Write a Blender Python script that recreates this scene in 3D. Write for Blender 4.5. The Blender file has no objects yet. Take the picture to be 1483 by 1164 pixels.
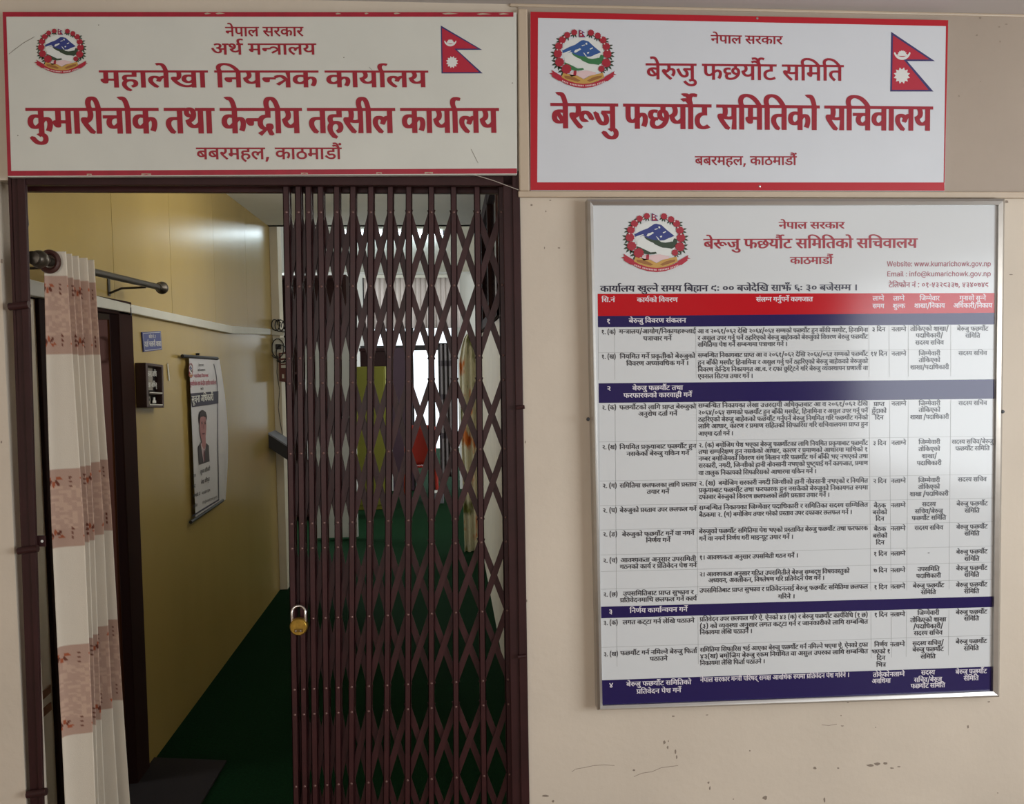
import bpy, bmesh, math, random
from mathutils import Vector, Matrix
import numpy as np
from mathutils.geometry import tessellate_polygon, delaunay_2d_cdt
random.seed(7)
scene = bpy.context.scene
col = scene.collection
PI = math.pi

# ------------------------------------------------------------------ camera
W, H, F = 1483.0, 1164.0, 1150.0
CAM = Vector((0.0, -2.4, 1.75))
YAW, PITCH, ROLL = math.radians(4.6), math.radians(-2.87), math.radians(-0.88)
fwd = Vector((math.sin(YAW) * math.cos(PITCH), math.cos(YAW) * math.cos(PITCH), math.sin(PITCH)))
r0 = Vector((math.cos(YAW), -math.sin(YAW), 0.0))
u0 = r0.cross(fwd)
right = r0 * math.cos(ROLL) + u0 * math.sin(ROLL)
up = u0 * math.cos(ROLL) - r0 * math.sin(ROLL)
cd = bpy.data.cameras.new('camera')
cam = bpy.data.objects.new('camera', cd)
col.objects.link(cam)
cam.matrix_world = Matrix(((right.x, up.x, -fwd.x, CAM.x), (right.y, up.y, -fwd.y, CAM.y), (right.z, up.z, -fwd.z, CAM.z), (0, 0, 0, 1)))
cd.sensor_fit = 'HORIZONTAL'
cd.sensor_width = 36.0
cd.lens = F / W * 36.0
cd.clip_start = 0.05
scene.camera = cam

# ------------------------------------------------------------------ exposure, sky, daylight
scene.view_settings.view_transform = 'Standard'
scene.view_settings.look = 'None'
scene.view_settings.gamma = 1.0
scene.view_settings.use_curve_mapping = False
scene.view_settings.exposure = 0.12
world = bpy.data.worlds.new('sky')
scene.world = world
world.use_nodes = True
bg = world.node_tree.nodes['Background']
bg.inputs['Color'].default_value = (0.86, 0.94, 1.0, 1)
bg.inputs['Strength'].default_value = 1.6


def area(name, loc, target, sx, sy, power, color):
    l = bpy.data.lights.new(name, 'AREA')
    l.shape = 'RECTANGLE'
    l.size, l.size_y, l.energy, l.color = sx, sy, power, color
    o = bpy.data.objects.new(name, l)
    col.objects.link(o)
    o.location = loc
    o.rotation_euler = (Vector(target) - Vector(loc)).to_track_quat('-Z', 'Y').to_euler()
    return o


area('daylight_side_opening', (3.55, -2.85, 1.6), (0.0, -2.7, 1.5), 2.8, 1.45, 105, (0.90, 0.96, 1.0))
area('daylight_back_window', (-0.9, -5.9, 1.75), (-0.9, 0.0, 1.6), 1.8, 1.3, 40, (1.0, 0.96, 0.90))
area('corridor_fill', (0.20, 1.5, 2.60), (-0.8, 1.6, 3.3), 0.12, 1.5, 19, (1.0, 0.98, 0.93))  # added light, no fitting there; lifts the upper yellow wall and ceiling
area('side_room_fill', (-2.9, 0.6, 1.9), (-1.9, 1.4, 1.5), 0.6, 0.8, 14, (0.95, 0.97, 1.0))  # added light without a window of its own, brightens the door leaf
area('far_room_left_fill', (-2.9, 6.6, 1.9), (1.0, 6.2, 1.6), 1.8, 1.4, 85, (0.92, 0.97, 1.0))  # added light before a solid wall, brightens far room and corridor ceiling
area('far_room_right_fill', (2.8, 7.0, 1.9), (-1.0, 6.0, 1.6), 1.8, 1.4, 62, (0.92, 0.97, 1.0))  # second added far-room light, the wall behind it has no window


# ------------------------------------------------------------------ where a ray of the photograph meets a plane of the room
def ray(px, py):
    return fwd + right * ((px - W / 2) / F) - up * ((py - H / 2) / F)


def at_y(px, py, y):
    d = ray(px, py)
    return CAM + d * ((y - CAM.y) / d.y)


def at_x(px, py, x):
    d = ray(px, py)
    return CAM + d * ((x - CAM.x) / d.x)


def at_z(px, py, z):
    d = ray(px, py)
    return CAM + d * ((z - CAM.z) / d.z)


# ------------------------------------------------------------------ materials
def lin(c):
    return c / 12.92 if c <= 0.04045 else ((c + 0.055) / 1.055) ** 2.4


def rgb(r, g, b):
    return (lin(r / 255), lin(g / 255), lin(b / 255), 1.0)


def mat(name, c, rough=0.6, metal=0.0, spec=0.5, vary=0.0, vscale=6.0, bump=0.0, bscale=60.0, coat=0.0, stretch=None, emit=0.0):
    m = bpy.data.materials.new(name)
    m.use_nodes = True
    nt = m.node_tree
    p = nt.nodes['Principled BSDF']
    col4 = rgb(*c)
    p.inputs['Base Color'].default_value = col4
    p.inputs['Roughness'].default_value = rough
    p.inputs['Metallic'].default_value = metal
    p.inputs['Specular IOR Level'].default_value = spec
    p.inputs['Coat Weight'].default_value = coat
    p.inputs['Coat Roughness'].default_value = 0.08
    if emit:
        p.inputs['Emission Color'].default_value = col4
        p.inputs['Emission Strength'].default_value = emit
    tc = nt.nodes.new('ShaderNodeTexCoord')
    vec = tc.outputs['Object']
    if stretch:
        mp = nt.nodes.new('ShaderNodeMapping')
        mp.inputs['Scale'].default_value = stretch
        nt.links.new(vec, mp.inputs['Vector'])
        vec = mp.outputs['Vector']
    if vary:
        n = nt.nodes.new('ShaderNodeTexNoise')
        n.inputs['Scale'].default_value = vscale
        n.inputs['Detail'].default_value = 6
        nt.links.new(vec, n.inputs['Vector'])
        r = nt.nodes.new('ShaderNodeValToRGB')
        r.color_ramp.elements[0].position, r.color_ramp.elements[1].position = 0.3, 0.7
        r.color_ramp.elements[0].color = tuple(x * (1 - vary) for x in col4[:3]) + (1,)
        r.color_ramp.elements[1].color = tuple(min(1, x * (1 + vary)) for x in col4[:3]) + (1,)
        nt.links.new(n.outputs['Fac'], r.inputs['Fac'])
        nt.links.new(r.outputs['Color'], p.inputs['Base Color'])
    if bump:
        n = nt.nodes.new('ShaderNodeTexNoise')
        n.inputs['Scale'].default_value = bscale
        n.inputs['Detail'].default_value = 4
        nt.links.new(vec, n.inputs['Vector'])
        b = nt.nodes.new('ShaderNodeBump')
        b.inputs['Strength'].default_value = bump
        b.inputs['Distance'].default_value = 0.01
        nt.links.new(n.outputs['Fac'], b.inputs['Height'])
        nt.links.new(b.outputs['Normal'], p.inputs['Normal'])
    return m


def stained(name, c, dirt, rough=0.75, amount=0.30, scale=9.0, streak=(1, 1, 1)):
    """painted plaster: soft tone drift, a few dark scuffs and specks with a shape of their own"""
    m = mat(name, c, rough, vary=0.06, vscale=2.2, bump=0.12, bscale=35)
    nt = m.node_tree
    p = nt.nodes['Principled BSDF']
    base = p.inputs['Base Color'].links[0].from_socket
    tc = nt.nodes.new('ShaderNodeTexCoord')
    mp = nt.nodes.new('ShaderNodeMapping')
    mp.inputs['Scale'].default_value = streak
    nt.links.new(tc.outputs['Object'], mp.inputs['Vector'])
    acc = base
    for sc, lo, hi, amt in ((scale, 0.70, 0.80, amount), (scale * 3.3, 0.735, 0.78, 0.75)):
        n = nt.nodes.new('ShaderNodeTexNoise')
        n.inputs['Scale'].default_value = sc
        n.inputs['Detail'].default_value = 5
        n.inputs['Roughness'].default_value = 0.65
        nt.links.new(mp.outputs['Vector'], n.inputs['Vector'])
        r = nt.nodes.new('ShaderNodeMapRange')
        r.inputs['From Min'].default_value, r.inputs['From Max'].default_value = lo, hi
        r.inputs['To Max'].default_value = amt
        nt.links.new(n.outputs['Fac'], r.inputs['Value'])
        mx = nt.nodes.new('ShaderNodeMix')
        mx.data_type = 'RGBA'
        nt.links.new(r.outputs['Result'], mx.inputs['Factor'])
        nt.links.new(acc, mx.inputs['A'])
        mx.inputs['B'].default_value = rgb(*dirt)
        acc = mx.outputs['Result']
    nt.links.new(acc, p.inputs['Base Color'])
    return m


# ------------------------------------------------------------------ mesh building
class MB:
    def __init__(self):
        self.v, self.f, self.m = [], [], []

    def add(self, vs, fs, mi=0):
        b = len(self.v)
        self.v += [Vector(x) for x in vs]
        self.f += [tuple(i + b for i in f) for f in fs]
        self.m += [mi] * len(fs)
        return self

    def hexa(self, a, mi=0):
        """eight corners: bottom ring 0-3, top ring 4-7"""
        return self.add(a, [(3, 2, 1, 0), (4, 5, 6, 7), (0, 1, 5, 4), (1, 2, 6, 5), (2, 3, 7, 6), (3, 0, 4, 7)], mi)

    def box(self, x0, x1, y0, y1, z0, z1, mi=0):
        return self.hexa([(x0, y0, z0), (x1, y0, z0), (x1, y1, z0), (x0, y1, z0), (x0, y0, z1), (x1, y0, z1), (x1, y1, z1), (x0, y1, z1)], mi)

    def slab(self, quad, n, t, mi=0):
        """a quad (4 points) given thickness t along n"""
        n = Vector(n).normalized() * t
        q = [Vector(p) for p in quad]
        return self.hexa(q + [p + n for p in q], mi)

    def beam(self, p0, p1, w, d, side, mi=0):
        """rectangular bar from p0 to p1, w wide along `side`, d deep"""
        p0, p1 = Vector(p0), Vector(p1)
        ax = (p1 - p0).normalized()
        s = (Vector(side) - ax * ax.dot(Vector(side))).normalized()
        t = ax.cross(s)
        s, t = s * (w / 2), t * (d / 2)
        return self.hexa([p0 - s - t, p0 + s - t, p0 + s + t, p0 - s + t, p1 - s - t, p1 + s - t, p1 + s + t, p1 - s + t], mi)

    def tube(self, pts, r, n=10, mi=0, caps=True):
        pts = [Vector(p) for p in pts]
        rs = r if isinstance(r, (list, tuple)) else [r] * len(pts)
        b = len(self.v)
        prev = None
        for i, p in enumerate(pts):
            t = (pts[min(i + 1, len(pts) - 1)] - pts[max(i - 1, 0)]).normalized()
            if prev is None:
                a = Vector((0, 0, 1)) if abs(t.z) < 0.9 else Vector((1, 0, 0))
                s = t.cross(a).normalized()
            else:
                s = (prev - t * t.dot(prev)).normalized()
            prev = s
            q = t.cross(s)
            for k in range(n):
                a = 2 * PI * k / n
                self.v.append(p + (s * math.cos(a) + q * math.sin(a)) * rs[i])
        for i in range(len(pts) - 1):
            for k in range(n):
                k2 = (k + 1) % n
                self.f.append((b + i * n + k, b + i * n + k2, b + (i + 1) * n + k2, b + (i + 1) * n + k))
                self.m.append(mi)
        if caps:
            self.f += [tuple(b + k for k in reversed(range(n))), tuple(b + (len(pts) - 1) * n + k for k in range(n))]
            self.m += [mi, mi]
        return self

    def lathe(self, prof, origin, axis, n=20, mi=0):
        """profile of (distance along axis, radius)"""
        o, ax = Vector(origin), Vector(axis).normalized()
        s = ax.cross(Vector((0, 0, 1)) if abs(ax.z) < 0.9 else Vector((1, 0, 0))).normalized()
        q = ax.cross(s)
        b = len(self.v)
        for d, r in prof:
            for k in range(n):
                a = 2 * PI * k / n
                self.v.append(o + ax * d + (s * math.cos(a) + q * math.sin(a)) * max(r, 1e-4))
        for i in range(len(prof) - 1):
            for k in range(n):
                k2 = (k + 1) % n
                self.f.append((b + i * n + k, b + i * n + k2, b + (i + 1) * n + k2, b + (i + 1) * n + k))
                self.m.append(mi)
        self.f += [tuple(b + k for k in reversed(range(n))), tuple(b + (len(prof) - 1) * n + k for k in range(n))]
        self.m += [mi, mi]
        return self

    def grid(self, fn, nu, nv, mi=0):
        b = len(self.v)
        for j in range(nv + 1):
            for i in range(nu + 1):
                self.v.append(Vector(fn(i / nu, j / nv)))
        for j in range(nv):
            for i in range(nu):
                a = b + j * (nu + 1) + i
                self.f.append((a, a + 1, a + nu + 2, a + nu + 1))
                self.m.append(mi)
        return self

    def poly(self, loops, to3d, off=0.0, mi=0):
        """flat print: filled outline (with holes) in a surface's own 2-D coordinates"""
        vs = [Vector((x, y, 0)) for l in loops for x, y in l]
        tris = tessellate_polygon([[Vector((x, y, 0)) for x, y in l] for l in loops])
        return self.add([to3d(v.x, v.y, off) for v in vs], tris, mi)

    def build(self, name, mats, parent=None, smooth=False, bevel=0.0, kind=None):
        me = bpy.data.meshes.new(name)
        o0 = parent_world(parent) if parent else Vector((0, 0, 0))
        me.from_pydata([tuple(v - o0) for v in self.v], [], self.f)
        for m in (mats if isinstance(mats, (list, tuple)) else [mats]):
            me.materials.append(m)
        me.polygons.foreach_set('material_index', self.m)
        if smooth:
            me.polygons.foreach_set('use_smooth', [True] * len(self.f))
        me.update()
        bm = bmesh.new()
        bm.from_mesh(me)
        bmesh.ops.recalc_face_normals(bm, faces=bm.faces)
        bm.to_mesh(me)
        bm.free()
        o = bpy.data.objects.new(name, me)
        col.objects.link(o)
        if parent:
            o.parent = parent
        if bevel:
            b = o.modifiers.new('edge', 'BEVEL')
            b.width, b.segments, b.limit_method = bevel, 2, 'ANGLE'
        if smooth:
            try:
                me.set_sharp_from_angle(angle=math.radians(40))
            except Exception:
                pass
        if kind:
            o['kind'] = kind
        return o


def parent_world(p):
    v = Vector(p.location)
    while p.parent:
        p = p.parent
        v = v + p.location
    return v


def thing(name, label, cat, loc, group=None, kind=None):
    o = bpy.data.objects.new(name, None)
    o.empty_display_size = 0.05
    col.objects.link(o)
    o.location = loc
    if label:
        o['label'], o['category'] = label, cat
    if group:
        o['group'] = group
    if kind:
        o['kind'] = kind
    return o


def tag(o, label, cat, group=None, kind=None):
    o['label'], o['category'] = label, cat
    if group:
        o['group'] = group
    if kind:
        o['kind'] = kind
    return o


class OnY:
    """a surface facing the camera hall at Y = y; local coordinates are (X, Z)"""
    def __init__(self, y):
        self.y = y

    def uv(self, px, py):
        p = at_y(px, py, self.y)
        return (p.x, p.z)

    def to3d(self, a, b, off=0.0):
        return Vector((a, self.y - off, b))


class OnX:
    """a surface facing +X at X = x; local coordinates are (Y, Z)"""
    def __init__(self, x):
        self.x = x

    def uv(self, px, py):
        p = at_x(px, py, self.x)
        return (p.y, p.z)

    def to3d(self, a, b, off=0.0):
        return Vector((self.x + off, a, b))


# ------------------------------------------------------------------ materials of the place
M = {}
M['plaster'] = stained('beige_plaster', (203, 190, 173), (120, 104, 90))
M['plaster_in'] = mat('cream_inner_paint', (214, 204, 182), 0.6, vary=0.05, bump=0.05)
M['trim'] = stained('beige_gloss_trim', (188, 170, 148), (110, 92, 76), 0.45, 0.2, 14)
M['ceiling'] = mat('grey_white_ceiling', (196, 188, 184), 0.8, vary=0.04, vscale=1.5)
M['ceiling_in'] = mat('white_inner_ceiling', (226, 227, 220), 0.7, vary=0.02)
M['hall_wall'] = mat('hall_wall_paint', (205, 190, 170), 0.8)
M['hall_floor'] = mat('hall_floor_tile', (126, 104, 86), 0.5, vary=0.1)
M['yellow'] = mat('yellow_laminate', (176, 151, 90), 0.21, spec=0.32, vary=0.10, vscale=1.3, stretch=(1, 1, 0.35), bump=0.10, bscale=1.8)
M['carpet'] = mat('green_carpet', (11, 41, 19), 0.95, spec=0.06, vary=0.25, vscale=90, bump=0.5, bscale=300)
M['maroon'] = mat('maroon_gate_paint', (54, 21, 22), 0.45, spec=0.35, vary=0.16, vscale=14, bump=0.06, bscale=50)
M['maroon_dk'] = mat('dark_maroon_frame_paint', (50, 23, 23), 0.5, spec=0.3, vary=0.18, vscale=9, bump=0.08, bscale=40)
M['rivet'] = mat('worn_rivet', (112, 84, 78), 0.4, 0.4)
M['dark_wood'] = mat('dark_door_wood', (44, 24, 20), 0.75, spec=0.12, vary=0.2, vscale=5, stretch=(1, 1, 0.15))
M['brown_wood'] = mat('brown_door_wood', (98, 54, 40), 0.5, vary=0.15, vscale=5, stretch=(1, 1, 0.15))
M['pvc'] = mat('white_trunking', (206, 204, 192), 0.45, vary=0.05)
M['bronze'] = mat('dark_bronze_rod', (74, 66, 56), 0.35, 0.6)
M['white_panel'] = mat('white_partition', (205, 205, 200), 0.6)
M['olive'] = mat('olive_panel', (138, 136, 48), 0.7)
M['plum'] = mat('dark_plum_board', (54, 34, 46), 0.5)
M['black'] = mat('black_paint', (26, 22, 24), 0.45)
M['glass_dk'] = mat('dark_window_glass', (24, 28, 36), 0.06, spec=0.8)
M['teal_glass'] = mat('teal_window_glass', (70, 140, 142), 0.15)
M['grey_cloth'] = mat('grey_striped_cloth', (120, 116, 118), 0.85)
M['green_cloth'] = mat('green_cloth', (84, 116, 54), 0.85, vary=0.1)
M['red_plastic'] = mat('red_chair_plastic', (158, 40, 30), 0.45)
M['grey_box'] = mat('grey_box_board', (128, 130, 140), 0.6)
M['paper'] = mat('white_paper', (222, 222, 216), 0.7)

# ------------------------------------------------------------------ the setting
XL, XR = -1.34, 0.29                    # inner faces of the corridor behind the gate
CEIL = 2.815
WT = 0.12                               # thickness of the front wall
op_l = at_y(16, 700, 0).x               # the gate opening in the front wall
op_r = at_y(758, 700, 0).x
op_t = at_y(400, 262, 0).z
mb = MB()
mb.box(-2.6, op_l, 0, WT, 0, CEIL)
mb.box(op_r, 3.6, 0, WT, 0, CEIL)
mb.box(op_l, op_r, 0, WT, op_t, CEIL)
wf = mb.build('wall_front', M['plaster'], kind='structure')

# painted boarding above the moulding, behind the right signboard
um = stained('brownish_upper_paint', (164, 149, 134), (96, 82, 70), 0.7, 0.2)
MB().box(op_r + 0.004, 3.6, -0.004, 0, at_y(1100, 282, 0).z, CEIL).build('wall_front_boarding', um, kind='structure')

# moulding under the right signboard, and the upright batten between the two signboards
t0, t1 = at_y(750.5, 276, -0.016), at_y(750.5, 285, -0.016)
mb = MB()
q0, q1 = at_y(1483, 277.5, -0.016), at_y(1483, 287, -0.016)
ex = (q0 - t0).normalized() * 2.2
mb.slab([t1, q1 + ex, q0 + ex, t0], (0, 1, 0), 0.016)
mb.build('trim_1', M['trim'], kind='structure', bevel=0.003)
mb = MB()
mb.slab([at_y(752, 276, -0.022), at_y(767.5, 276, -0.022), at_y(764, 12, -0.022), at_y(750, 12, -0.022)], (0, 1, 0), 0.022)
mb.build('trim_2', M['trim'], kind='structure', bevel=0.004)
c0, c1 = at_y(760, 11.5, 0), at_y(1483, 17, 0)
HALL = 0.5 * (c0.z + c1.z)               # ceiling height in front of the gate
MB().box(op_r - 0.02, 3.6, -0.008, 0, HALL - 0.009, HALL).build('trim_3', M['trim'], kind='structure', bevel=0.003)
MB().box(-2.6, 3.6, -6.2, 0, HALL, HALL + 0.1).build('ceiling_hall', M['ceiling'], kind='structure')
MB().box(-2.6, 3.6, -6.2, 0, -0.1, 0).build('floor_hall', M['hall_floor'], kind='structure')
mb = MB()                                # the hall behind the camera: walls with a wide opening to daylight on the right
mb.box(-2.6, -1.85, -6.2, -6.08, 0, CEIL).box(0.05, 3.6, -6.2, -6.08, 0, CEIL).box(-1.85, 0.05, -6.2, -6.08, 0, 1.05).box(-1.85, 0.05, -6.2, -6.08, 2.45, CEIL)
mb.build('wall_back', M['hall_wall'], kind='structure')
MB().box(-2.72, -2.6, -6.2, 0.0, 0, CEIL).build('wall_west', M['hall_wall'], kind='structure')
mb = MB()
mb.box(3.6, 3.72, -6.2, 0, 0, 0.85).box(3.6, 3.72, -6.2, 0, 2.35, CEIL).box(3.6, 3.72, -1.4, 0, 0.85, 2.35).box(3.6, 3.72, -6.2, -4.3, 0.85, 2.35)
mb.build('wall_east', M['hall_wall'], kind='structure')

# corridor behind the gate
YW = at_x(395, 500, XL).y                # where the yellow wall ends
DZ = at_x(141, 440, XL).z                # top of the doorway, hidden by the trunking
dn0, dn1 = 0.36, at_x(204.5, 900, XL).y
mb = MB()
seams = [WT] + [at_x(p, 350, XL).y for p in (163, 246, 309, 355)] + [YW]
for a, b in zip(seams, seams[1:]):       # laminate sheets with open joints above the trunking
    mb.box(XL - 0.025, XL, a + 0.0015, b - 0.0015, DZ, CEIL)
mb.box(XL - 0.025, XL - 0.006, WT, YW, DZ, CEIL)
mb.box(XL - 0.025, XL, dn1, YW, 0, DZ)
mb.build('wall_left', M['yellow'], kind='structure')
MB().box(XL - 0.025, XL, WT, dn0 - 0.03, 0, DZ - 0.02).build('wall_left_pier', mat('bright_cream_paint', (236, 226, 206), 0.6, vary=0.03), kind='structure')
MB().box(-3.2, 3.0, WT * 0, 14, -0.12, -0.001).build('floor_corridor', M['carpet'], kind='structure')
mb = MB()
mb.box(-2.0, 0.9, WT, YW, CEIL, CEIL + 0.1)
mb.box(-2.0, 3.0, YW - 0.06, YW, CEIL, 3.5)
mb.box(-3.2, 3.0, YW, 9.0, 3.45, 3.55)
mb.build('ceiling_corridor', M['ceiling_in'], kind='structure')
YT = 6.0                                 # a deep beam across the far room carries the tube light
bz = at_y(560, 394, YT).z
MB().box(-3.2, 3.0, YT, YT + 0.2, bz, 3.45).build('beam', M['ceiling_in'], kind='structure')
cb = at_y(560, 327, YW - 0.02).z
MB().box(XL, 0.9, YW - 0.03, YW + 0.01, cb, CEIL).build('trim_4', mat('tan_cornice', (150, 140, 118), 0.6), kind='structure')
MB().box(XL - 0.1, at_y(406, 500, YW).x, YW, YW + 0.14, 0, 3.45).build('wall_left_end', M['plaster_in'], kind='structure')
YR = 4.85                                # the right wall ends at the floral curtain
MB().box(XR, XR + 0.12, WT, YR, 0, CEIL).build('wall_right', M['plaster_in'], kind='structure')

# far room
YE = 8.6
E = OnY(YE)
wl, wt = E.uv(527, 476)
wr, _ = E.uv(662, 476)
_, wb = E.uv(600, 500)
dl, dt = E.uv(596, 507)
dr, _ = E.uv(664, 507)
mb = MB()
mb.box(-3.2, wl, YE, YE + 0.12, 0, 3.45)
mb.box(wr, 3.0, YE, YE + 0.12, 0, 3.45)
mb.box(wl, wr, YE, YE + 0.12, wt, 3.45)
mb.box(wl, dl, YE, YE + 0.12, 0, wb)
mb.build('wall_end', M['white_panel'], kind='structure')
MB().box(-3.3, -3.2, YW, YE, 0, 3.45).build('wall_far_left', M['hall_wall'], kind='structure')
MB().box(3.0, 3.1, YR, YE, 0, 3.45).build('wall_far_right', M['hall_wall'], kind='structure')
MB().box(XR + 0.12, 3.0, YR - 0.1, YR, 0, 3.45).build('wall_far_front', M['hall_wall'], kind='structure')
w1 = thing('window_1', None, None, (wl, YE, wb), kind='structure')
mb = MB()
for x in (wl, wl + 0.62, wr - 0.05):
    mb.box(x, x + 0.05, YE - 0.03, YE + 0.05, wb, at_y(600, 402, YE).z)
mb.box(wl - 0.05, wr + 0.02, YE - 0.04, YE + 0.06, wb - 0.07, wb)
mb.build('window_frame', M['black'], w1)
d2 = thing('door_2', None, None, (dl, YE, 0), kind='structure')
mb = MB()
mb.box(dl - 0.03, dl + 0.02, YE - 0.03, YE + 0.06, 0, wb - 0.07).box(dl + 0.27, dl + 0.31, YE - 0.03, YE + 0.06, 0, wb - 0.07)
mb.build('door_frame', M['black'], d2)
q = [E.uv(566, 504), E.uv(596, 504), E.uv(596, 690), E.uv(566, 690)]
mb = MB()
mb.box(q[0][0], dl, YE - 0.10, YE - 0.06, 0.02, q[0][1])
mb.build('door_leaf', M['plum'], d2)

# doorway in the yellow wall, half behind the curtain
d1 = thing('door_1', None, None, (XL, dn0, 0), kind='structure')
mb = MB()
j0 = at_x(187, 900, XL).y
mb.box(XL - 0.028, XL + 0.012, j0 - 0.01, dn1 + 0.004, 0, DZ + 0.005)
mb.box(XL - 0.028, XL + 0.012, dn0 - 0.035, dn0 + 0.02, 0, DZ + 0.005)
mb.box(XL - 0.028, XL + 0.012, dn0, dn1, DZ - 0.03, DZ + 0.03)
mb.build('door_frame', M['dark_wood'], d1, bevel=0.004)
yl = 1.32
lx = at_y(160, 560, yl).x
mb = MB()
mb.box(lx - 0.78, lx, yl, yl + 0.036, 0.02, 1.97)
for za, zb in ((0.15, 0.75), (0.95, 1.5), (1.62, 1.88)):
    mb.box(lx - 0.68, lx - 0.10, yl - 0.008, yl, za, zb)
mb.build('door_leaf', M['brown_wood'], d1, bevel=0.003)
MB().tube([(lx - 0.05, yl - 0.012, 1.78), (lx - 0.05, yl - 0.03, 1.79), (lx - 0.05, yl - 0.03, 1.88), (lx - 0.05, yl - 0.012, 1.89)], 0.006, 8).build('door_handle', M['rivet'], d1, smooth=True)
mb = MB()
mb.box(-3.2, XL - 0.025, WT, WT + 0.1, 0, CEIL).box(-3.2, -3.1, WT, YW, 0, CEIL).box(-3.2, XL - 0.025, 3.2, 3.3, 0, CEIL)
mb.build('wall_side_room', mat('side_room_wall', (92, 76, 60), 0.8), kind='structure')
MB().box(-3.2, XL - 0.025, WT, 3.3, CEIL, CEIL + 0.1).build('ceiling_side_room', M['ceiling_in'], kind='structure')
w3 = thing('window_3', None, None, at_y(160, 530, 3.19), kind='structure')
a, b = at_y(160.5, 502, 3.18), at_y(173.5, 556, 3.18)
mb = MB()
mb.box(a.x, b.x + 0.4, 3.17, 3.19, b.z, a.z)
mb.build('window_pane', M['teal_glass'], w3)
mb = MB()
for i in range(3):
    z = a.z - 0.08 - 0.13 * i
    mb.beam((a.x - 0.02, 3.165, z), (a.x + 0.3, 3.165, z - 0.22), 0.035, 0.012, (0, 0, 1))
mb.box(a.x - 0.05, a.x, 3.15, 3.19, b.z, a.z).box(a.x - 0.05, b.x + 0.4, 3.15, 3.19, b.z - 0.05, b.z)
mb.build('window_frame', M['dark_wood'], w3)

# high dark window in the right wall of the corridor
v0, v1 = at_x(696, 400, XR).y, at_x(728, 400, XR).y
vz = at_x(704, 477, XR).z
w2 = thing('window_2', None, None, (XR, v1, vz), kind='structure')
mb = MB()
mb.box(XR - 0.03, XR, v1, v0, vz, vz + 0.06).box(XR - 0.03, XR, v1, v0, 2.72, CEIL)
n = 3
for i in range(n + 1):
    y = v1 + (v0 - v1 - 0.06) * i / n
    mb.box(XR - 0.03, XR, y, y + 0.06, vz, CEIL)
mb.build('window_frame', M['dark_wood'], w2)
MB().box(XR - 0.008, XR, v1, v0, vz, CEIL).build('window_pane', M['glass_dk'], w2)

# scuffs, nail holes and hair cracks in the front wall's paint
rs = random.Random(21)
mb = MB()
Y0 = OnY(-0.0004)


def blot(px, py, rx, ry, y=None):
    s = Y0 if y is None else OnY(y)
    n = 9
    mb.poly([[s.uv(px + rx * (0.65 + 0.5 * rs.random()) * math.cos(2 * PI * i / n), py + ry * (0.65 + 0.5 * rs.random()) * math.sin(2 * PI * i / n)) for i in range(n)]], s.to3d)


for x, y, rx, ry in ((769.8, 296.5, 2.1, 1.6), (790.5, 306, .9, 1.6), (797, 290, 1.6, .8), (788.5, 359, .8, 2), (809.5, 359, 2.2, 1), (1464, 397.5, 2.8, .9), (1458, 292, 3, 2), (962, 1075, 2, 3), (967, 1082, 1.6, 2.6),
                     (978, 1088, 1.5, 4), (980, 1096, 1.2, 3), (968, 1073, 1, 1.6), (975, 1037, 2.5, 1), (1024, 1035, 2, .8), (1086, 1087, 1.2, 1.2), (1180, 1112, 3, 2), (1214, 1112, 2, 1.4), (1260, 1108, 6, 2), (1270, 1106, 5, 2.6), (1282, 1105, 4, 2),
                     (1292, 1112, 3, 1.2), (1302, 1110, 2.5, 1), (1220, 1051, 2.5, .9), (1218, 1036, 1.2, 1), (1228, 1017, 2, .7), (1402, 1052, 1.2, 3), (1432, 1016, 2.4, 1), (918, 1115, 2, 1.5), (1026, 1133, 2, 2), (1028, 1141, 1.4, 3), (1108, 1155, 4, 3),
                     (1194, 1158, 1.6, 4), (1445, 1148, 1, 1), (1062, 1157, 1, 1), (1268, 1053, 1, .8), (790, 1152, 5, 2), (801, 1160, 2, 2), (3, 378, 2, 4), (2, 640, 1, 2), (761, 640, .8, 2), (763, 870, .8, 2)):
    blot(x, y, rx, ry)
for x, y, rx, ry in ((1419.5, 25.8, 2.0, 1.8), (1415, 51, 1.6, 1.4), (1447, 39, 1.8, .9), (1457.5, 35, 2.2, .8), (1448.5, 60, .9, 1.6), (1420, 118, .8, .8), (1389, 139, 1, 1.5)):
    blot(x, y, rx, ry, -0.0046)
for pts in ([(828, 1117), (834, 1113), (846, 1111), (860, 1108), (876, 1107), (890, 1108)], [(918, 1124), (930, 1119), (944, 1117), (958, 1111), (982, 1108)], [(1190, 1049), (1200, 1050), (1212, 1048)]):
    for (x0, y0), (x1, y1) in zip(pts, pts[1:]):
        mb.poly([[Y0.uv(x0, y0), Y0.uv(x1, y1), Y0.uv(x1, y1 + .7), Y0.uv(x0, y0 + .8)]], Y0.to3d)
mb.build('scuff_marks', mat('scuff_grey', (136, 122, 108), 0.8), wf)
# ------------------------------------------------------------------ gate frame and folding gate
gf = thing('gate_frame', 'dark maroon steel frame fixed round the gate opening', 'gate frame', at_y(25, 1100, 0).to_3d() * 1)
gf.location = (at_y(25, 1100, 0).x, 0, 0)
FY = -0.004


def down(a, b):
    """line through two points of the wall plane carried down to the floor"""
    a, b = Vector(a), Vector(b)
    return a + (b - a) * ((a.z - 0.005) / (a.z - b.z))


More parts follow.
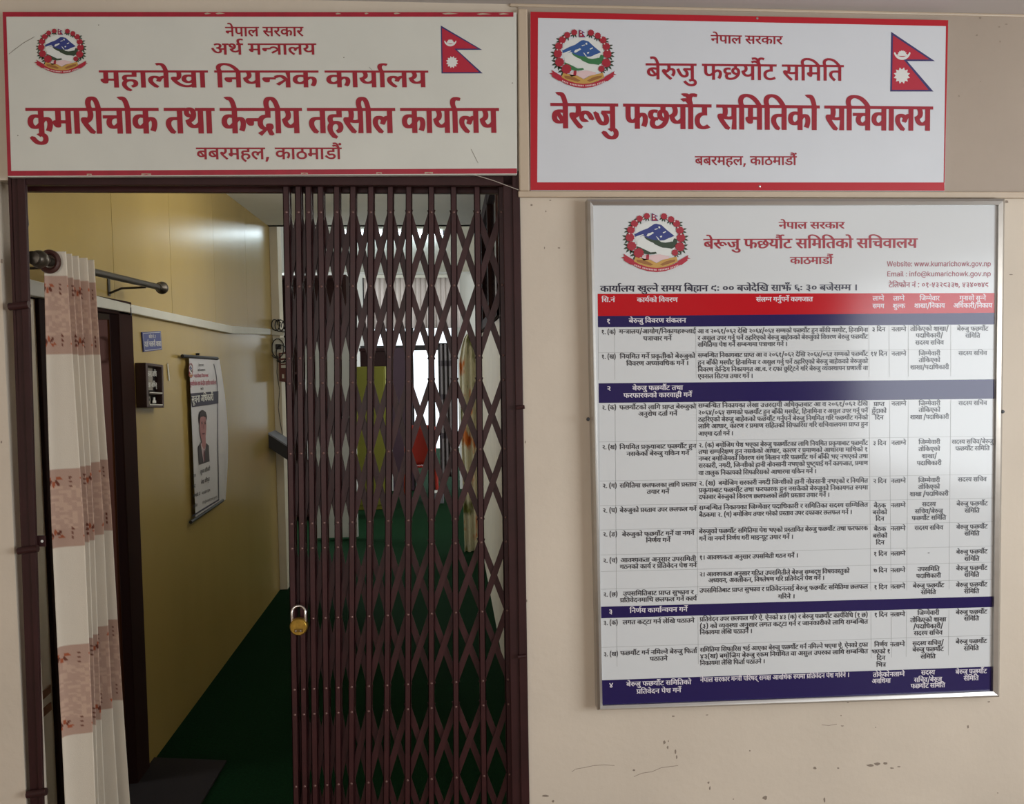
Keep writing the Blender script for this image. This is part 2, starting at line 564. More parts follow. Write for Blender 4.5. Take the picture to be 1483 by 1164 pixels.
def stile(pa, pb, qa, qb, name):
    A, B, C, D = at_y(*pa, FY), at_y(*pb, FY), at_y(*qa, FY), at_y(*qb, FY)
    B2, D2 = down(A, B), down(C, D)
    mb = MB()
    mb.slab([B2, D2, C, A], (0, 1, 0), 0.008)
    n_ = 0.2 if name == 'left' else 0.8
    mb.slab([B2.lerp(D2, n_ - .06), B2.lerp(D2, n_ + .06), A.lerp(C, n_ + .06), A.lerp(C, n_ - .06)], (0, 1, 0), 0.05)
    w = (C - A).x
    mb.slab([B2 + Vector((w * .55, -0.006, 0)), D2 + Vector((0, -0.006, 0)), C + Vector((0, -0.006, 0)), A + Vector((w * .55, -0.006, 0))], (0, 1, 0), 0.006)
    return mb, A, B2


mb, A, B = stile((10.7, 248), (43, 1150), (37.3, 248), (63, 1150), 'left')
s = mb.build('stile', M['maroon_dk'], gf, bevel=0.002)
for py in (443, 795, 1146):              # hinge knuckles
    t = (py - 258) / 892
    p = at_y(11 + 32 * t + 12, py, FY)
    MB().tube([p + Vector((-0.026, -0.008, -0.003)), p + Vector((0.028, -0.008, 0.003))], [0.011, 0.011], 10).build('hinge_knuckle', M['maroon_dk'], gf, smooth=True)
p, q = at_y(46, 776, 0.012), at_y(66, 791, 0.012)
mb = MB()
mb.box(p.x, q.x, 0.010, 0.016, q.z, p.z)
mb.tube([((q.x - 0.008), 0.010, (p.z + q.z) / 2), ((q.x - 0.008), 0.0092, (p.z + q.z) / 2)], 0.004, 10, 1)
mb.build('lock_plate', [M['maroon_dk'], M['paper']], gf)
mb, _, _ = stile((728, 248), (741.5, 1150), (752.3, 248), (766.5, 1150), 'right')
mb.build('stile', M['maroon_dk'], gf, bevel=0.002)
for px, py in ((757.5, 590), (760, 950)):
    p = at_y(px, py, -0.01)
    MB().tube([p + Vector((-0.022, -0.004, 0)), p + Vector((0.004, -0.004, 0.002))], 0.006, 8).build('hinge_knuckle', M['maroon_dk'], gf, smooth=True)
a, b, c, d = at_y(11, 267.5, FY), at_y(752, 268.5, FY), at_y(752, 250, FY), at_y(11, 250, FY)
MB().slab([a, b, c, d], (0, 1, 0), 0.02).build('header', M['maroon_dk'], gf, bevel=0.002)
a, b, c, d = at_y(30, 277, 0.066), at_y(735, 280, 0.066), at_y(735, 262, 0.066), at_y(30, 262, 0.066)
MB().slab([a, b, c, d], (0, 1, 0), 0.02).build('top_rail', M['maroon'], gf, bevel=0.002)

GY = 0.022
TOPX = [414, 431.5, 446.3, 464, 487.5, 511, 537, 565.3, 592, 624.5, 657, 691, 725.8]
BOTX = [428.5, 441, 456, 473.5, 490, 508.8, 533.3, 559.5, 590.3, 624.8, 661, 701, 738.3]
gate = thing('folding_gate', 'maroon folding scissor gate of upright bars and crossing lattice arms', 'gate', (at_y(580, 700, GY).x, GY, 0))
TIERS = [[307, 413.5, 516.5], [552.5, 653, 753.5], [789, 890, 991], [1027, 1130, 1233]]
tops = [at_y(x, 280, GY) for x in TOPX]
bots = [at_y(x, 1130, GY) for x in BOTX]
TZ = [[at_y(590, y, GY).z for y in r] for r in TIERS]
BW = 0.0185


def bar_at(k, z, y=None):
    a, b = tops[k], bots[k]
    t = (a.z - z) / (a.z - b.z)
    p = a.lerp(b, t)
    return Vector((p.x, GY if y is None else y, z))


ztop = at_y(590, 266, GY).z
for k in range(13):
    p0, p1 = bar_at(k, 0.02), bar_at(k, ztop)
    w = BW * (1.0 if k < 12 else 0.95)
    mb = MB()
    fy = GY
    # front channel: web and two short lips; rear flat behind the lattice
    mb.beam(p0 + Vector((0, 0.002, 0)), p1 + Vector((0, 0.002, 0)), w, 0.003, (1, 0, 0))
    for sx in (-1, 1):
        o = Vector((sx * (w / 2 - 0.001), 0.006, 0))
        mb.beam(p0 + o, p1 + o, 0.0022, 0.011, (1, 0, 0))
    o = Vector((0, 0.036, 0))
    mb.beam(p0 + o, p1 + o, w, 0.004, (1, 0, 0))
    for r in TZ:
        for z in r:
            c = bar_at(k, z)
            if z > 0.05:
                mb.lathe([(0, 0.0042), (0.0018, 0.0038), (0.0032, 0.002), (0.0036, 0)], c + Vector((0, 0.001, 0)), (0, -1, 0), 8, 1)
    mb.build('gate_bar', [M['maroon'], M['rivet']], gate)
AW = 0.0188
for ti, r in enumerate(TZ):
    zs = [z for z in r]
    for k in range(13):
        for sgn in (-1, 1):              # arms that fall to the right, arms that fall to the left
            pts = []
            for j in range(3):
                kk = k + j if sgn > 0 else k + 2 - j
                if 0 <= kk < 13:
                    pts.append((kk, zs[j]))
            if k > 10 or len(pts) < 3:
                continue
            y = GY + (0.022 if sgn > 0 else 0.015)
            a, b = bar_at(pts[0][0], pts[0][1], y), bar_at(pts[2][0], pts[2][1], y)
            m_ = bar_at(pts[1][0], pts[1][1], y)
            e = 0.012
            mb = MB()
            mb.beam(a + (a - m_).normalized() * e, m_, AW, 0.004, (1, 0, 0))
            mb.beam(m_, b + (b - m_).normalized() * e, AW, 0.004, (1, 0, 0))
            if ti == 3 and k < 1:
                pass
            mb.build('lattice_arm', M['maroon'], gate)
    # the short half arms at the two ends
    for (ka, za, kb, zb, y) in ((0, zs[1], 1, zs[0], GY + .015), (0, zs[1], 1, zs[2], GY + .022), (12, zs[1], 11, zs[0], GY + .022), (12, zs[1], 11, zs[2], GY + .015)):
        a, b = bar_at(ka, za, y), bar_at(kb, zb, y)
        d = (b - a).normalized() * 0.012
        if ti == 3 and (ka == 0):
            continue
        MB().beam(a - d, b + d, AW, 0.004, (1, 0, 0)).build('lattice_arm', M['maroon'], gate)

# padlock through the gate's leading bars
pc = at_y(433, 906.5, -0.02)
pl = thing('padlock', 'round brass padlock with steel shackle hanging on the folding gate', 'padlock', (pc.x, pc.y, pc.z - 0.027))
R_ = 0.0262
brass = mat('aged_brass', (178, 142, 62), 0.34, 0.85, vary=0.25, vscale=60)
steel = mat('polished_steel', (205, 200, 196), 0.2, 1.0)
MB().lathe([(-0.011, 0.0), (-0.011, R_ * 0.86), (-0.0085, R_ * 0.97), (-0.005, R_), (0.005, R_), (0.0085, R_ * 0.97), (0.011, R_ * 0.86), (0.011, 0)], pc, (0, -1, 0), 36).build('body', brass, pl, smooth=True)
sh = []
for i in range(17):
    a = PI * i / 16
    sh.append(pc + Vector((0.0195 * math.cos(a), 0.006 * math.sin(a), 0.043 + 0.0165 * math.sin(a))))
sh = [pc + Vector((0.0195, 0, 0.014))] + sh + [pc + Vector((-0.0195, 0, 0.014))]
MB().tube(sh, 0.0042, 10).build('shackle', steel, pl, smooth=True)
mb = MB()
mb.box(pc.x - 0.012, pc.x + 0.014, pc.y - 0.0118, pc.y - 0.0108, pc.z - 0.0145, pc.z - 0.0045)
mb.build('maker_plate', mat('worn_brass_plate', (120, 92, 44), 0.45, 0.8), pl)
mb = MB()
for dx in (-0.0075, 0.0065):
    mb.lathe([(0, 0.0026), (0.001, 0.0024), (0.0012, 0)], pc + Vector((dx, -0.0116, -0.0105)), (0, -1, 0), 10)
mb.build('rivet', steel, pl, smooth=True)

# ------------------------------------------------------------------ curtain on its rod, by the doorway in the yellow wall
XROD = -1.195
ra, rb = at_x(58, 375.5, XROD), at_x(229, 415.5, XROD)
rod = thing('curtain_rod', 'dark bronze curtain rod with ball finials above the doorway', 'curtain rod', tuple((ra + rb) / 2))
ax = (rb - ra).normalized()
MB().tube([ra + ax * 0.03, rb], 0.0125, 14).build('pole', M['bronze'], rod, smooth=True)
fin = [(-0.002, 0.0), (0, 0.014), (0.012, 0.016), (0.016, 0.012), (0.022, 0.013), (0.034, 0.024), (0.048, 0.027), (0.06, 0.024), (0.068, 0.014), (0.07, 0)]
MB().lathe(fin, rb - ax * 0.005, ax, 18).build('finial', M['bronze'], rod, smooth=True)
MB().lathe([(0, 0.0), (0.001, 0.015), (0.03, 0.017), (0.034, 0.023), (0.05, 0.027), (0.066, 0.023), (0.072, 0.016), (0.09, 0.019), (0.094, 0)], ra + ax * 0.045, -ax, 18).build('finial', M['bronze'], rod, smooth=True)
for t in (0.10, 0.86):
    p = ra.lerp(rb, t)
    mb = MB()
    mb.box(XL, XL + 0.004, p.y - 0.010, p.y + 0.010, p.z - 0.045, p.z + 0.035)
    mb.tube([(XL + 0.003, p.y, p.z - 0.035), (XL + 0.05, p.y, p.z - 0.016), (XROD, p.y, p.z - 0.012)], 0.0045, 8)
    mb.build('bracket', M['bronze'], rod)

NU, NV = 300, 420
zt, zb = 2.108, 0.10
yA, yT, yB = 0.125, 0.35, 0.42
NF = 4.6


def cloth(u, v):
    """u along the gathered width, v from the top (0) to the hem (1)"""
    ph = u * NF
    k = ph - math.floor(ph)
    amp = (0.036 + 0.019 * min(1, v * 2.4)) * (1.0 + 0.10 * math.sin(ph * 1.7 + 1))
    tri = math.sin(2 * PI * ph - PI / 2)
    tri = math.copysign(abs(tri) ** 0.75, tri)
    y1 = yT + (yB - yT) * (v ** 0.9)
    y = yA + (y1 - yA) * (u + 0.035 * math.sin(2 * PI * ph * 1.0 + 0.6))
    x = XROD + 0.30 * amp - 0.030 * v + 0.72 * amp * tri + 0.012 * v * math.sin(u * 5 + v * 2.4) + 0.02 * v * v
    z = zt + (zb - zt) * v
    z += 0.010 * math.sin(u * 9) * v
    if v < 0.02:
        z -= 0
    return (x, y, z + 0.02 * (1 - v) * 0)


ct = thing('curtain', 'cream curtain with brown embroidered bands gathered by the doorway', 'curtain', (XROD, 0.3, zb))
mb = MB().grid(cloth, NU, NV)
cl = mb.build('cloth', mat('curtain_cloth', (255, 255, 255), 0.8, bump=0.15, bscale=500), ct, smooth=True)
sol = cl.modifiers.new('thickness', 'SOLIDIFY')
sol.thickness = 0.0015
at = cl.data.color_attributes.new('weave', 'FLOAT_COLOR', 'POINT')
BANDS = [(2.036, 1.795), (1.442, 1.198), (0.888, 0.598)]
cream, band = rgb(216, 204, 186), rgb(180, 148, 130)
petal, petal2, stitch = rgb(164, 84, 50), rgb(104, 50, 32), rgb(200, 168, 146)
arc = [0.0]                               # true width along the folds, so that the embroidery is not stretched
for i in range(NU):
    arc.append(arc[-1] + (Vector(cloth((i + 1) / NU, 0.5)) - Vector(cloth(i / NU, 0.5))).length)
cols = []
rnd = random.Random(3)
noise1 = [rnd.random() for _ in range(8192)]
P = 0.105


def motif(s, z):
    """colour of the cloth at width s, height z"""
    for z1, z0 in BANDS:
        if not z0 < z < z1:
            continue
        for ze, sg in ((z1 - 0.040, -1), (z0 + 0.040, 1)):
            dx, dz = (s - 0.012) - round((s - 0.012) / P) * P, (z - ze) * sg
            for ang, rr, cc in ((10, 0.017, petal), (55, 0.019, petal2), (90, 0.019, petal), (130, 0.018, petal2), (170, 0.016, petal)):
                a = math.radians(ang)
                u_, w_ = dx - rr * math.cos(a), dz + 0.012 - rr * math.sin(a)
                al, pe = u_ * math.cos(a) + w_ * math.sin(a), w_ * math.cos(a) - u_ * math.sin(a)
                if (al / 0.0095) ** 2 + (pe / 0.0048) ** 2 < 1:
                    return cc
            d2 = (s - 0.062) - round((s - 0.062) / P) * P
            for q in range(3):
                if d2 ** 2 + (dz + 0.012 - 0.014 * q) ** 2 < 0.0042 ** 2:
                    return petal2
        if z0 + 0.055 < z < z1 - 0.055:
            n_ = noise1[(int(z / 0.0075) * 71 + int(s / 0.013) * 131) % 8192]
            return tuple(band[k] + (stitch[k] - band[k]) * (0.75 if n_ > 0.6 else 0.3 * n_) for k in range(3)) + (1,)
        return band
    return cream


for j in range(NV + 1):
    z = zt + (zb - zt) * j / NV
    for i in range(NU + 1):
        cols.extend(motif(arc[i], z))
at.data.foreach_set('color', cols)
nt = cl.data.materials[0].node_tree
an = nt.nodes.new('ShaderNodeAttribute')
an.attribute_name = 'weave'
nt.links.new(an.outputs['Color'], nt.nodes['Principled BSDF'].inputs['Base Color'])
e0 = Vector(cloth(0.045, 0.02))
ep = ra.lerp(rb, (yA + 0.004 - ra.y) / (rb.y - ra.y))
mb = MB()
for i in range(28):
    pass
ring = [Vector((ep.x + 0.026 * math.cos(2 * PI * i / 28), ep.y - 0.002, ep.z + 0.028 * math.sin(2 * PI * i / 28))) for i in range(29)]
mb.tube(ring, 0.0085, 8, caps=False)
mb.build('eyelet', mat('brown_eyelet', (70, 40, 34), 0.35), ct, smooth=True)

# strap tied round the curtain's wall hook
s0 = at_x(57, 1012, XL + 0.012)
s1 = at_x(71.5, 990, XL + 0.012)
tb = thing('curtain_tieback', 'brown ribbon tieback looped between the cream pier and the curtain', 'tieback', tuple(at_x(64, 1018, XL + 0.01)))
for (a, b) in (((56.5, 1011), (72, 997)), ((57, 1036), (73, 1022))):
    p, q = at_x(*a, XL + 0.003), at_x(b[0], b[1], XL + 0.003)
    mb = MB()
    w = Vector((0, 0, 0.013))
    mb.slab([p - w, q - w, q + w, p + w], (1, 0, 0), 0.004)
    mb.build('ribbon', mat('brown_ribbon', (142, 96, 66), 0.7), tb)

# ------------------------------------------------------------------ things along the yellow wall
# cable trunking
tk = thing('cable_trunking', 'long white plastic cable trunking across the yellow wall', 'trunking', (XL, 1.8, DZ))
za, zb_ = at_x(141, 428.5, XL + .03), at_x(141, 444.5, XL + .03)
knee = at_x(337, 472, XL + .03)
kn_b = at_x(337, 483, XL + .03)
mb = MB()
for (pa, pb) in (((40, 403, 427), (189, 440.5, 452.8)), ((190, 440.6, 453), (337, 472, 483)), ((337, 472, 483), (392, 476, 484.5))):
    a1, a0 = at_x(pa[0], pa[1], XL + .028), at_x(pa[0], pa[2], XL + .028)
    b1, b0 = at_x(pb[0], pb[1], XL + .028), at_x(pb[0], pb[2], XL + .028)
    if pa[0] == 40:
        a1, a0 = a1 + (b1 - a1) * 0.0, a0
    n = Vector((-1, 0, 0))
    b1 = Vector((b1.x, min(b1.y, YW), b1.z))
    b0 = Vector((b0.x, min(b0.y, YW), b0.z))
    mb = MB()
    mb.slab([a0, b0, b1, a1], n, 0.028)
    mb.build('trunking_length', M['pvc'], tk, bevel=0.003)
e_ = [at_y(389, 484.5, YW - 0.028), at_y(411, 486, YW - 0.028), at_y(411, 476.5, YW - 0.028), at_y(389, 476, YW - 0.028)]
MB().slab(e_, (0, 1, 0), 0.028).build('trunking_length', M['pvc'], tk, bevel=0.003)
gap = at_x(189.6, 447, XL + .0285)
MB().box(gap.x - 0.001, gap.x, gap.y - 0.003, gap.y + 0.005, gap.z - 0.03, gap.z + 0.005).build('joint_gap', M['black'], tk)

# tangled cables and a socket at the trunking's end
cc = at_y(402, 482, YW - 0.02)
cb_ = thing('cable_tangle', 'tangled black cables looping over the end of the trunking', 'cables', tuple(cc))
rnd = random.Random(11)
for n_, (dx, dz, r) in enumerate(((-0.02, 0.06, 0.028), (0.01, 0.055, 0.03), (0.04, 0.045, 0.026), (-0.01, -0.12, 0.05), (0.02, -0.16, 0.045))):
    pts = []
    for i in range(19):
        a = 2 * PI * i / 15 + n_
        pts.append(cc + Vector((dx + r * math.cos(a) + 0.004 * i / 4, 0.005 * math.sin(3 * a) - 0.015, dz + 1.5 * r * math.sin(a))))
    MB().tube(pts, 0.004, 6).build('cable', M['black'], cb_, smooth=True)
sk = at_y(404, 500, YW)
so = thing('wall_socket', 'grey wall socket under the trunking behind the tangled cables', 'socket', tuple(sk))
MB().box(sk.x - 0.045, sk.x + 0.045, YW - 0.012, YW, sk.z - 0.05, sk.z + 0.06).build('plate', M['pvc'], so, bevel=0.003)
MB().box(sk.x - 0.02, sk.x + 0.02, YW - 0.03, YW - 0.012, sk.z - 0.03, sk.z + 0.01).build('plug', M['black'], so, bevel=0.004)
wpts = [at_y(x, y, YW - 0.006) for x, y in ((402, 515), (401, 540), (405, 565), (403, 590), (406, 612), (410, 635))]
tag(MB().tube(wpts, 0.0022, 6).build('thin_cable', M['black'], smooth=True), 'thin dark cable hanging down the cream wall end', 'cable')

# small blue number plate
PX = OnX(XL)


def quad_on(surf, pts, off):
    return [surf.to3d(*surf.uv(*p), off) for p in pts]


pp = [(206.5, 509.5), (233.2, 506.2), (231.2, 479.2), (203.6, 481.0)]
pc_ = at_x(218, 495, XL)
bp = thing('door_plate', 'small blue metal plate with two lines of white writing', 'plate', tuple(pc_))
blue = mat('blue_enamel', (58, 66, 128), 0.35)
white = mat('white_print', (214, 212, 206), 0.5)
MB().slab(quad_on(PX, pp, 0.006), (-1, 0, 0), 0.006).build('plate', blue, bp, bevel=0.001)
mb = MB()
inn = [(207.7, 507.6), (231.8, 504.8), (230.2, 481.0), (205.1, 482.6)]
for i in range(4):
    a, b = Vector(inn[i]), Vector(inn[(i + 1) % 4])
    mb.beam(PX.to3d(*PX.uv(*a), 0.0066), PX.to3d(*PX.uv(*b), 0.0066), 0.0022, 0.0004, (0, 1, 0.3))
mb.build('border_line', white, bp)

# wooden display case
cs = [(208.5, 590.5), (237.5, 590.5), (236.5, 528.0), (206.5, 522.5)]
cq = quad_on(PX, cs, 0.0)
ca = thing('display_case', 'small dark wooden wall case with two glazed windows', 'case', tuple(at_x(221, 556, XL)))
D_ = 0.045
oq = [at_x(x, y, XL + D_) for x, y in ((213, 590.0), (237.8, 590.3), (236.6, 528.4), (211, 525.0))]


def lerp2(q, u, v):
    return (q[0].lerp(q[1], u)).lerp(q[3].lerp(q[2], u), v)


case_m = mat('case_wood', (66, 44, 40), 0.4, vary=0.15)
mb = MB()
fr = [(0, 0.12, 0, 1), (0.90, 1, 0, 1), (0.12, 0.90, 0, 0.06), (0.12, 0.90, 0.94, 1), (0.12, 0.90, 0.30, 0.35)]
for u0, u1, v0_, v1_ in fr:
    mb.slab([lerp2(oq, u0, v0_), lerp2(oq, u1, v0_), lerp2(oq, u1, v1_), lerp2(oq, u0, v1_)], (-1, 0, 0), D_)
mb.build('frame', case_m, ca, bevel=0.002)
mb = MB()
mb.slab([lerp2(oq, 0.1, 0.03) - Vector((0.03, 0, 0)), lerp2(oq, 0.92, 0.03) - Vector((0.03, 0, 0)), lerp2(oq, 0.92, 0.97) - Vector((0.03, 0, 0)), lerp2(oq, 0.1, 0.97) - Vector((0.03, 0, 0))], (-1, 0, 0), 0.01)
mb.build('backing', M['black'], ca)
mb = MB()
for u0, u1, v0_, v1_ in ((0.14, 0.70, 0.40, 0.92), (0.16, 0.55, 0.09, 0.26)):
    mb.slab([lerp2(oq, u0, v0_) - Vector((0.026, 0, 0)), lerp2(oq, u1, v0_) - Vector((0.026, 0, 0)), lerp2(oq, u1, v1_) - Vector((0.026, 0, 0)), lerp2(oq, u0, v1_) - Vector((0.026, 0, 0))], (-1, 0, 0), 0.002)
mb.build('name_card', mat('grey_card', (150, 144, 134), 0.6), ca)
mb = MB()
mb.slab([lerp2(oq, 0.15, 0.055) + Vector((0.001, 0, 0)), lerp2(oq, 0.9, 0.055) + Vector((0.001, 0, 0)), lerp2(oq, 0.9, 0.08) + Vector((0.001, 0, 0)), lerp2(oq, 0.15, 0.08) + Vector((0.001, 0, 0))], (-1, 0, 0), 0.004)
mb.slab([lerp2(oq, 0.15, 0.33) + Vector((0.001, 0, 0)), lerp2(oq, 0.9, 0.33) + Vector((0.001, 0, 0)), lerp2(oq, 0.9, 0.352) + Vector((0.001, 0, 0)), lerp2(oq, 0.15, 0.352) + Vector((0.001, 0, 0))], (-1, 0, 0), 0.004)
mb.build('metal_strip', M['pvc'], ca)
mb = MB()
for u0, u1, v0_, v1_ in ((0.34, 0.44, 0.15, 0.21), (0.60, 0.80, 0.11, 0.17), (0.64, 0.75, 0.17, 0.24)):
    mb.slab([lerp2(oq, u0, v0_) - Vector((0.02, 0, 0)), lerp2(oq, u1, v0_) - Vector((0.02, 0, 0)), lerp2(oq, u1, v1_) - Vector((0.02, 0, 0)), lerp2(oq, u0, v1_) - Vector((0.02, 0, 0))], (-1, 0, 0), 0.003, 0 if u0 < 0.5 else 1)
mb.build('token', [M['black'], M['paper']], ca)
p, q = at_x(241.5, 527, XL), at_x(244, 551, XL)
tag(MB().beam(p + Vector((0.003, 0, 0)), q + Vector((0.003, 0, 0)), 0.012, 0.004, (0, 1, 0)).build('tape_strip', M['pvc']), 'narrow pale strip of tape beside the wooden case', 'tape')

# hanging portrait poster with rods, its right edge bowing off the wall
PO = OnX(XL)
pTL, pTR, pBR, pBL = [PO.uv(*p) for p in ((267.5, 517.5), (312.0, 520.5), (321.0, 723.5), (277.0, 750.5))]
po = thing('wall_poster', 'long white hanging poster with a portrait of a suited man', 'poster', tuple(at_x(295, 630, XL)))


def poster3d(a, b, off=0.0):
    """(along the wall, height) -> point on the bowed sheet"""
    v = (pTL[1] - b) / (pTL[1] - pBL[1])
    v = max(0.0, min(1.0, v))
    y0 = pTL[0] + (pBL[0] - pTL[0]) * v
    y1 = pTR[0] + (pBR[0] - pTR[0]) * v
    u = (a - y0) / (y1 - y0)
    bow = 0.022 + 0.030 * math.sin(PI * v) * max(0.0, min(1.3, u)) ** 2
    return Vector((XL + bow + off, a, b))


def sheet(u, v):
    top = pTL[0] + (pTR[0] - pTL[0]) * u, pTL[1] + (pTR[1] - pTL[1]) * u
    bot = pBL[0] + (pBR[0] - pBL[0]) * u, pBL[1] + (pBR[1] - pBL[1]) * u
    return poster3d(top[0] + (bot[0] - top[0]) * v, top[1] + (bot[1] - top[1]) * v)


sheet_m = mat('poster_sheet', (206, 204, 206), 0.45)
MB().grid(sheet, 14, 40).build('sheet', sheet_m, po, smooth=True)


class Sheet:
    def uv(self, px, py):
        # iterate so that the print lies on the bowed sheet
        x = XL + 0.03
        for _ in range(4):
            p = at_x(px, py, x)
            x = poster3d(p.y, p.z).x
        return (p.y, p.z)

    def to3d(self, a, b, off=0.0):
        return poster3d(a, b, off)


SH = Sheet()


def flat(surf, pxs, mb, off, mi=0):
    return mb.poly([[surf.uv(*p) for p in pxs]], surf.to3d, off, mi)


for (a, b) in (((264, 515.5), (314.5, 519)), ((276, 756), (322.5, 724.5))):
    p, q = at_x(*a, XL + 0.022), at_x(*b, XL + 0.022)
    MB().tube([p, q], 0.009, 10).build('rod', M['black'], po, smooth=True)
mb = MB()
p = at_x(285.5, 512.8, XL + 0.006)
mb.tube([p - Vector((0.006, 0, 0)), p + Vector((0.012, 0, 0))], 0.006, 8)
mb.build('hook', M['black'], po, smooth=True)
navy_p = mat('poster_navy', (44, 38, 62), 0.5)
mb = MB()
flat(SH, [(275.5, 569.6), (289, 568.5), (303, 567.3), (316, 566.2), (316, 584), (303, 585.8), (290, 587.6), (277.5, 589.5)], mb, 0.0015)
mb.build('title_band', navy_p, po)
mb = MB()
ln = [(308.6, 527), (311, 536), (312.8, 548), (313.8, 560), (314.5, 580), (314.6, 600), (314.6, 620), (314.6, 640), (314.9, 660), (315.2, 680), (315.5, 700), (315.8, 722)]
for a, b in zip(ln, ln[1:]):
    flat(SH, [a, (a[0] + .9, a[1]), (b[0] + .9, b[1]), b], mb, 0.002)
flat(SH, [(278, 746), (317, 722), (317, 724.2), (278, 748.5)], mb, 0.002)
mb.build('edge_line', navy_p, po)
# portrait: hair, face, jacket, shirt, tie as printed shapes
mb = MB()
oval = lambda cx, cy, rx, ry, a0=0, a1=360, n=24: [(cx + rx * math.cos(math.radians(a0 + (a1 - a0) * i / n)), cy + ry * math.sin(math.radians(a0 + (a1 - a0) * i / n))) for i in range(n)]
flat(SH, [(285.8, 647), (289.5, 641), (296.5, 640), (301.5, 645), (302.8, 668), (287.5, 673)], mb, 0.0030, 0)
flat(SH, [(289.5, 642), (297.5, 640.5), (295.5, 655), (293.8, 670.5)], mb, 0.0042, 1)
flat(SH, [(291, 634), (296.5, 632), (296.8, 645), (294.5, 652), (291, 645)], mb, 0.0050, 2)
flat(SH, [(293.4, 652), (295, 651.5), (295.6, 667), (294.2, 669), (293, 660)], mb, 0.0056, 4)
flat(SH, oval(292.2, 606, 5.6, 12.5), mb, 0.0036, 3)
flat(SH, oval(292.8, 617, 4.8, 22.5), mb, 0.0048, 2)
flat(SH, [(287.2, 609), (286.9, 601), (289, 595.5), (293, 594), (296.5, 596.5), (298.2, 603), (298, 610), (297, 604.5), (293, 602.5), (289, 604)], mb, 0.0060, 3)
for cx in (290.6, 295.2):
    flat(SH, oval(cx, 613.4, 0.9, 1.1, n=10), mb, 0.0070, 3)
    flat(SH, [(cx - 1.4, 611), (cx + 1.4, 610.6), (cx + 1.4, 611.3), (cx - 1.4, 611.8)], mb, 0.0070, 3)
flat(SH, [(292.6, 614), (293.2, 614), (293.9, 620.5), (292.2, 620.8)], mb, 0.0070, 5)
flat(SH, [(290.9, 627.2), (295, 626.6), (294.2, 628.8), (291.6, 629.2)], mb, 0.0070, 4)
mb.build('portrait_print', [mat('print_jacket', (52, 44, 50), 0.5), mat('print_shirt', (206, 186, 190), 0.5), mat('print_skin', (166, 112, 112), 0.5), mat('print_hair', (46, 34, 38), 0.5),
                            mat('print_tie', (96, 44, 58), 0.5), mat('print_nose', (146, 92, 94), 0.5)], po)

# red wooden notice and a dark shelf box at the corridor's far corner
nq = [at_y(x, y, YW - 0.03) for x, y in ((404.5, 552), (419, 554), (418, 509), (403.5, 511))]
nb_ = thing('notice_plaque', 'small dark red plaque with pale writing lines behind the gate', 'plaque', tuple(nq[0]))
MB().slab(nq, (0, 1, 0), 0.02).build('board', mat('dark_red_board', (92, 42, 34), 0.5), nb_)
mb = MB()
for v0_, v1_ in ((0.80, 0.94), (0.62, 0.74), (0.47, 0.57)):
    mb.slab([lerp2(nq, 0.22, v0_) - Vector((0, .002, 0)), lerp2(nq, 0.84, v0_) - Vector((0, .002, 0)), lerp2(nq, 0.84, v1_) - Vector((0, .002, 0)), lerp2(nq, 0.22, v1_) - Vector((0, .002, 0))], (0, 1, 0), 0.001)
mb.slab([lerp2(nq, 0.3, 0.12) - Vector((0, .002, 0)), lerp2(nq, 0.5, 0.12) - Vector((0, .002, 0)), lerp2(nq, 0.5, 0.26) - Vector((0, .002, 0)), lerp2(nq, 0.3, 0.26) - Vector((0, .002, 0))], (0, 1, 0), 0.001)
mb.build('writing_line', M['pvc'], nb_)
b0, b1 = at_x(399, 645, XL + 0.02), at_y(419, 640, YW - 0.03)
bx_ = thing('wall_shelf_box', 'dark sloping box fixed low at the end of the yellow wall', 'box', (XL, YW - 0.15, b0.z))
zt_, zl_ = at_y(402, 628, YW - 0.2).z, at_y(402, 647, YW - 0.2).z
mb = MB()
mb.hexa([(XL, YW - 0.24, zl_), (XL + 0.14, YW - 0.24, zl_ - 0.10), (XL + 0.14, YW, zl_ - 0.10), (XL, YW, zl_), (XL, YW - 0.24, zt_), (XL + 0.14, YW - 0.24, zt_ - 0.10), (XL + 0.14, YW, zt_ - 0.10), (XL, YW, zt_)])
mb.build('case', M['black'], bx_)
mb = MB()
mb.hexa([(XL, YW - 0.245, zt_), (XL + 0.145, YW - 0.245, zt_ - 0.10), (XL + 0.145, YW, zt_ - 0.10), (XL, YW, zt_), (XL, YW - 0.245, zt_ + 0.012), (XL + 0.145, YW - 0.245, zt_ - 0.088), (XL + 0.145, YW, zt_ - 0.088), (XL, YW, zt_ + 0.012)])
mb.build('lid', M['grey_box'], bx_)

# door mat
m0, m1 = at_z(205, 1098, 0.004), at_z(328, 1103, 0.004)
m2 = at_z(292, 1164, 0.004)
mb = MB()
ed = (m2 - m1).normalized()
L_ = 1.05
mb.slab([m0, m1, m1 + ed * L_, m0 + ed * L_], (0, 0, 1), 0.008)
mo = mb.build('doormat', mat('dark_brown_mat', (22, 13, 13), 0.95, vary=0.2, vscale=80))
tag(mo, 'dark brown doormat on the green carpet before the side doorway', 'doormat')

# things glimpsed in the side room
g0, g1 = at_y(163, 582, 2.75), at_y(177, 815, 2.75)
gx = (g0.x + g1.x) / 2


def drape(u, v):
    w = 0.085 * (1 + 0.2 * math.sin(v * 7))
    return (gx + 0.03 * v + (u - 0.5) * 2 * w, 2.75 + 0.02 * math.sin(u * 14 + v * 3), g0.z + (g1.z - g0.z) * v - 0.03 * abs(u - .5))


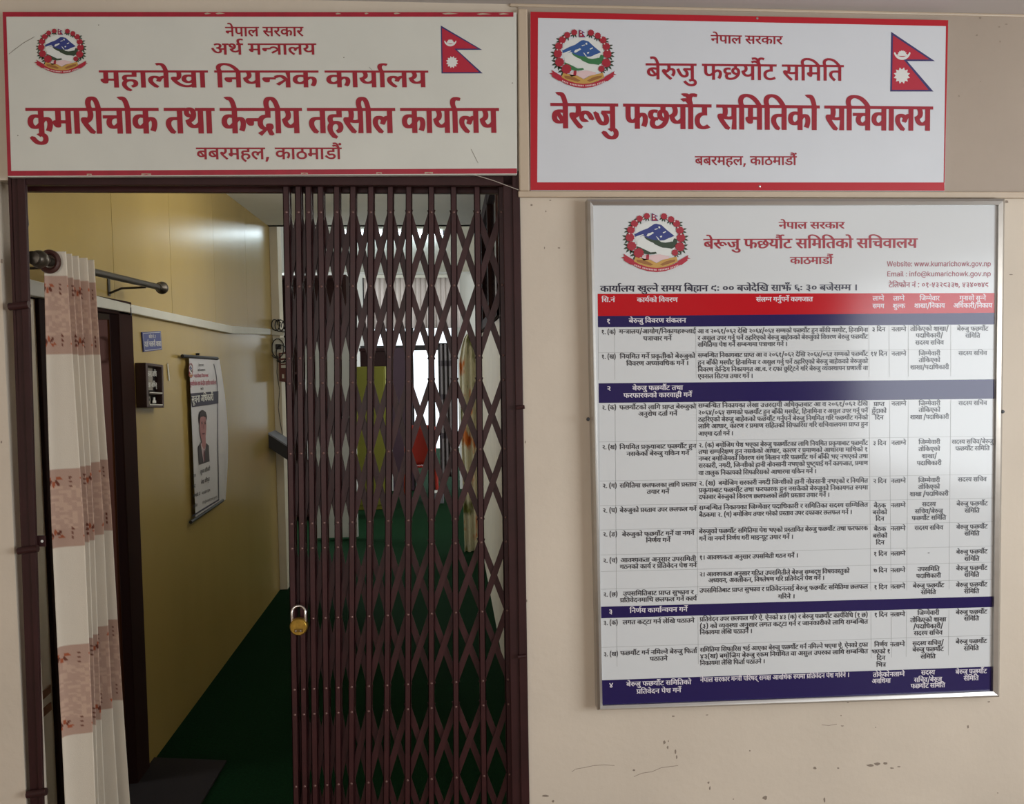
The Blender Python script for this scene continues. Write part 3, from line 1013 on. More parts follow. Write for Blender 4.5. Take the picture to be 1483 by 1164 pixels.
gc = MB().grid(drape, 24, 30).build('green_towel', M['green_cloth'], smooth=True)
gc.modifiers.new('thickness', 'SOLIDIFY').thickness = 0.006
tag(gc, 'green cloth hanging inside the side doorway behind the curtain', 'cloth')
h0 = at_y(174, 838, 2.0)
ch = thing('office_chair', 'dark chair back with a grey cover inside the side doorway', 'chair', (h0.x, 2.0, 0))
mb = MB()
mb.grid(lambda u, v: (h0.x - 0.1 + 0.42 * u, 2.0 + 0.05 * math.sin(PI * v), h0.z + 0.14 - 0.42 * v + 0.09 * math.sin(PI * u) - 0.06), 12, 8)
b_ = mb.build('backrest', mat('grey_chair_cover', (104, 98, 92), 0.7), ch, smooth=True)
b_.modifiers.new('thickness', 'SOLIDIFY').thickness = 0.05
MB().box(h0.x - 0.12, h0.x + 0.34, 1.9, 2.4, 0.42, 0.50).build('seat', M['black'], ch, bevel=0.02)
for dx in (-0.1, 0.3):
    for dy in (1.95, 2.35):
        MB().tube([(h0.x + dx, dy, 0), (h0.x + dx, dy, 0.44)], 0.014, 8).build('leg', M['black'], ch, smooth=True)
for dx in (-0.02, 0.24):
    MB().tube([(h0.x + dx, 2.36, 0.48), (h0.x + dx, 2.06, 0.75), (h0.x + dx, 2.03, h0.z)], 0.014, 8).build('back_post', M['black'], ch, smooth=True)

# ------------------------------------------------------------------ tube light on the beam
t0_, t1_ = at_y(492, 337, YT - 0.05), at_y(645, 337.5, YT - 0.05)
tl = thing('tube_light', 'lit white fluorescent tube on the far beam past the corridor', 'light', (0.5 * (t0_.x + t1_.x), YT, t0_.z))
zc = 0.5 * (t0_.z + t1_.z)
MB().box(t0_.x, t1_.x, YT - 0.045, YT, zc + 0.018, zc + 0.05).build('housing', M['pvc'], tl, bevel=0.003)
MB().tube([(t0_.x + 0.03, YT - 0.055, zc), (t1_.x - 0.03, YT - 0.055, zc)], 0.019, 14).build('tube', mat('lit_tube', (226, 244, 255), 0.4, emit=9), tl, smooth=True)
for x in (t0_.x + 0.015, t1_.x - 0.015):
    MB().box(x - 0.015, x + 0.015, YT - 0.07, YT - 0.03, zc - 0.02, zc + 0.02).build('end_cap', M['grey_box'], tl, bevel=0.003)

# ------------------------------------------------------------------ the room beyond
# floral curtain at the end of the right wall
f0, f1 = at_y(664, 484, YR + .06), at_y(692, 806, YR + .06)
fc = thing('floral_curtain', 'narrow white curtain with orange flowers at the right wall end', 'curtain', ((f0.x + f1.x) / 2, YR + .06, f1.z))


def fl(u, v):
    w = 1.0 if v > 0.12 else 0.35 + 0.65 * (v / 0.12) ** 0.6
    x0 = f0.x + (f1.x - f0.x) * 0 + 0.02 * v
    x1 = XR + 0.02
    xm = x0 + (x1 - x0) * 0.55
    x = xm + ((x0 + (x1 - x0) * u) - xm) * w
    return (x, YR + .07 + 0.022 * math.sin(u * 21 + 0.6 * math.sin(v * 5)), f0.z + (f1.z - f0.z) * v)


fm = mat('floral_cloth', (214, 208, 178), 0.85)
nt = fm.node_tree
tc = nt.nodes.new('ShaderNodeTexCoord')
mp = nt.nodes.new('ShaderNodeMapping')
mp.inputs['Scale'].default_value = (5.5, 5.5, 3.2)
ns = nt.nodes.new('ShaderNodeTexNoise')
ns.inputs['Scale'].default_value = 1.0
ns.inputs['Detail'].default_value = 3
rr = nt.nodes.new('ShaderNodeValToRGB')
rr.color_ramp.elements[0].position, rr.color_ramp.elements[0].color = 0.36, rgb(120, 122, 62)
rr.color_ramp.elements[1].position, rr.color_ramp.elements[1].color = 0.44, rgb(220, 214, 186)
e = rr.color_ramp.elements.new(0.53)
e.color = rgb(220, 214, 186)
e = rr.color_ramp.elements.new(0.60)
e.color = rgb(206, 116, 44)
e = rr.color_ramp.elements.new(0.72)
e.color = rgb(184, 74, 40)
nt.links.new(tc.outputs['Object'], mp.inputs['Vector'])
nt.links.new(mp.outputs['Vector'], ns.inputs['Vector'])
nt.links.new(ns.outputs['Fac'], rr.inputs['Fac'])
nt.links.new(rr.outputs['Color'], nt.nodes['Principled BSDF'].inputs['Base Color'])
o = MB().grid(fl, 50, 60).build('cloth', fm, fc, smooth=True)
o.modifiers.new('thickness', 'SOLIDIFY').thickness = 0.003
p = at_y(677, 478, YR + .06)
MB().tube([(p.x, YR, p.z + 0.02), (p.x, YR + 0.07, p.z + 0.02), (p.x, YR + 0.075, p.z - 0.02)], 0.006, 8).build('hook', steel, fc, smooth=True)

# striped grey curtain beside the far door
YC = YE - 0.25
k0, k1 = at_y(634, 498, YC), at_y(663, 690, YC)


def gcf(u, v):
    return (k0.x + (k1.x - k0.x) * u, YC + 0.03 * math.sin(u * 26), k0.z + (k1.z - k0.z) * v)


gm = mat('grey_curtain_cloth', (118, 112, 112), 0.85)
gm2 = mat('grey_curtain_stripe', (72, 64, 68), 0.85)
mb = MB().grid(gcf, 40, 24)
for i in range(len(mb.m)):
    r_, c_ = divmod(i, 40)
    mb.m[i] = 1 if (c_ % 9 in (4, 5) or r_ in (3, 9, 16)) else 0
o = mb.build('striped_curtain', [gm, gm2], smooth=True)
o.modifiers.new('thickness', 'SOLIDIFY').thickness = 0.003
kr = MB().tube([(k0.x - 0.04, YC, k0.z), (k1.x + 0.04, YC, k0.z)], 0.012, 8).tube([(k0.x - 0.03, YC, k0.z), (k0.x - 0.03, YE, k0.z)], 0.008, 6).tube([(k1.x + 0.03, YC, k0.z), (k1.x + 0.03, YE, k0.z)], 0.008, 6).build('curtain_rail', M['black'], o, smooth=True)
tag(o, 'grey striped curtain hanging beside the bright far doorway', 'curtain')

# pale vertical blind in front of the transom
bl0, bl1 = at_y(527, 403, YE - 0.05), at_y(667, 474, YE - 0.05)
vb = thing('vertical_blind', 'pale pleated blind across the top of the far window', 'blind', (0.5 * (bl0.x + bl1.x), YE - 0.05, bl1.z))


def blf(u, v):
    return (bl0.x + (bl1.x - bl0.x) * u, YE - 0.05 + 0.012 * math.sin(u * 120), bl0.z + (bl1.z - bl0.z) * v)


o = MB().grid(blf, 160, 2).build('blind_cloth', mat('blind_cloth', (206, 196, 192), 0.8), vb, smooth=True)
o.modifiers.new('thickness', 'SOLIDIFY').thickness = 0.002
MB().box(bl0.x, bl1.x, YE - 0.09, YE - 0.02, bl0.z, bl0.z + 0.04).build('head_rail', M['pvc'], vb)

# low white partition with papers on top, olive cupboard with a dark box, on the left of the far room
YP = 5.6
w0, w1_ = at_y(440, 494, YP), at_y(512, 494, YP)
pt = thing('partition', 'pale half-height partition behind the left bars of the gate', 'partition', (0.5 * (w0.x + w1_.x), YP, 0))
n_ = 3
for i in range(n_):
    xa, xb = w0.x + (w1_.x - w0.x) * i / n_, w0.x + (w1_.x - w0.x) * (i + 1) / n_
    MB().box(xa + 0.004, xb - 0.004, YP, YP + 0.04, 0.02, w0.z).build('panel', M['white_panel'], pt, bevel=0.004)
MB().box(w0.x, w1_.x, YP - 0.01, YP + 0.05, w0.z, w0.z + 0.025).build('cap_rail', M['white_panel'], pt)
rnd = random.Random(5)
for i in range(4):
    x = w0.x + 0.06 + i * (w1_.x - w0.x - 0.1) / 4
    h = 0.03 + 0.03 * rnd.random()
    o = MB().box(x, x + 0.10, YP - 0.005, YP + 0.045, w0.z + 0.025, w0.z + 0.025 + h).build('paper_bundle', M['paper'])
    tag(o, ('paper bundle at the left end of the pale partition top', 'second paper bundle from the left on the pale partition top', 'third paper bundle from the left on the pale partition top', 'paper bundle at the right end of the pale partition top')[i], 'papers', 'paper bundles on the partition')
YO = 7.2
c0_, c1_ = at_y(514, 531, YO), at_y(561, 690, YO)
cu = thing('olive_cupboard', 'olive green cupboard beside the dark far door', 'cupboard', (0.5 * (c0_.x + c1_.x), YO, 0))
MB().box(c0_.x, c1_.x, YO, YO + 0.5, 0.0, c0_.z).build('body', M['olive'], cu, bevel=0.006)
xm = 0.5 * (c0_.x + c1_.x)
for xa, xb in ((c0_.x + 0.015, xm - 0.004), (xm + 0.004, c1_.x - 0.015)):
    MB().box(xa, xb, YO - 0.018, YO, 0.06, c0_.z - 0.03).build('door', M['olive'], cu, bevel=0.003)
x0_, x1_ = at_y(521, 504, YO), at_y(560, 530, YO)
bx2 = thing('storage_box', 'dark maroon box standing on the olive cupboard', 'box', (0.5 * (x0_.x + x1_.x), YO, x1_.z))
MB().box(x0_.x, x1_.x, YO + 0.02, YO + 0.42, c0_.z, x0_.z - 0.04).build('body', M['maroon_dk'], bx2, bevel=0.004)
MB().box(x0_.x - 0.01, x1_.x + 0.01, YO + 0.01, YO + 0.43, x0_.z - 0.04, x0_.z).build('lid', M['maroon_dk'], bx2, bevel=0.004)
# tall dark bookcase behind the partition
YB = 6.6
k0_, k1_ = at_y(418, 398, YB), at_y(503, 490, YB)
bc = thing('dark_bookcase', 'tall dark wooden bookcase behind the pale partition', 'bookcase', (0.5 * (k0_.x + k1_.x), YB, 0))
mb = MB()
mb.box(k0_.x - 0.4, k1_.x, YB + 0.3, YB + 0.32, 0, k0_.z)
mb.box(k0_.x - 0.4, k0_.x - 0.37, YB, YB + 0.3, 0, k0_.z).box(k1_.x - 0.03, k1_.x, YB, YB + 0.3, 0, k0_.z)
mb.build('carcass', M['dark_wood'], bc)
for i in range(6):
    z = 0.05 + (k0_.z - 0.08) * i / 5
    MB().box(k0_.x - 0.37, k1_.x - 0.03, YB + 0.01, YB + 0.3, z, z + 0.025).build('shelf', M['dark_wood'], bc)

# red plastic chair in front of the far doorway, facing away from the camera
rc0 = at_y(608, 640, 7.7)
rx, ry = rc0.x, 7.7
rc = thing('plastic_chair', 'red plastic chair before the bright far doorway', 'chair', (rx, ry, 0))
o = MB().grid(lambda u, v: (rx - 0.2 + 0.4 * u, ry + 0.04 * math.cos((u - .5) * 3) - 0.02 + 0.06 * v, 0.95 - 0.52 * v + 0.03 * math.sin(PI * u)), 12, 10).build('backrest', M['red_plastic'], rc, smooth=True)
o.modifiers.new('thickness', 'SOLIDIFY').thickness = 0.02
MB().box(rx - 0.21, rx + 0.21, ry + 0.04, ry + 0.46, 0.42, 0.45).build('seat', M['red_plastic'], rc, bevel=0.01)
for dx in (-0.19, 0.19):
    for dy in (0.06, 0.44):
        MB().tube([(rx + dx * 1.08, ry + dy, 0), (rx + dx, ry + dy, 0.43)], [0.018, 0.024], 8).build('leg', M['red_plastic'], rc, smooth=True)
g = at_y(632, 704, 7.6)
gb = thing('floor_carton', 'small grey carton on the green carpet by the striped curtain', 'carton', (g.x, 7.6, 0))
MB().box(g.x - 0.07, g.x + 0.09, 7.5, 7.7, 0, 0.13).build('body', M['grey_box'], gb, bevel=0.003)
MB().box(g.x - 0.07, g.x + 0.09, 7.5, 7.7, 0.13, 0.137).build('flap', M['paper'], gb)

# cobweb thread drooping from the signboard corner
p = [at_y(x, y, -0.03) for x, y in ((668, 249.5), (690, 254), (715, 261.5), (735, 269), (751, 275))]
tag(MB().tube(p, 0.0011, 5).build('loose_thread', mat('pale_thread', (170, 160, 150), 0.8), smooth=True), 'loose pale thread from the gate signboard to the wall moulding', 'thread')
p = [at_y(x, y, 0.004) for x, y in ((37.5, 300), (40, 312), (41, 325), (39.5, 334), (37.5, 336))]
tag(MB().tube(p, 0.0016, 6).build('wire_loop', M['black'], smooth=True), 'short dark wire loop sticking out beside the left gate post', 'wire')
# ---- letterforms: outlines "x,y" (q = quadratic control point), contours split by "/"; and each text as (advance, [glyph x y ...])
GLYPHS = """213,-165 138,-62q 68,199q 68,337 68,477q 137,730q 213,832 294,832 226,726q 153,472q 153,336 153,203q 225,-56q 295,-165
90,594 115,608q 195,632q 248,632 328,632q 417,559q 417,498 417,424q 358,384 406,365q 450,299q 450,257 450,206q 387,129q 329,108 359,78q 418,9q 442,-25 377,-67 342,-17q 282,61q 254,91 225,87q 193,87 159,87q 111,122q 111,152 111,182q 147,212q 175,212 195,212q 240,195q 274,167 322,176q 367,224q 367,260 367,295q 314,343q 264,346 231,340q 193,340 189,411 249,411q 313,432q 338,470q 338,495 338,530q 290,562q 252,562 218,562q 150,542q 115,525
60,-165 128,-59q 200,197q 200,330 200,464q 129,723q 59,832 141,832 216,729q 286,467q 286,329 286,190q 216,-64q 141,-165
777,551 452,551 452,349 500,399q 569,399 634,399q 716,316q 716,239 716,193q 686,89q 651,39 579,80 604,112q 636,196q 636,237 636,284q 597,330q 562,330 508,330q 452,258 452,0 371,0 371,174 347,154q 276,118q 226,118 179,118q 96,156q 46,233q 46,290 46,370q 156,464q 244,464 267,464q 324,457q 339,454 333,381 317,385q 268,391q 249,391 191,391q 127,339q 127,292 127,239q 188,188q 228,188 272,188q 341,230q 371,260 371,551 0,551 0,622 777,622
170,551 170,0 89,0 89,551 0,551 0,622 273,622 273,551/90,615 69,694q 28,785q -22,823q -56,823 -78,823q -112,814q -126,809 -150,882 -111,896q -59,896 -5,896q 74,845q 137,722q 165,615
255,464 268,464q 307,461q 344,457q 354,454 349,381 330,385q 282,391q 259,391 197,391q 127,337q 127,287 127,236q 191,188q 240,188 284,188q 369,233q 400,274 386,310q 380,353 442,366q 502,413q 502,457 502,485q 479,533q 465,551 0,551 0,622 937,622 937,551 833,551 833,0 752,0 752,179 724,161q 646,132q 595,132 546,132q 468,170q 440,204 416,182q 359,143q 284,118q 233,118 181,118q 96,160q 46,235q 46,286 46,372q 161,464q/471,301 491,252q 552,203q 601,203 651,203q 725,245q 752,274 752,551 553,551 582,499q 582,445 582,337q
571,551 467,551 467,0 387,0 387,165 361,147q 286,118q 233,118 179,118q 95,160q 46,235q 46,286 46,372q 161,464q 255,464 268,464q 307,461q 344,457q 354,454 349,381 330,385q 282,391q 259,391 197,391q 127,337q 127,287 127,236q 190,188q 235,188 287,188q 362,233q 387,260 387,551 0,551 0,622 571,622
380,42 326,-12 270,37q 171,137q 95,225q 73,256 51,287q 40,323q 40,340 40,359q 70,393q 104,393 129,393q 166,370q 181,350 202,369q 217,428q 217,458 217,488q 208,536q 201,551 0,551 0,622 494,622 520,632q 552,632 593,632q 668,597q 716,525q 716,469 716,395q 636,303q 562,274 585,238q 643,203q 694,203 746,203q 820,243q 852,275 852,551 770,551 770,622 1036,622 1036,551 933,551 933,0 852,0 852,180 823,161q 743,132q 688,132 619,132q 513,197q 484,259 436,251q 380,251 338,251q 245,266q 212,277 192,264q 167,253 208,201q 319,91q/369,322 410,322q 479,328q 519,337 582,358q 635,422q 635,467 635,517q 588,568q 551,568 526,568q 494,544q 494,521 494,470q 575,461 567,391 502,400q 426,461q 426,519 426,536q 430,551 281,551 288,534q 298,488q 298,458 298,416q 279,354q 262,333 314,322q
170,551 170,0 89,0 89,551 0,551 0,622 273,622 273,551
470,218 470,148q 379,80q 312,80 226,80q 92,208q 29,356 100,382 143,276q 243,153q 305,153 343,153q 391,188q 391,227 391,264q 350,322q 318,347 291,342q 260,341 255,411 323,413q 380,457q 380,494 380,530q 333,562q 302,562 265,562q 205,542q 171,525 146,594 172,608q 249,632q 298,632 376,632q 459,554q 459,495 459,417q 392,375 403,365q 412,355 450,350q 486,350 518,350q 568,356q 594,363 594,551 521,551 521,622 779,622 779,551 675,551 675,0 594,0 594,290 570,284q 524,279q 498,279 481,279q 455,282 470,252q
0,622 569,622 569,551 466,551 466,0 385,0 385,298 204,298 204,244 204,216q 176,188q 153,188 129,188q 75,230q 37,290q 37,318 37,341q 64,369q 98,369 385,369 385,551 0,551
-248,-12 -194,11q -136,11 -61,11q 22,-66q 22,-129 22,-190q -71,-268q -157,-268 -254,-268q -395,-176q -455,-100 -394,-57 -355,-105q -285,-167q -206,-196q -157,-196 -51,-196q -51,-122 -51,-89q -100,-57q -131,-57 -158,-57q -201,-68q -222,-79
587,551 587,0 506,0 506,266 477,257q 419,251q 380,251 338,251q 245,266q 212,277 192,264q 167,253 208,201q 319,91q 380,42 326,-12 270,37q 171,137q 95,225q 73,256 51,287q 40,323q 40,340 40,359q 70,393q 104,393 129,393q 166,370q 181,350 202,369q 217,428q 217,458 217,488q 208,536q 201,551 0,551 0,622 691,622 691,551/369,322 408,322q 472,330q 506,339 506,551 281,551 288,534q 298,488q 298,458 298,416q 279,354q 262,333 314,322q
395,42 341,-12 282,37q 178,137q 98,225q 75,256 53,287q 40,323q 40,340 40,359q 70,393q 104,393 129,393q 166,370q 181,349 220,369q 256,429q 256,468 256,491q 246,536q 239,551 0,551 0,622 424,622 424,551 320,551 336,516q 336,458 336,403q 292,327q 216,274q 167,254 212,202q 331,91q
0,551 0,622 693,622 693,551 589,551 589,0 508,0 508,355 502,356q 494,356 470,356q 420,332q 374,269q 356,208 279,232 291,278q 311,313 287,331q 239,353q 209,353 169,353q 126,307q 126,271 126,233q 169,164q 251,89q 309,40 255,-12 197,38q 101,129q 45,222q 45,275 45,328q 94,395q 168,426q 204,426 248,426q 321,397q 354,370 412,426q 499,426 504,426q 508,426 508,551
208,551 208,234 208,208q 183,178q 160,178 134,178q 79,220q 41,280q 41,308 41,331q 68,359q 102,359 127,359 127,551 0,551 0,622 578,622 578,551 474,551 474,0 393,0 393,551
481,551 481,0 400,0 400,328 291,328 230,328q 169,316q 150,299 126,280q 126,237 126,188q 200,97q 271,40 217,-12 171,28q 92,108q 45,194q 45,242 45,277q 72,333q 93,351 122,376q 204,399q 272,399 400,399 400,551 0,551 0,622 584,622 584,551
519,551 371,551 371,349 316,349 268,349q 204,333q 181,318 126,280q 126,215 126,167q 170,104q 241,74q 283,74 337,74q 413,99q 455,121 482,47 438,27q 339,0q 286,0 217,0q 108,52q 46,150q 46,220 46,285q 114,374q 225,420q 288,420 290,420 290,551 0,551 0,622 519,622
-179,-44 -156,-39q -131,-39 -63,-39q 38,-90q 117,-176q 151,-227 94,-268 44,-188q -57,-113q -125,-113 -137,-113q -158,-116q -167,-118
-190,615 -211,650q -240,726q -240,762 -240,829q -151,896q -85,896 -53,896q 1,883q 21,872 -1,806 -18,815q -56,827q -78,827 -118,827q -160,782q -160,747 -160,714q -133,651q -108,615
653,551 653,0 572,0 572,370 435,370 394,370q 378,373 414,343q 458,263q 458,218 458,172q 417,110q 350,80q 310,80 257,80q 161,141q 73,282q 31,401 102,426 148,292q 248,153q 306,153 338,153q 379,187q 379,227 379,271q 318,349q 273,377 302,441 572,441 572,551 0,551 0,622 757,622 757,551
-185,615 -202,650q -220,714q -220,748 -220,813q -136,896q -61,896 -1,896q 79,839q 137,718q 163,622 273,622 273,551 170,551 170,0 89,0 89,551 0,551 0,622 87,622 59,726q -2,825q -57,825 -97,825q -139,776q -139,733 -139,699q -119,644q -105,615
89,551 0,551 0,622 80,622 68,644q 53,694q 53,724 53,802q 169,896q 266,896 407,896q 625,743q 704,615 620,615 467,824q 283,824 213,824q 134,765q 134,714 134,684q 153,639q 165,622 273,622 273,551 170,551 170,0 89,0
207,321 428,321 428,250 207,250 207,213 207,180q 178,151q 159,151 140,151q 98,176q 62,215q 39,259q 39,278 39,296q 66,321q 100,321 126,321 126,551 0,551 0,622 364,622 364,551 207,551
585,551 482,551 482,0 401,0 401,165 374,147q 297,118q 241,118 185,118q 96,160q 46,235q 46,286 46,372q 167,464q 265,464 279,464q 319,461q 358,457q 369,454 363,385 343,389q 293,395q 268,395 248,395q 230,392 365,224 384,238q 401,256 401,551 0,551 0,622 585,622/127,287 127,235q 194,184q 242,184 260,184q 293,190q 308,195 168,370 127,342q
89,551 0,551 0,622 80,622 68,644q 53,692q 53,724 53,807q 210,896q 352,896 518,896q 786,823q 995,696q 1072,615 975,615 848,716q 549,824q 380,824 256,824q 134,769q 134,707 134,681q 153,638q 165,622 273,622 273,551 170,551 170,0 89,0
918,551 814,551 814,0 733,0 733,150 702,130q 629,103q 571,103 494,103q 399,184q 399,251 399,278q 417,328q 436,348 389,366q 330,437q 330,493 330,553q 412,632q 475,632 528,632q 599,576q 599,531 599,484q 559,443 498,482 509,492q 518,515q 518,526 518,541q 498,568q 472,568 444,568q 404,524q 404,489 404,457q 435,418q 484,400q 511,397 541,405q 576,405 587,405q 614,403q 621,402 614,332 608,333q 591,333q 586,333 536,333q 479,292q 479,254 479,213q 536,173q 580,173 633,173q 707,216q 733,245 733,551 671,551 671,622 918,622/0,622 303,622 303,551 0,551/205,298 205,244 205,216q 176,188q 153,188 129,188q 75,230q 37,290q 37,318 37,341q 64,369q 98,369 380,369 380,298
49,338 291,338 291,256 49,256
305,833 387,833 125,-166 42,-166
479,551 479,0 398,0 398,191 369,172q 301,146q 254,146 214,146q 149,173q 128,194 103,221q 79,294q 79,358 79,551 0,551 0,622 583,622 583,551/398,551 160,551 160,369 160,328q 166,280q 179,251q 190,240 213,217q 263,217 303,217q 373,255q 398,280
413,-58 392,-24q 354,46q 342,73 330,71q 302,68q 287,68 245,68q 160,89q 89,136q 46,215q 46,272 46,316q 77,379q 102,401 135,430q 231,456q 290,456 295,456 295,551 0,551 0,622 534,622 534,551 376,551 376,385 327,385 269,385q 198,371q 173,355 151,340q 126,294q 126,262 126,209q 205,140q 287,140 293,140q 305,140q 312,141 306,161q 306,176 306,211q 348,240q 373,240 416,240q 461,191q 461,162 461,130q 432,95q 410,86 422,62q 455,11q 480,-24
89,551 0,551 0,622 80,622 68,644q 53,693q 53,723 53,802q 175,896q 277,896 381,896q 556,826q 700,700q 756,615 671,615 501,824q 297,824 220,824q 134,765q 134,712 134,683q 153,639q 165,622 273,622 273,551 170,551 170,0 89,0
630,551 526,551 526,0 445,0 445,150 414,130q 341,103q 283,103 206,103q 111,184q 111,251 111,278q 129,328q 148,348 101,366q 42,437q 42,493 42,553q 124,632q 187,632 240,632q 311,576q 311,531 311,484q 271,443 210,482 221,492q 230,515q 230,526 230,541q 210,568q 184,568 156,568q 116,524q 116,489 116,457q 147,418q 196,400q 223,397 253,405q 288,405 299,405q 326,403q 333,402 326,332 320,333q 303,333q 298,333 248,333q 191,292q 191,254 191,213q 248,173q 292,173 345,173q 419,216q 445,245 445,551 383,551 383,622 630,622
88,0 88,728 531,728 531,646 181,646 181,408 507,408 507,326 181,326 181,82 536,82 536,0
77,0 77,546 163,546 163,424 156,424 167,468q 216,526q 281,556q 316,556 375,556q 449,482q 460,423 448,423 458,464q 510,523q 583,556q 627,556 674,556q 752,515q 799,432q 799,368 799,0 711,0 711,366 711,425q 645,476q 601,476 564,476q 511,445q 482,391q 482,356 482,0 394,0 394,375 394,420q 333,476q 287,476 255,476q 199,446q 165,387q 165,344 165,0
230,-13 178,-13q 94,26q 44,102q 44,155 44,202q 81,261q 143,294q 218,311q 256,316 305,322q 367,329q 396,346q 396,366 396,369 396,403q 371,450q 320,476q 282,476 243,476q 188,451q 153,415q 144,396 60,423 81,473q 152,529q 238,553q 280,553 307,553q 377,540q 442,500q 484,424q 484,360 484,0 398,0 398,74 392,74 383,55q 342,15q 276,-13q/245,65 294,65q 361,103q 396,164q 396,197 396,273 391,267q 355,256q 309,249q 265,243q 252,242 221,238q 166,219q 132,182q 132,151 132,123q 162,84q 212,65q
77,0 77,546 165,546 165,0/122,635 97,635q 61,669q 61,693 61,718q 97,751q 122,751 147,751q 183,718q 183,693 183,669q 147,635q
200,-4 138,-4q 77,62q 77,121 77,728 165,728 165,143 165,105q 183,75q 210,75 225,75q 239,77q 246,79 263,4 251,1q 217,-4q
136,-6 109,-6q 70,32q 70,60 70,87q 109,125q 136,125 164,125q 202,87q 202,60 202,32q 164,-6q/136,389 109,389q 70,427q 70,455 70,482q 109,521q 136,521 164,521q 202,482q 202,455 202,427q 164,389q
165,327 165,0 77,0 77,546 162,546 162,414 150,414 175,489q 267,553q 329,553 384,553q 467,507q 514,416q 514,347 514,0 426,0 426,339 426,402q 360,474q 303,474 264,474q 201,439q 165,374q
331,546 331,471 10,471 10,546/117,0 117,619 117,666q 162,729q 233,762q 272,762 304,762q 345,751q 354,747 330,672 323,674q 301,680q 283,680 242,680q 205,639q 205,599 205,0
299,-12 225,-12q 113,59q 51,186q 51,270 51,355q 113,482q 225,553q 299,553 374,553q 486,482q 549,355q 549,270 549,186q 486,59q 374,-12q/299,67 354,67q 426,124q 460,216q 460,270 460,324q 426,417q 354,474q 299,474 245,474q 174,417q 140,324q 140,270 140,216q 174,124q 245,67q
510,-193 401,-193q 233,-133q 118,-19q 60,149q 60,256 60,360q 119,525q 233,641q 396,702q 500,702 600,702q 752,637q 854,526q 906,387q 906,312 906,260q 896,155q 862,68q 795,15q 738,15 713,15q 653,30q 608,66q 604,97 600,97 587,65q 521,18q 466,18 401,18q 314,83q 270,192q 270,261 270,327q 322,430q 413,490q 471,490 518,490q 581,456q 594,438 599,438 599,479 676,479 676,157 676,127q 709,83q 740,83 776,83q 814,132q 829,234q 829,313 829,374q 788,488q 706,579q 581,632q 497,632 413,632q 281,581q 189,483q 141,343q 141,254 141,164q 189,24q 284,-72q 422,-122q 513,-122 552,-122q 627,-107q 686,-89q 700,-84 721,-153 698,-162q 627,-181q 547,-193q/470,93 517,93q 575,131q 602,208q 602,265 602,324q 573,390q 515,417q 472,417 432,417q 375,375q 345,306q 345,265 345,220q 370,141q 424,93q
160,196 160,305 176,305 409,546 518,546 266,287 256,287/77,0 77,728 165,728 165,0/422,0 213,267 276,329 535,0
262,-7 207,-7q 124,39q 77,130q 77,199 77,546 165,546 165,207 165,144q 231,72q 289,72 328,72q 390,106q 426,172q 426,219 426,546 514,546 514,0 429,0 429,132 441,132 416,56q 322,-7q
77,0 77,546 162,546 162,462 168,462 183,503q 261,554q 310,554 319,554q 346,553q 354,552 354,464 350,465q 319,469q 301,469 262,469q 200,436q 165,379q 165,342 165,0
299,-12 225,-12q 113,59q 51,186q 51,270 51,355q 113,482q 225,553q 299,553 339,553q 409,532q 467,494q 509,438q 521,402 436,378 430,399q 406,434q 371,460q 326,474q 299,474 245,474q 174,417q 140,324q 140,270 140,216q 174,124q 245,67q 299,67 327,67q 373,82q 408,108q 433,146q 438,167 522,144 512,107q 469,50q 411,9q 339,-12q
165,327 165,0 77,0 77,728 165,728 165,414 150,414 175,489q 267,553q 329,553 384,553q 468,507q 514,416q 514,347 514,0 426,0 426,339 426,402q 360,474q 303,474 264,474q 201,439q 165,374q
200,0 34,546 127,546 194,308 208,259q 239,135q 254,57 239,57 253,132q 284,256q 298,308 363,546 457,546 521,308 535,257q 565,134q 580,57 564,57 580,133q 610,256q 625,308 691,546 784,546 619,0 531,0 460,247 450,285q 429,363q 410,445q 399,487 419,487 409,445q 389,363q 369,284q 358,247 287,0
136,-6 109,-6q 70,32q 70,60 70,87q 109,125q 136,125 164,125q 202,87q 202,60 202,32q 164,-6q
298,-216 238,-216q 149,-185q 91,-134q 74,-104 145,-59 157,-74q 191,-112q 250,-139q 298,-139 364,-139q 448,-77q 448,-9 448,100 440,100 431,84q 397,42q 334,9q 281,9 216,9q 111,71q 51,190q 51,275 51,360q 110,484q 215,553q 283,553 336,553q 399,518q 433,473q 442,458 451,458 451,546 536,546 536,-14 536,-84q 473,-174q 365,-216q/296,87 346,87q 414,132q 449,218q 449,277 449,335q 415,424q 346,474q 296,474 244,474q 175,421q 140,332q 140,277 140,221q 175,135q 245,87q
235,0 26,546 123,546 239,222 257,172q 283,72q 297,25 265,25 279,72q 305,172q 323,222 439,546 536,546 327,0
77,-204 77,546 162,546 162,458 172,458 181,473q 214,518q 277,553q 330,553 398,553q 502,484q 562,358q 562,271 562,185q 503,58q 399,-12q 331,-12 279,-12q 215,24q 181,69q 172,84 165,84 165,-204/317,67 369,67q 438,122q 472,215q 472,272 472,329q 438,420q 369,474q 317,474 267,474q 199,423q 164,333q 164,272 164,212q 199,119q 268,67q
224,0 25,728 120,728 235,281 245,246q 261,172q 277,96q 284,56 272,56 280,96q 295,172q 313,246q 322,281 440,728 545,728 662,281 672,246q 689,172q 706,96q 713,56 700,56 708,96q 723,172q 741,246q 750,281 864,728 960,728 761,0 653,0 528,461 516,506q 493,612q 482,681 502,681 491,616q 471,513q 457,461 332,0
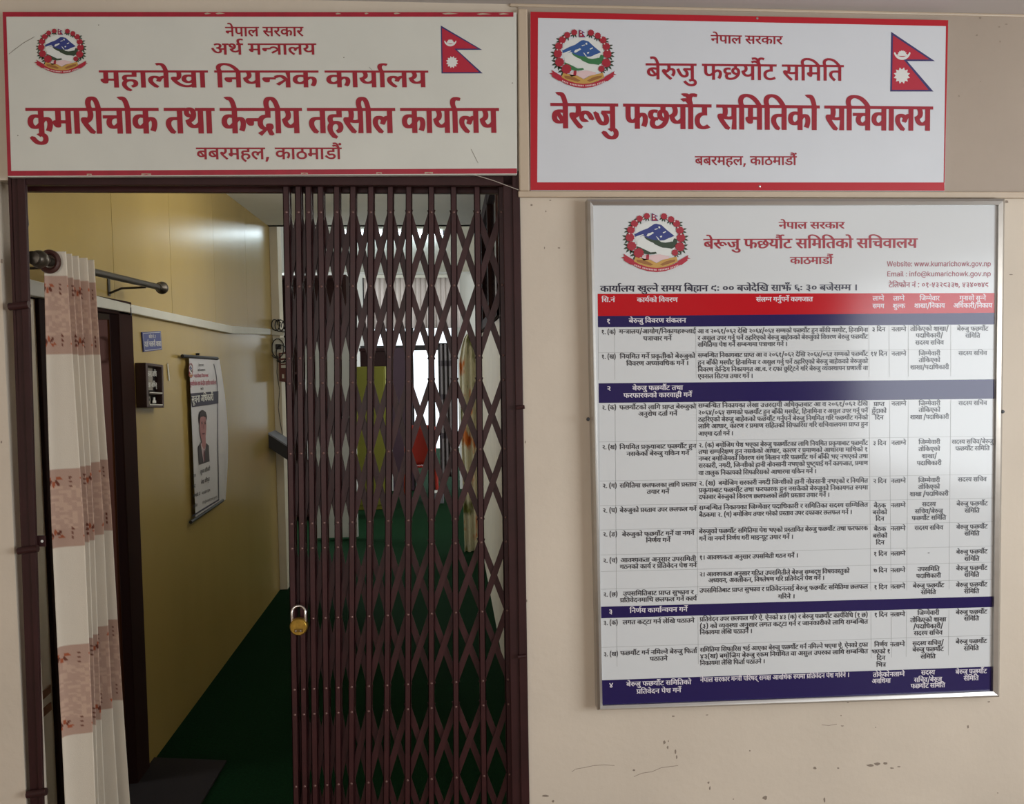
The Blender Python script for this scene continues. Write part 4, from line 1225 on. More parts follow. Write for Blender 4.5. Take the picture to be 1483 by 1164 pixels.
307,-12 228,-12q 113,59q 51,185q 51,269 51,353q 111,480q 222,553q 296,553 340,553q 424,524q 493,460q 534,355q 534,280 534,243 110,243 110,317 487,317 446,290 446,344q 412,427q 346,475q 296,475 247,475q 177,426q 140,349q 140,304 140,255 140,194q 182,110q 257,66q 307,66 339,66q 392,85q 430,123q 440,150 525,127 513,86q 452,23q 363,-12q
331,-12 279,-12q 215,24q 181,69q 172,84 162,84 162,0 77,0 77,728 165,728 165,458 172,458 181,473q 214,518q 277,553q 330,553 398,553q 502,484q 562,358q 562,271 562,185q 503,58q 399,-12q/317,67 369,67q 438,122q 472,215q 472,272 472,329q 438,420q 369,474q 317,474 267,474q 199,423q 164,333q 164,272 164,212q 199,119q 268,67q
263,-12 207,-12q 119,21q 62,85q 53,132 136,152 148,107q 213,65q 262,65 319,65q 387,114q 387,148 387,176q 347,214q 307,223 216,245 142,262q 69,336q 69,394 69,440q 122,512q 213,553q 271,553 328,553q 406,519q 456,460q 468,421 388,401 377,430q 325,478q 272,478 223,478q 158,433q 158,399 158,369q 202,332q 250,321 333,301 407,284q 478,210q 478,154 478,106q 424,31q 327,-12q
292,546 292,471 10,471 10,546/92,676 180,676 180,142 180,105q 209,71q 244,71 252,71q 278,75q 289,77 307,3 293,-2q 259,-7q 242,-7 171,-7q 92,68q 92,135
89,551 0,551 0,622 80,622 68,644q 53,693q 53,724 53,805q 199,896q 327,896 472,896q 709,824q 897,697q 966,615 874,615 761,717q 498,824q 352,824 134,824q 134,708 134,682q 153,638q 165,622 273,622 273,551 170,551 170,0 89,0
208,551 208,234 208,208q 183,178q 160,178 134,178q 79,220q 41,280q 41,308 41,331q 68,359q 102,359 127,359 127,551 0,551 0,622 296,622 296,551
595,622 595,551 491,551 491,0 410,0 410,179 382,161q 304,132q 253,132 163,132q 52,253q 38,353 100,366q 160,413q 160,457 160,485q 137,533q 123,551 0,551 0,622/129,301 149,252q 210,203q 259,203 309,203q 383,245q 410,274 410,551 211,551 240,499q 240,445 240,337q
482,178 445,147q 354,103q 283,103 206,103q 111,184q 111,251 111,278q 129,328q 148,348 101,366q 42,437q 42,493 42,553q 124,632q 187,632 240,632q 311,576q 311,531 311,484q 271,443 210,482 221,492q 230,515q 230,526 230,541q 210,568q 184,568 156,568q 116,524q 116,489 116,457q 147,418q 196,400q 223,397 253,405q 288,405 299,405q 326,403q 333,402 326,332 320,333q 303,333q 298,333 248,333q 191,292q 191,254 191,213q 248,173q 292,173 345,173q 419,217q 445,245
46,-129 61,-70q 88,64q 95,116 192,116 199,105 186,52q 138,-74q 113,-129
122,189 87,189q 40,224q 40,255 40,284q 76,314q 104,314 122,314q 161,299q 191,276 241,292q 305,378q 305,443 305,499q 246,566q 199,566 168,566q 138,539q 138,516 138,501q 157,466q 214,442q 270,440 253,370 159,376q 66,459q 66,517 66,568q 137,632q 204,632 251,632q 333,589q 384,504q 384,440 384,371q 315,254q 254,221 299,182q 383,87q 414,43 350,-1 299,71q 216,164q 179,194 152,189q
-169,615 -190,694q -231,785q -281,823q -315,823 -337,823q -371,814q -385,809 -409,882 -370,896q -318,896 -264,896q -185,845q -122,722q -94,615
593,622 593,551 489,551 489,0 408,0 408,191 378,174q 304,146q 254,146 214,146q 149,173q 128,194 103,221q 79,294q 79,358 79,551 0,551 0,622/408,551 205,551 408,287/189,240 212,217q 262,217 288,217q 338,233q 360,245 159,507 159,369 159,328q 165,280q 178,251q
634,551 634,0 553,0 553,551 420,551 420,321 420,279q 403,221q 385,198 364,173q 298,146q 251,146 158,146q 114,205 97,228q 79,298q 79,352 79,551 0,551 0,622 737,622 737,551/249,217 301,217q 321,249 332,266q 339,310q 339,353 339,551 160,551 160,353 160,314q 168,268q 178,251 189,235q 222,217q
89,551 0,551 0,622 82,622 68,649q 53,704q 53,735 53,807q 153,896q 238,896 353,896q 510,754q 571,615 491,615 438,722q 322,825q 249,825 194,825q 134,770q 134,723 134,692q 152,644q 164,622 273,622 273,551 170,551 170,0 89,0
45,53 214,153 160,162q 128,194 103,221q 79,294q 79,358 79,551 0,551 0,622 583,622 583,551 479,551 479,0 398,0 398,193 92,-13/398,551 160,551 160,369 160,328q 166,280q 179,251q 190,240 213,217q 262,217 301,217q 373,255q 398,280
122,189 87,189q 40,224q 40,255 40,284q 76,314q 104,314 122,314q 161,299q 191,276 241,292q 305,378q 305,443 305,499q 246,566q 199,566 168,566q 138,539q 138,516 138,501q 157,466q 214,442q 270,440 253,370 159,376q 66,459q 66,517 66,568q 137,632q 204,632 251,632q 333,589q 384,504q 384,440 384,371q 315,254q 254,221 299,182q 383,87q 414,43 350,-1 299,71q 216,164q 179,194 152,189q/591,551 591,0 510,0 510,551 421,551 421,622 695,622 695,551
-169,615 -190,694q -231,785q -281,823q -315,823 -337,823q -371,814q -385,809 -409,882 -370,896q -318,896 -269,896q -209,862q -181,819 -156,896q -55,896 -23,896q 31,883q 51,872 29,806 12,815q -26,827q -48,827 -88,827q -130,782q -130,747 -130,736q -129,726 -111,679q -94,615
194,622 275,622 275,0 194,0
553,551 553,0 472,0 472,180 443,161q 363,132q 308,132 223,132q 104,229q 83,322 178,342q 255,413q 255,467 255,517q 208,568q 171,568 146,568q 114,544q 114,521 114,470q 195,461 187,391 122,400q 46,461q 46,519 46,575q 119,632q 172,632 213,632q 288,597q 336,525q 336,469 336,395q 256,303q 182,274 205,238q 263,203q 314,203 366,203q 440,243q 472,275 472,551 390,551 390,622 656,622 656,551
509,551 509,0 428,0 428,250 207,250 207,213 207,180q 178,151q 159,151 140,151q 98,176q 62,215q 39,259q 39,278 39,296q 66,321q 100,321 126,321 126,551 0,551 0,622 612,622 612,551/428,551 207,551 207,321 428,321
0,622 373,622 373,551 0,551/204,298 204,244 204,216q 176,188q 153,188 129,188q 75,230q 37,290q 37,318 37,341q 64,369q 98,369 385,369 385,298
127,65 80,132 326,281 284,335q 223,380q 181,380 153,380q 96,364q 55,343 27,417 61,433q 135,456q 179,456 219,456q 283,431q 345,374q 382,326 382,551 0,551 0,622 566,622 566,551 463,551 463,0 382,0 382,234
470,218 470,148q 379,80q 312,80 226,80q 92,208q 29,356 100,382 143,276q 243,153q 305,153 343,153q 391,188q 391,227 391,264q 350,322q 318,347 291,342q 260,341 255,411 323,413q 380,457q 380,494 380,530q 333,562q 302,562 265,562q 205,542q 171,525 146,594 172,608q 249,632q 298,632 376,632q 459,554q 459,495 459,417q 392,375 403,365q 412,355 450,350q 486,350 518,350q 568,356q 594,363 594,551 521,551 521,622 1038,622 1038,551 934,551 934,0 853,0 853,551 675,551 675,0 594,0 594,290 570,284q 524,279q 498,279 481,279q 455,282 470,252q
477,33 413,-12 318,132q 239,208 213,204q 187,204 152,204q 104,239q 104,270 104,299q 140,329q 168,329 187,329q 225,313q 255,291 298,306q 360,385q 360,442 360,501q 295,561q 243,561 208,561q 148,545q 110,526 84,595 121,614q 204,632q 247,632 302,632q 391,590q 443,505q 443,440 443,370q 373,262q 316,233 361,189q 448,77q
275,121 217,121q 126,172q 75,263q 75,321 75,380q 126,469q 216,520q 274,520 333,520q 424,469q 476,378q 476,319 476,261q 425,171q 334,121q/273,192 326,192q 394,266q 394,322 394,379q 330,449q 277,449 225,449q 157,375q 157,318 157,262q 221,192q
470,-67 454,-40q 420,25q 391,86q 384,106 372,105q 347,104q 335,104 269,104q 178,150q 132,227q 132,272 132,299q 155,353q 180,373 144,394q 103,457q 103,501 103,565q 208,632q 288,632 314,632q 377,626q 391,622 385,552 367,556q 322,563q 292,563 184,563q 184,492 184,461q 223,424q 254,414 289,423q 333,423 347,423q 375,421q 384,419 377,350 367,351q 341,352q 324,352 274,352q 212,310q 212,266 212,220q 282,174q 332,174 338,174q 351,174q 357,175 354,185q 352,204q 352,210 352,245q 393,274q 418,274 461,274q 506,225q 506,196 506,166q 475,129q 451,120 465,87q 515,2q 542,-35
275,632 347,632q 429,556q 429,499 429,460q 394,387q 312,306q 241,256 362,160 402,129q 433,69q 433,34 433,3q 408,-50q 386,-79 321,-30 335,-15q 350,15q 350,34 350,54q 333,84q 310,103 128,254 132,276 238,344q 348,448q 348,498 348,530q 307,562q 276,562 245,562q 210,534q 210,510 210,488q 241,455q 280,444 231,386 182,407q 134,469q 134,517 134,544q 163,597q 226,632q
729,551 729,0 648,0 648,45 613,26q 530,7q 488,7 380,7q 183,114q 85,239 58,274q 40,319q 40,338 40,359q 70,393q 104,393 129,393q 166,370q 181,350 202,369q 217,428q 217,458 217,484q 210,531q 201,551 0,551 0,622 833,622 833,551/534,232 569,232q 627,261q 648,280 648,551 281,551 298,514q 298,458 298,376q 228,280q 166,253 236,169q 391,79q 490,79 533,79q 611,99q 648,122 648,198 625,184q 561,164q 521,164 474,164q 399,203q 356,273q 356,319 356,392q 452,473q 531,473 548,473q 602,468q 616,463 610,394 595,398q 558,404q 540,404 492,404q 437,360q 437,316 437,273q 492,232q
428,127 428,72q 347,-2q 277,-2 234,-2q 163,31q 120,91q 120,131 120,158q 135,208q 179,273q 225,320 171,374q 106,451q 73,509q 62,556q 62,579 62,591q 66,618q 69,632 154,617 147,597q 147,579 147,556q 164,504q 219,430q 275,375 330,431q 386,506q 406,556q 406,576 406,595q 399,617 483,632 490,604q 490,579 490,553q 477,505q 443,449q 378,374q 327,322 374,273q 417,204q 428,151q/200,138 200,111q 234,69q 274,69 308,69q 348,107q 348,136 348,151q 338,185q 307,232q 274,266 242,233q 210,186q 200,152q
354,-67 319,-17q 259,62q 230,91 205,87q 175,87 137,87q 88,122q 88,152 88,182q 124,212q 152,212 171,212q 214,197q 246,171 284,186q 333,267q 347,334 301,309q 241,309 171,309q 133,349 111,372q 89,437q 89,489 89,622 170,622 170,491 170,449q 184,409q 195,397 215,379q 254,379 283,379q 338,402q 359,417 387,625 468,622 436,395 420,280q 355,145q 301,115 332,84q 393,10q 419,-25
460,551 460,349 485,373q 543,399q 578,399 643,399q 725,316q 725,239 725,193q 695,89q 660,39 588,80 613,112q 645,196q 645,237 645,284q 605,330q 570,330 517,330q 460,257 460,0 379,0 379,193 355,174q 291,146q 248,146 208,146q 144,175q 125,197 100,226q 79,297q 79,354 79,551 0,551 0,622 786,622 786,551/160,551 160,360 160,305q 172,257q 188,240 208,217q 248,217 289,217q 353,251q 379,278 379,551
296,70 373,70q 499,133q 574,241q 574,310 574,357q 528,419q 487,419 453,419q 424,383q 424,358 424,326q 477,275q 535,261 502,198 421,221q 347,304q 347,356 347,404q 402,472q 455,481 455,551 0,551 0,622 715,622 715,551 535,551 535,477 586,464q 653,380q 653,308 653,250q 603,140q 510,52q 378,0q 296,0 199,0q 101,83q 101,147 101,168q 116,213q 132,231 90,251q 43,316q 43,359 43,419q 133,483q 206,483 223,483q 275,478q 288,473 282,404 268,408q 233,415q 212,415 124,415q 124,350 124,321q 168,289q 202,281 231,290q 266,290 277,290q 301,288q 308,287 302,217 296,218q 281,218q 276,218 182,218q 182,148 182,108q 244,70q
170,551 170,0 89,0 89,551 0,551 0,622 273,622 273,551/80,615 53,655q 8,692q -35,703q -61,703 -81,703q -123,691q -143,682 -169,751 -146,761q -96,773q -67,773 -22,773q 48,730q 72,692 76,694 56,746q 18,803q -26,827q -57,827 -81,827q -113,819q -127,813 -150,882 -111,896q -59,896 -13,896q 53,861q 78,819 103,896q 204,896 236,896q 290,883q 310,872 288,806 271,815q 233,827q 211,827 171,827q 129,782q 129,747 129,735q 131,724 149,676q 165,615
284,300 355,300q 442,260q 481,196q 481,160 481,107q 419,39q 360,18 333,85 365,96q 404,129q 404,157 404,191q 347,229q 282,229 205,229q 138,175q 138,135 138,112q 159,61q 225,3q 292,-31 309,-29q 325,-29 400,-29q 483,-106q 483,-169 483,-230q 390,-308q 304,-308 207,-308q 66,-216q 6,-140 67,-97 106,-145q 176,-207q 255,-236q 304,-236 410,-236q 410,-162 410,-129q 361,-97q 330,-97 303,-97q 260,-108q 239,-119 223,-79 134,-25q 58,77q 58,137 58,172q 88,229q 113,249 95,267q 69,318q 69,352 69,380q 89,420q 106,433 129,450q 188,465q 229,465 361,465 361,551 0,551 0,622 546,622 546,551 442,551 442,394 230,394 199,394q 173,388q 164,381 149,369q 149,347 149,328q 168,297q 182,285 229,300q
-188,847 -188,868q -159,896q -139,896 -118,896q -89,868q -89,847 -89,826q -118,797q -139,797 -159,797q -188,826q/69,863 46,763q -61,680q -138,680 -210,680q -318,769q -352,863 -283,887 -257,817q -189,747q -135,747 -77,747q -21,822q -5,889
89,551 0,551 0,622 81,622 -52,824q -219,824 -283,824q -357,767q -357,717 -357,684q -335,635q -322,615 -406,615 -420,641q -438,696q -438,728 -438,804q -328,896q -234,896 -103,896q 92,751q 165,622 273,622 273,551 170,551 170,0 89,0
369,322 400,322q 450,327q 478,332 486,260 461,255q 409,251q 380,251 338,251q 245,266q 212,277 192,264q 167,253 208,201q 319,91q 380,42 326,-12 270,37q 171,137q 95,225q 73,256 51,287q 40,323q 40,340 40,359q 70,393q 104,393 129,393q 166,370q 181,350 202,369q 217,428q 217,458 217,488q 208,536q 201,551 0,551 0,622 403,622 403,551 281,551 288,534q 298,488q 298,458 298,416q 279,354q 262,333 314,322q
170,551 170,0 89,0 89,551 0,551 0,622 273,622 273,551/80,615 53,655q 8,692q -35,703q -61,703 -81,703q -123,691q -143,682 -169,751 -146,761q -96,773q -67,773 -22,773q 48,730q 72,692 76,694 56,746q 18,803q -26,827q -57,827 -81,827q -113,819q -127,813 -150,882 -111,896q -59,896 -5,896q 74,845q 137,722q 165,615
321,69 357,80q 403,116q 403,148 403,186q 345,229q 280,229 211,229q 138,172q 138,124 138,93q 161,35q 232,-36q 302,-89 248,-142 157,-71q 58,53q 58,130 58,168q 89,227q 115,248 96,266q 69,318q 69,352 69,380q 89,420q 106,433 129,450q 188,465q 229,465 361,465 361,551 0,551 0,622 546,622 546,551 442,551 442,394 230,394 199,394q 173,388q 164,381 149,369q 149,347 149,327q 169,296q 183,284 230,300q 284,300 353,300q 440,258q 481,191q 481,153 481,95q 413,19q 348,2
568,551 474,551 474,380 474,329q 459,269q 441,246 404,198q 323,192 307,266 329,270q 360,281q 370,292 382,304q 393,339q 393,380 393,551 160,551 160,353 160,307q 166,249q 186,211q 226,180q 260,160 370,98 433,62q 486,-3q 486,-53 486,-93q 453,-164q 439,-184 367,-142 380,-122q 403,-77q 403,-55 403,-36q 387,-7q 339,28q 290,56 203,106 164,129q 109,178q 95,212 79,248q 79,316 79,551 0,551 0,622 568,622
0,622 563,622 563,551 453,551 485,512q 485,464 485,374q 406,328 442,296q 499,211q 499,152 499,102q 454,34q 376,0q 328,0 271,0q 168,61q 73,199q 29,313 100,338 128,260q 195,141q 274,74q 320,74 361,74q 414,111q 414,160 414,201q 369,270q 329,301 299,295q 264,294 259,364 333,366q 404,414q 404,463 404,493q 374,538q 351,551 0,551
271,222 242,222q 184,208q 161,197 114,225q 50,301q 50,352 50,380q 70,420q 87,433 110,450q 172,465q 221,465 314,465 314,551 0,551 0,622 505,622 505,551 395,551 395,394 211,394 180,394q 154,388q 145,381 130,369q 130,347 130,323q 158,290q 174,277 220,294q 275,294 349,294q 447,219q 447,154 447,89q 364,14q 289,4 318,-8q 381,-30q 415,-40 382,-110 325,-84q 221,-27q 176,1 117,4q 48,33q 48,65 48,87q 75,116q 101,116 121,116q 164,95q 194,70 208,68q 219,68 289,68q 366,109q 366,153 366,186q 317,222q
160,551 160,369 160,328q 166,280q 179,251q 190,240 213,217q 263,217 304,217q 375,257q 400,282 436,214 396,186q 313,146q 254,146 214,146q 149,173q 128,194 103,221q 79,294q 79,358 79,551 0,551 0,622 322,622 322,551
174,632 211,632q 269,611q 291,586 309,567q 332,499q 332,437 332,321 532,321 532,551 402,551 402,622 939,622 939,551 613,551 613,349 638,373q 696,399q 731,399 796,399q 878,316q 878,239 878,193q 848,89q 813,39 741,80 766,112q 798,196q 798,237 798,284q 759,330q 724,330 670,330q 613,257 613,0 532,0 532,250 332,250 332,213 332,180q 303,151q 283,151 264,151q 222,176q 186,215q 164,259q 164,278 164,296q 191,321q 224,321 253,321 253,426 253,473q 243,523q 232,538 212,568q 169,568 142,568q 114,542q 114,521 114,493q 161,463q 218,460 210,389 135,395q 46,456q 46,520 46,579q 122,632q
271,222 242,222q 184,208q 161,197 114,225q 50,301q 50,352 50,380q 70,420q 87,433 110,450q 172,465q 221,465 314,465 314,551 0,551 0,622 505,622 505,551 395,551 395,394 211,394 180,394q 154,388q 145,381 130,369q 130,347 130,323q 158,290q 174,277 220,294q 275,294 349,294q 447,219q 447,154 447,89q 364,14q 289,4 318,-8q 381,-30q 415,-40 382,-110 325,-84q 221,-27q 176,1 117,4q 48,33q 48,65 48,87q 75,116q 101,116 121,116q 164,95q 194,70 208,68q 219,68 289,68q 366,109q 366,153 366,186q 317,222q/293,615 272,650q 243,726q 243,762 243,829q 332,896q 398,896 430,896q 484,883q 504,872 482,806 465,815q 427,827q 405,827 365,827q 323,782q 323,747 323,714q 350,651q 375,615
519,296 519,250q 486,163q 457,126 385,167 405,190q 438,259q 438,294 438,329q 404,371q 369,371 335,371q 304,351 282,318q 210,272q 167,254 212,202q 331,91q 395,42 341,-12 282,37q 178,137q 98,225q 75,256 53,287q 40,323q 40,340 40,359q 70,393q 104,393 129,393q 166,370q 181,349 220,369q 256,429q 256,468 256,491q 246,536q 239,551 0,551 0,622 577,622 577,551 320,551 336,516q 336,458 336,442q 334,429 361,440q 392,440 445,440q 519,367q
618,551 452,551 452,334 474,349q 528,368q 567,368 631,368 631,297 580,297 534,297q 482,277q 452,253 452,0 371,0 371,174 347,154q 276,118q 226,118 179,118q 96,156q 46,233q 46,290 46,370q 156,464q 244,464 267,464q 324,457q 339,454 333,381 317,385q 268,391q 249,391 191,391q 127,339q 127,292 127,239q 188,188q 228,188 272,188q 341,230q 371,260 371,551 0,551 0,622 618,622
89,551 0,551 0,622 80,622 68,644q 53,693q 53,724 53,803q 181,896q 290,896 404,896q 594,826q 749,699q 809,615 722,615 631,718q 424,824q 311,824 226,824q 134,765q 134,711 134,683q 153,639q 165,622 273,622 273,551 170,551 170,0 89,0
600,551 371,551 371,414 451,384q 539,271q 539,198 539,128q 473,41q 363,0q 297,0 184,0q 46,113q 46,216 46,283q 114,374q 225,420q 287,420 290,420 290,551 0,551 0,622 600,622/293,72 364,72q 458,133q 458,200 458,248q 400,325q 343,349 308,349 234,349q 187,321 159,304q 126,249q 126,210 126,140q 221,72q
358,222 329,222q 271,208q 248,197 201,225q 137,301q 137,352 137,380q 157,420q 174,433 197,450q 259,465q 308,465 401,465 401,551 0,551 0,622 592,622 592,551 482,551 482,394 298,394 267,394q 241,388q 232,381 217,369q 217,347 217,323q 245,290q 261,277 307,294q 362,294 436,294q 534,219q 534,154 534,87q 436,0q 337,0 239,0q 84,88q 25,158 86,207 143,139q 262,74q 337,74 453,74q 453,152 453,187q 404,222q
170,551 170,0 89,0 89,551 0,551 0,622 273,622 273,551/80,615 53,655q 8,692q -35,703q -61,703 -81,703q -123,691q -143,682 -169,751 -146,761q -96,773q -67,773 -22,773q 48,730q 72,692 76,694 56,746q 18,803q -26,827q -57,827 -81,827q -113,819q -127,813 -150,882 -111,896q -59,896 -5,896q 74,845q 137,722q 165,615/146,816 146,840q 179,874q 201,874 224,874q 257,840q 257,816 257,792q 224,758q 201,758 179,758q 146,792q
0,622 515,622 515,551 0,551/537,349 517,356q 494,356 470,356q 420,332q 374,269q 356,208 279,232 291,278q 311,313 288,331q 239,353q 209,353 169,353q 126,307q 126,271 126,233q 169,164q 251,89q 309,40 255,-12 197,38q 101,129q 45,222q 45,275 45,328q 94,395q 167,426q 204,426 248,426q 321,397q 354,370 413,426q 500,426 514,426q 545,422q 556,417
366,45 380,60q 395,90q 395,108 395,135q 375,147 367,152q 337,155q 317,155 267,155 169,155q 125,195 82,232q 82,308 82,355q 127,490q 196,586 247,549q 313,516q 349,516 375,516q 395,543q 395,564 395,583q 388,605 469,621 473,606q 476,576q 476,563 476,512q 422,444q 357,444 292,444q 224,485 195,439q 163,350q 163,311 163,271q 177,253 196,227q 258,227 326,227 369,227q 424,213q 444,195 459,182q 477,140q 477,112 477,78q 452,26q 431,-3
78,435 78,461q 114,499q 139,499 164,499q 200,461q 200,435 200,409q 164,371q 139,371 114,371q 78,409q/78,118 78,144q 114,182q 139,182 164,182q 200,144q 200,118 200,92q 164,54q 139,54 114,54q 78,92q
649,551 545,551 545,0 465,0 465,165 439,148q 367,118q 317,118 240,118q 141,204q 141,275 141,304q 166,355q 185,371 38,369 38,441 331,441 349,441q 385,440q 389,440 382,370 350,370 292,370q 221,321q 221,274 221,231q 279,188q 317,188 367,188q 438,231q 465,260 465,551 0,551 0,622 649,622
42,4 213,81 169,90q 93,135q 46,213q 46,272 46,316q 77,379q 102,401 135,430q 231,456q 290,456 295,456 295,551 0,551 0,622 534,622 534,551 376,551 376,385 327,385 269,385q 198,371q 173,355 151,340q 126,294q 126,262 126,209q 205,140q 287,140 293,140q 305,140q 312,141 306,161q 306,176 306,211q 348,240q 373,240 416,240q 461,191q 461,162 461,130q 432,95q 410,86 422,62q 455,11q 480,-24 413,-58 392,-24q 354,46q 342,73 82,-66
89,551 0,551 0,622 86,622 48,727q -35,825q -97,825 -143,825q -192,773q -192,729 -192,696q -172,641q -159,615 -239,615 -273,679q -273,743 -273,811q -183,896q -104,896 -6,896q 116,764q 164,622 273,622 273,551 170,551 170,0 89,0
-185,772 -185,796q -152,830q -130,830 -107,830q -75,796q -75,772 -75,748q -107,714q -130,714 -152,714q -185,748q
72,54 72,91q 108,121q 133,121 159,121q 196,91q 196,54 196,18q 159,-14q 133,-14 108,-14q 72,18q
-63,-245 -88,-255q -145,-268q -173,-268 -248,-268q -333,-189q -333,-126 -333,-69q -241,11q -162,11 -87,11q 25,-45q 111,-136q 145,-189 83,-228 29,-145q -83,-57q -156,-57 -207,-57q -259,-96q -259,-128 -259,-166q -209,-196q -178,-196 -151,-196q -109,-185q -88,-175
89,551 0,551 0,622 80,622 68,644q 53,693q 53,724 53,804q 193,896q 314,896 449,896q 671,824q 848,698q 914,615 823,615 717,717q 474,824q 338,824 238,824q 134,766q 134,709 134,682q 153,639q 165,622 273,622 273,551 170,551 170,0 89,0
147,414 121,414q 85,446q 85,482 85,520q 121,550q 147,550 173,550q 209,520q 209,482 209,446q 173,414q/147,-14 121,-14q 85,18q 85,54 85,92q 121,122q 147,122 173,122q 209,92q 209,54 209,18q 173,-14q
512,270 512,153q 412,49q 334,49 273,49q 176,99q 103,218q 52,420q 38,573 118,588 130,440q 179,232q 264,123q 330,123 391,123q 432,205q 432,275 432,326q 407,414q 358,468q 322,468 297,468q 269,441q 269,418 269,400q 291,367q 349,345q 401,342 384,272 285,280q 193,362q 193,420 193,473q 262,539q 322,539 380,539q 465,469q 512,347q
826,551 826,0 745,0 745,191 716,172q 648,146q 601,146 561,146q 496,173q 475,194 451,219q 440,250 207,250 207,213 207,180q 178,151q 159,151 140,151q 98,176q 62,215q 39,259q 39,278 39,296q 66,321q 100,321 126,321 126,551 0,551 0,622 930,622 930,551/207,321 427,321 426,338q 426,358 426,551 207,551/745,551 507,551 507,369 507,328q 513,280q 526,251q 537,240 560,217q 610,217 650,217q 720,255q 745,280
623,551 623,0 542,0 542,325 511,310q 440,293q 390,293 340,293q 257,313q 225,326 178,297q 128,244q 128,208 128,188q 148,147q 200,120q 247,120 258,120q 269,121 263,139q 263,157 263,189q 303,216q 328,216 369,216q 413,164q 413,136 413,108q 388,76q 365,66 383,43q 421,2q 448,-24 390,-65 363,-34q 314,27q 298,53 286,51q 258,50q 245,50 186,50q 96,91q 46,162q 46,205 46,260q 115,333q 164,361 120,390q 74,461q 74,507 74,560q 155,632q 231,632 293,632q 382,574q 382,515 382,467q 336,401q 295,373 314,368q 357,364q 379,364 425,364q 504,385q 542,411 542,551 453,551 453,622 727,622 727,551/153,502 153,469q 195,416q 228,399 303,448q 303,506 303,530q 269,566q 229,566 195,566q 153,532q
89,551 0,551 0,622 82,622 68,647q 53,701q 53,731 53,805q 158,896q 249,896 374,896q 554,750q 621,615 540,615 479,721q 342,825q 262,825 202,825q 134,768q 134,720 134,690q 152,642q 165,622 273,622 273,551 170,551 170,0 89,0
174,632 211,632q 269,611q 291,586 309,567q 332,499q 332,437 332,321 533,321 533,551 402,551 402,622 717,622 717,551 614,551 614,0 533,0 533,250 332,250 332,213 332,180q 303,151q 283,151 264,151q 222,176q 186,215q 164,259q 164,278 164,296q 191,321q 224,321 253,321 253,426 253,473q 243,523q 232,538 212,568q 169,568 142,568q 114,542q 114,521 114,493q 161,463q 218,460 210,389 135,395q 46,456q 46,520 46,579q 122,632q
27,-233 2,-246q -65,-268q -106,-268 -181,-268q -266,-189q -266,-126 -266,-70q -177,13q -89,18 -82,-48 -140,-55q -192,-99q -192,-132 -192,-166q -142,-197q -111,-197 -79,-197q -32,-182q 2,-164
568,551 474,551 474,380 474,329q 459,269q 441,246 404,198q 323,192 307,266 329,270q 360,281q 370,292 382,304q 393,339q 393,380 393,551 160,551 160,353 160,307q 166,249q 186,211q 226,180q 260,160 370,98 433,62q 486,-3q 486,-53 486,-93q 453,-164q 439,-184 367,-142 380,-122q 403,-77q 403,-55 403,-36q 387,-7q 339,28q 290,56 203,106 164,129q 109,178q 95,212 79,248q 79,316 79,551 0,551 0,622 568,622/394,615 373,694q 332,785q 282,823q 248,823 226,823q 192,814q 178,809 154,882 193,896q 245,896 299,896q 378,845q 441,722q 469,615
498,159 438,159q 358,237q 358,300 358,303q 358,304 343,312q 306,324q 284,326 262,303q 202,268q 167,254 212,202q 331,91q 395,42 341,-12 282,37q 178,137q 98,225q 75,256 53,287q 40,323q 40,340 40,359q 70,393q 104,393 129,393q 166,370q 181,349 220,369q 256,429q 256,468 256,491q 246,536q 239,551 0,551 0,622 801,622 801,551 320,551 336,516q 336,458 336,421q 325,390 353,384q 378,373 396,401q 461,437q 510,437 571,437q 664,382q 736,289q 764,232 701,198 655,284q 567,369q 512,369 469,369q 429,326q 429,298 429,261q 471,230q 500,230 515,230q 544,235q 561,242 585,175 560,165q 516,159q
-179,615 -206,655q -251,692q -294,703q -320,703 -340,703q -382,691q -402,682 -428,751 -405,761q -355,773q -326,773 -281,773q -211,730q -187,692 -183,694 -203,746q -241,803q -285,827q -316,827 -340,827q -372,819q -386,813 -409,882 -370,896q -318,896 -264,896q -185,845q -122,722q -94,615
89,551 0,551 0,622 80,622 68,644q 53,693q 53,724 53,804q 187,896q 302,896 427,896q 633,825q 798,699q 861,615 772,615 674,718q 449,824q 325,824 233,824q 134,766q 134,710 134,682q 153,639q 165,622 273,622 273,551 170,551 170,0 89,0
341,-12 295,28q 217,108q 170,194q 170,242 170,270q 194,315q 210,329 38,327 38,399 511,399 511,551 0,551 0,622 696,622 696,551 592,551 592,0 511,0 511,328 395,328 346,328q 293,316q 274,299 251,279q 251,237 251,188q 325,97q 395,40
409,286 446,217 406,189q 320,146q 254,146 214,146q 149,173q 128,194 103,221q 79,294q 79,358 79,551 0,551 0,622 391,622 391,551 205,551/262,217 288,217q 338,233q 360,245 159,507 159,369 159,328q 165,280q 178,251q 189,240 212,217q
605,551 502,551 502,0 421,0 421,166 390,146q 314,118q 259,118 182,118q 86,199q 86,266 86,294q 106,346q 128,366 88,385q 42,455q 42,497 42,528q 52,551 0,551 0,622 605,622/167,269 167,227q 223,188q 267,188 319,188q 396,231q 421,260 421,551 145,551 123,527q 123,494 123,457q 166,417q 200,412 228,419q 263,419 290,419q 308,417 302,347 295,348q 279,348q 273,348 224,348q 167,308q
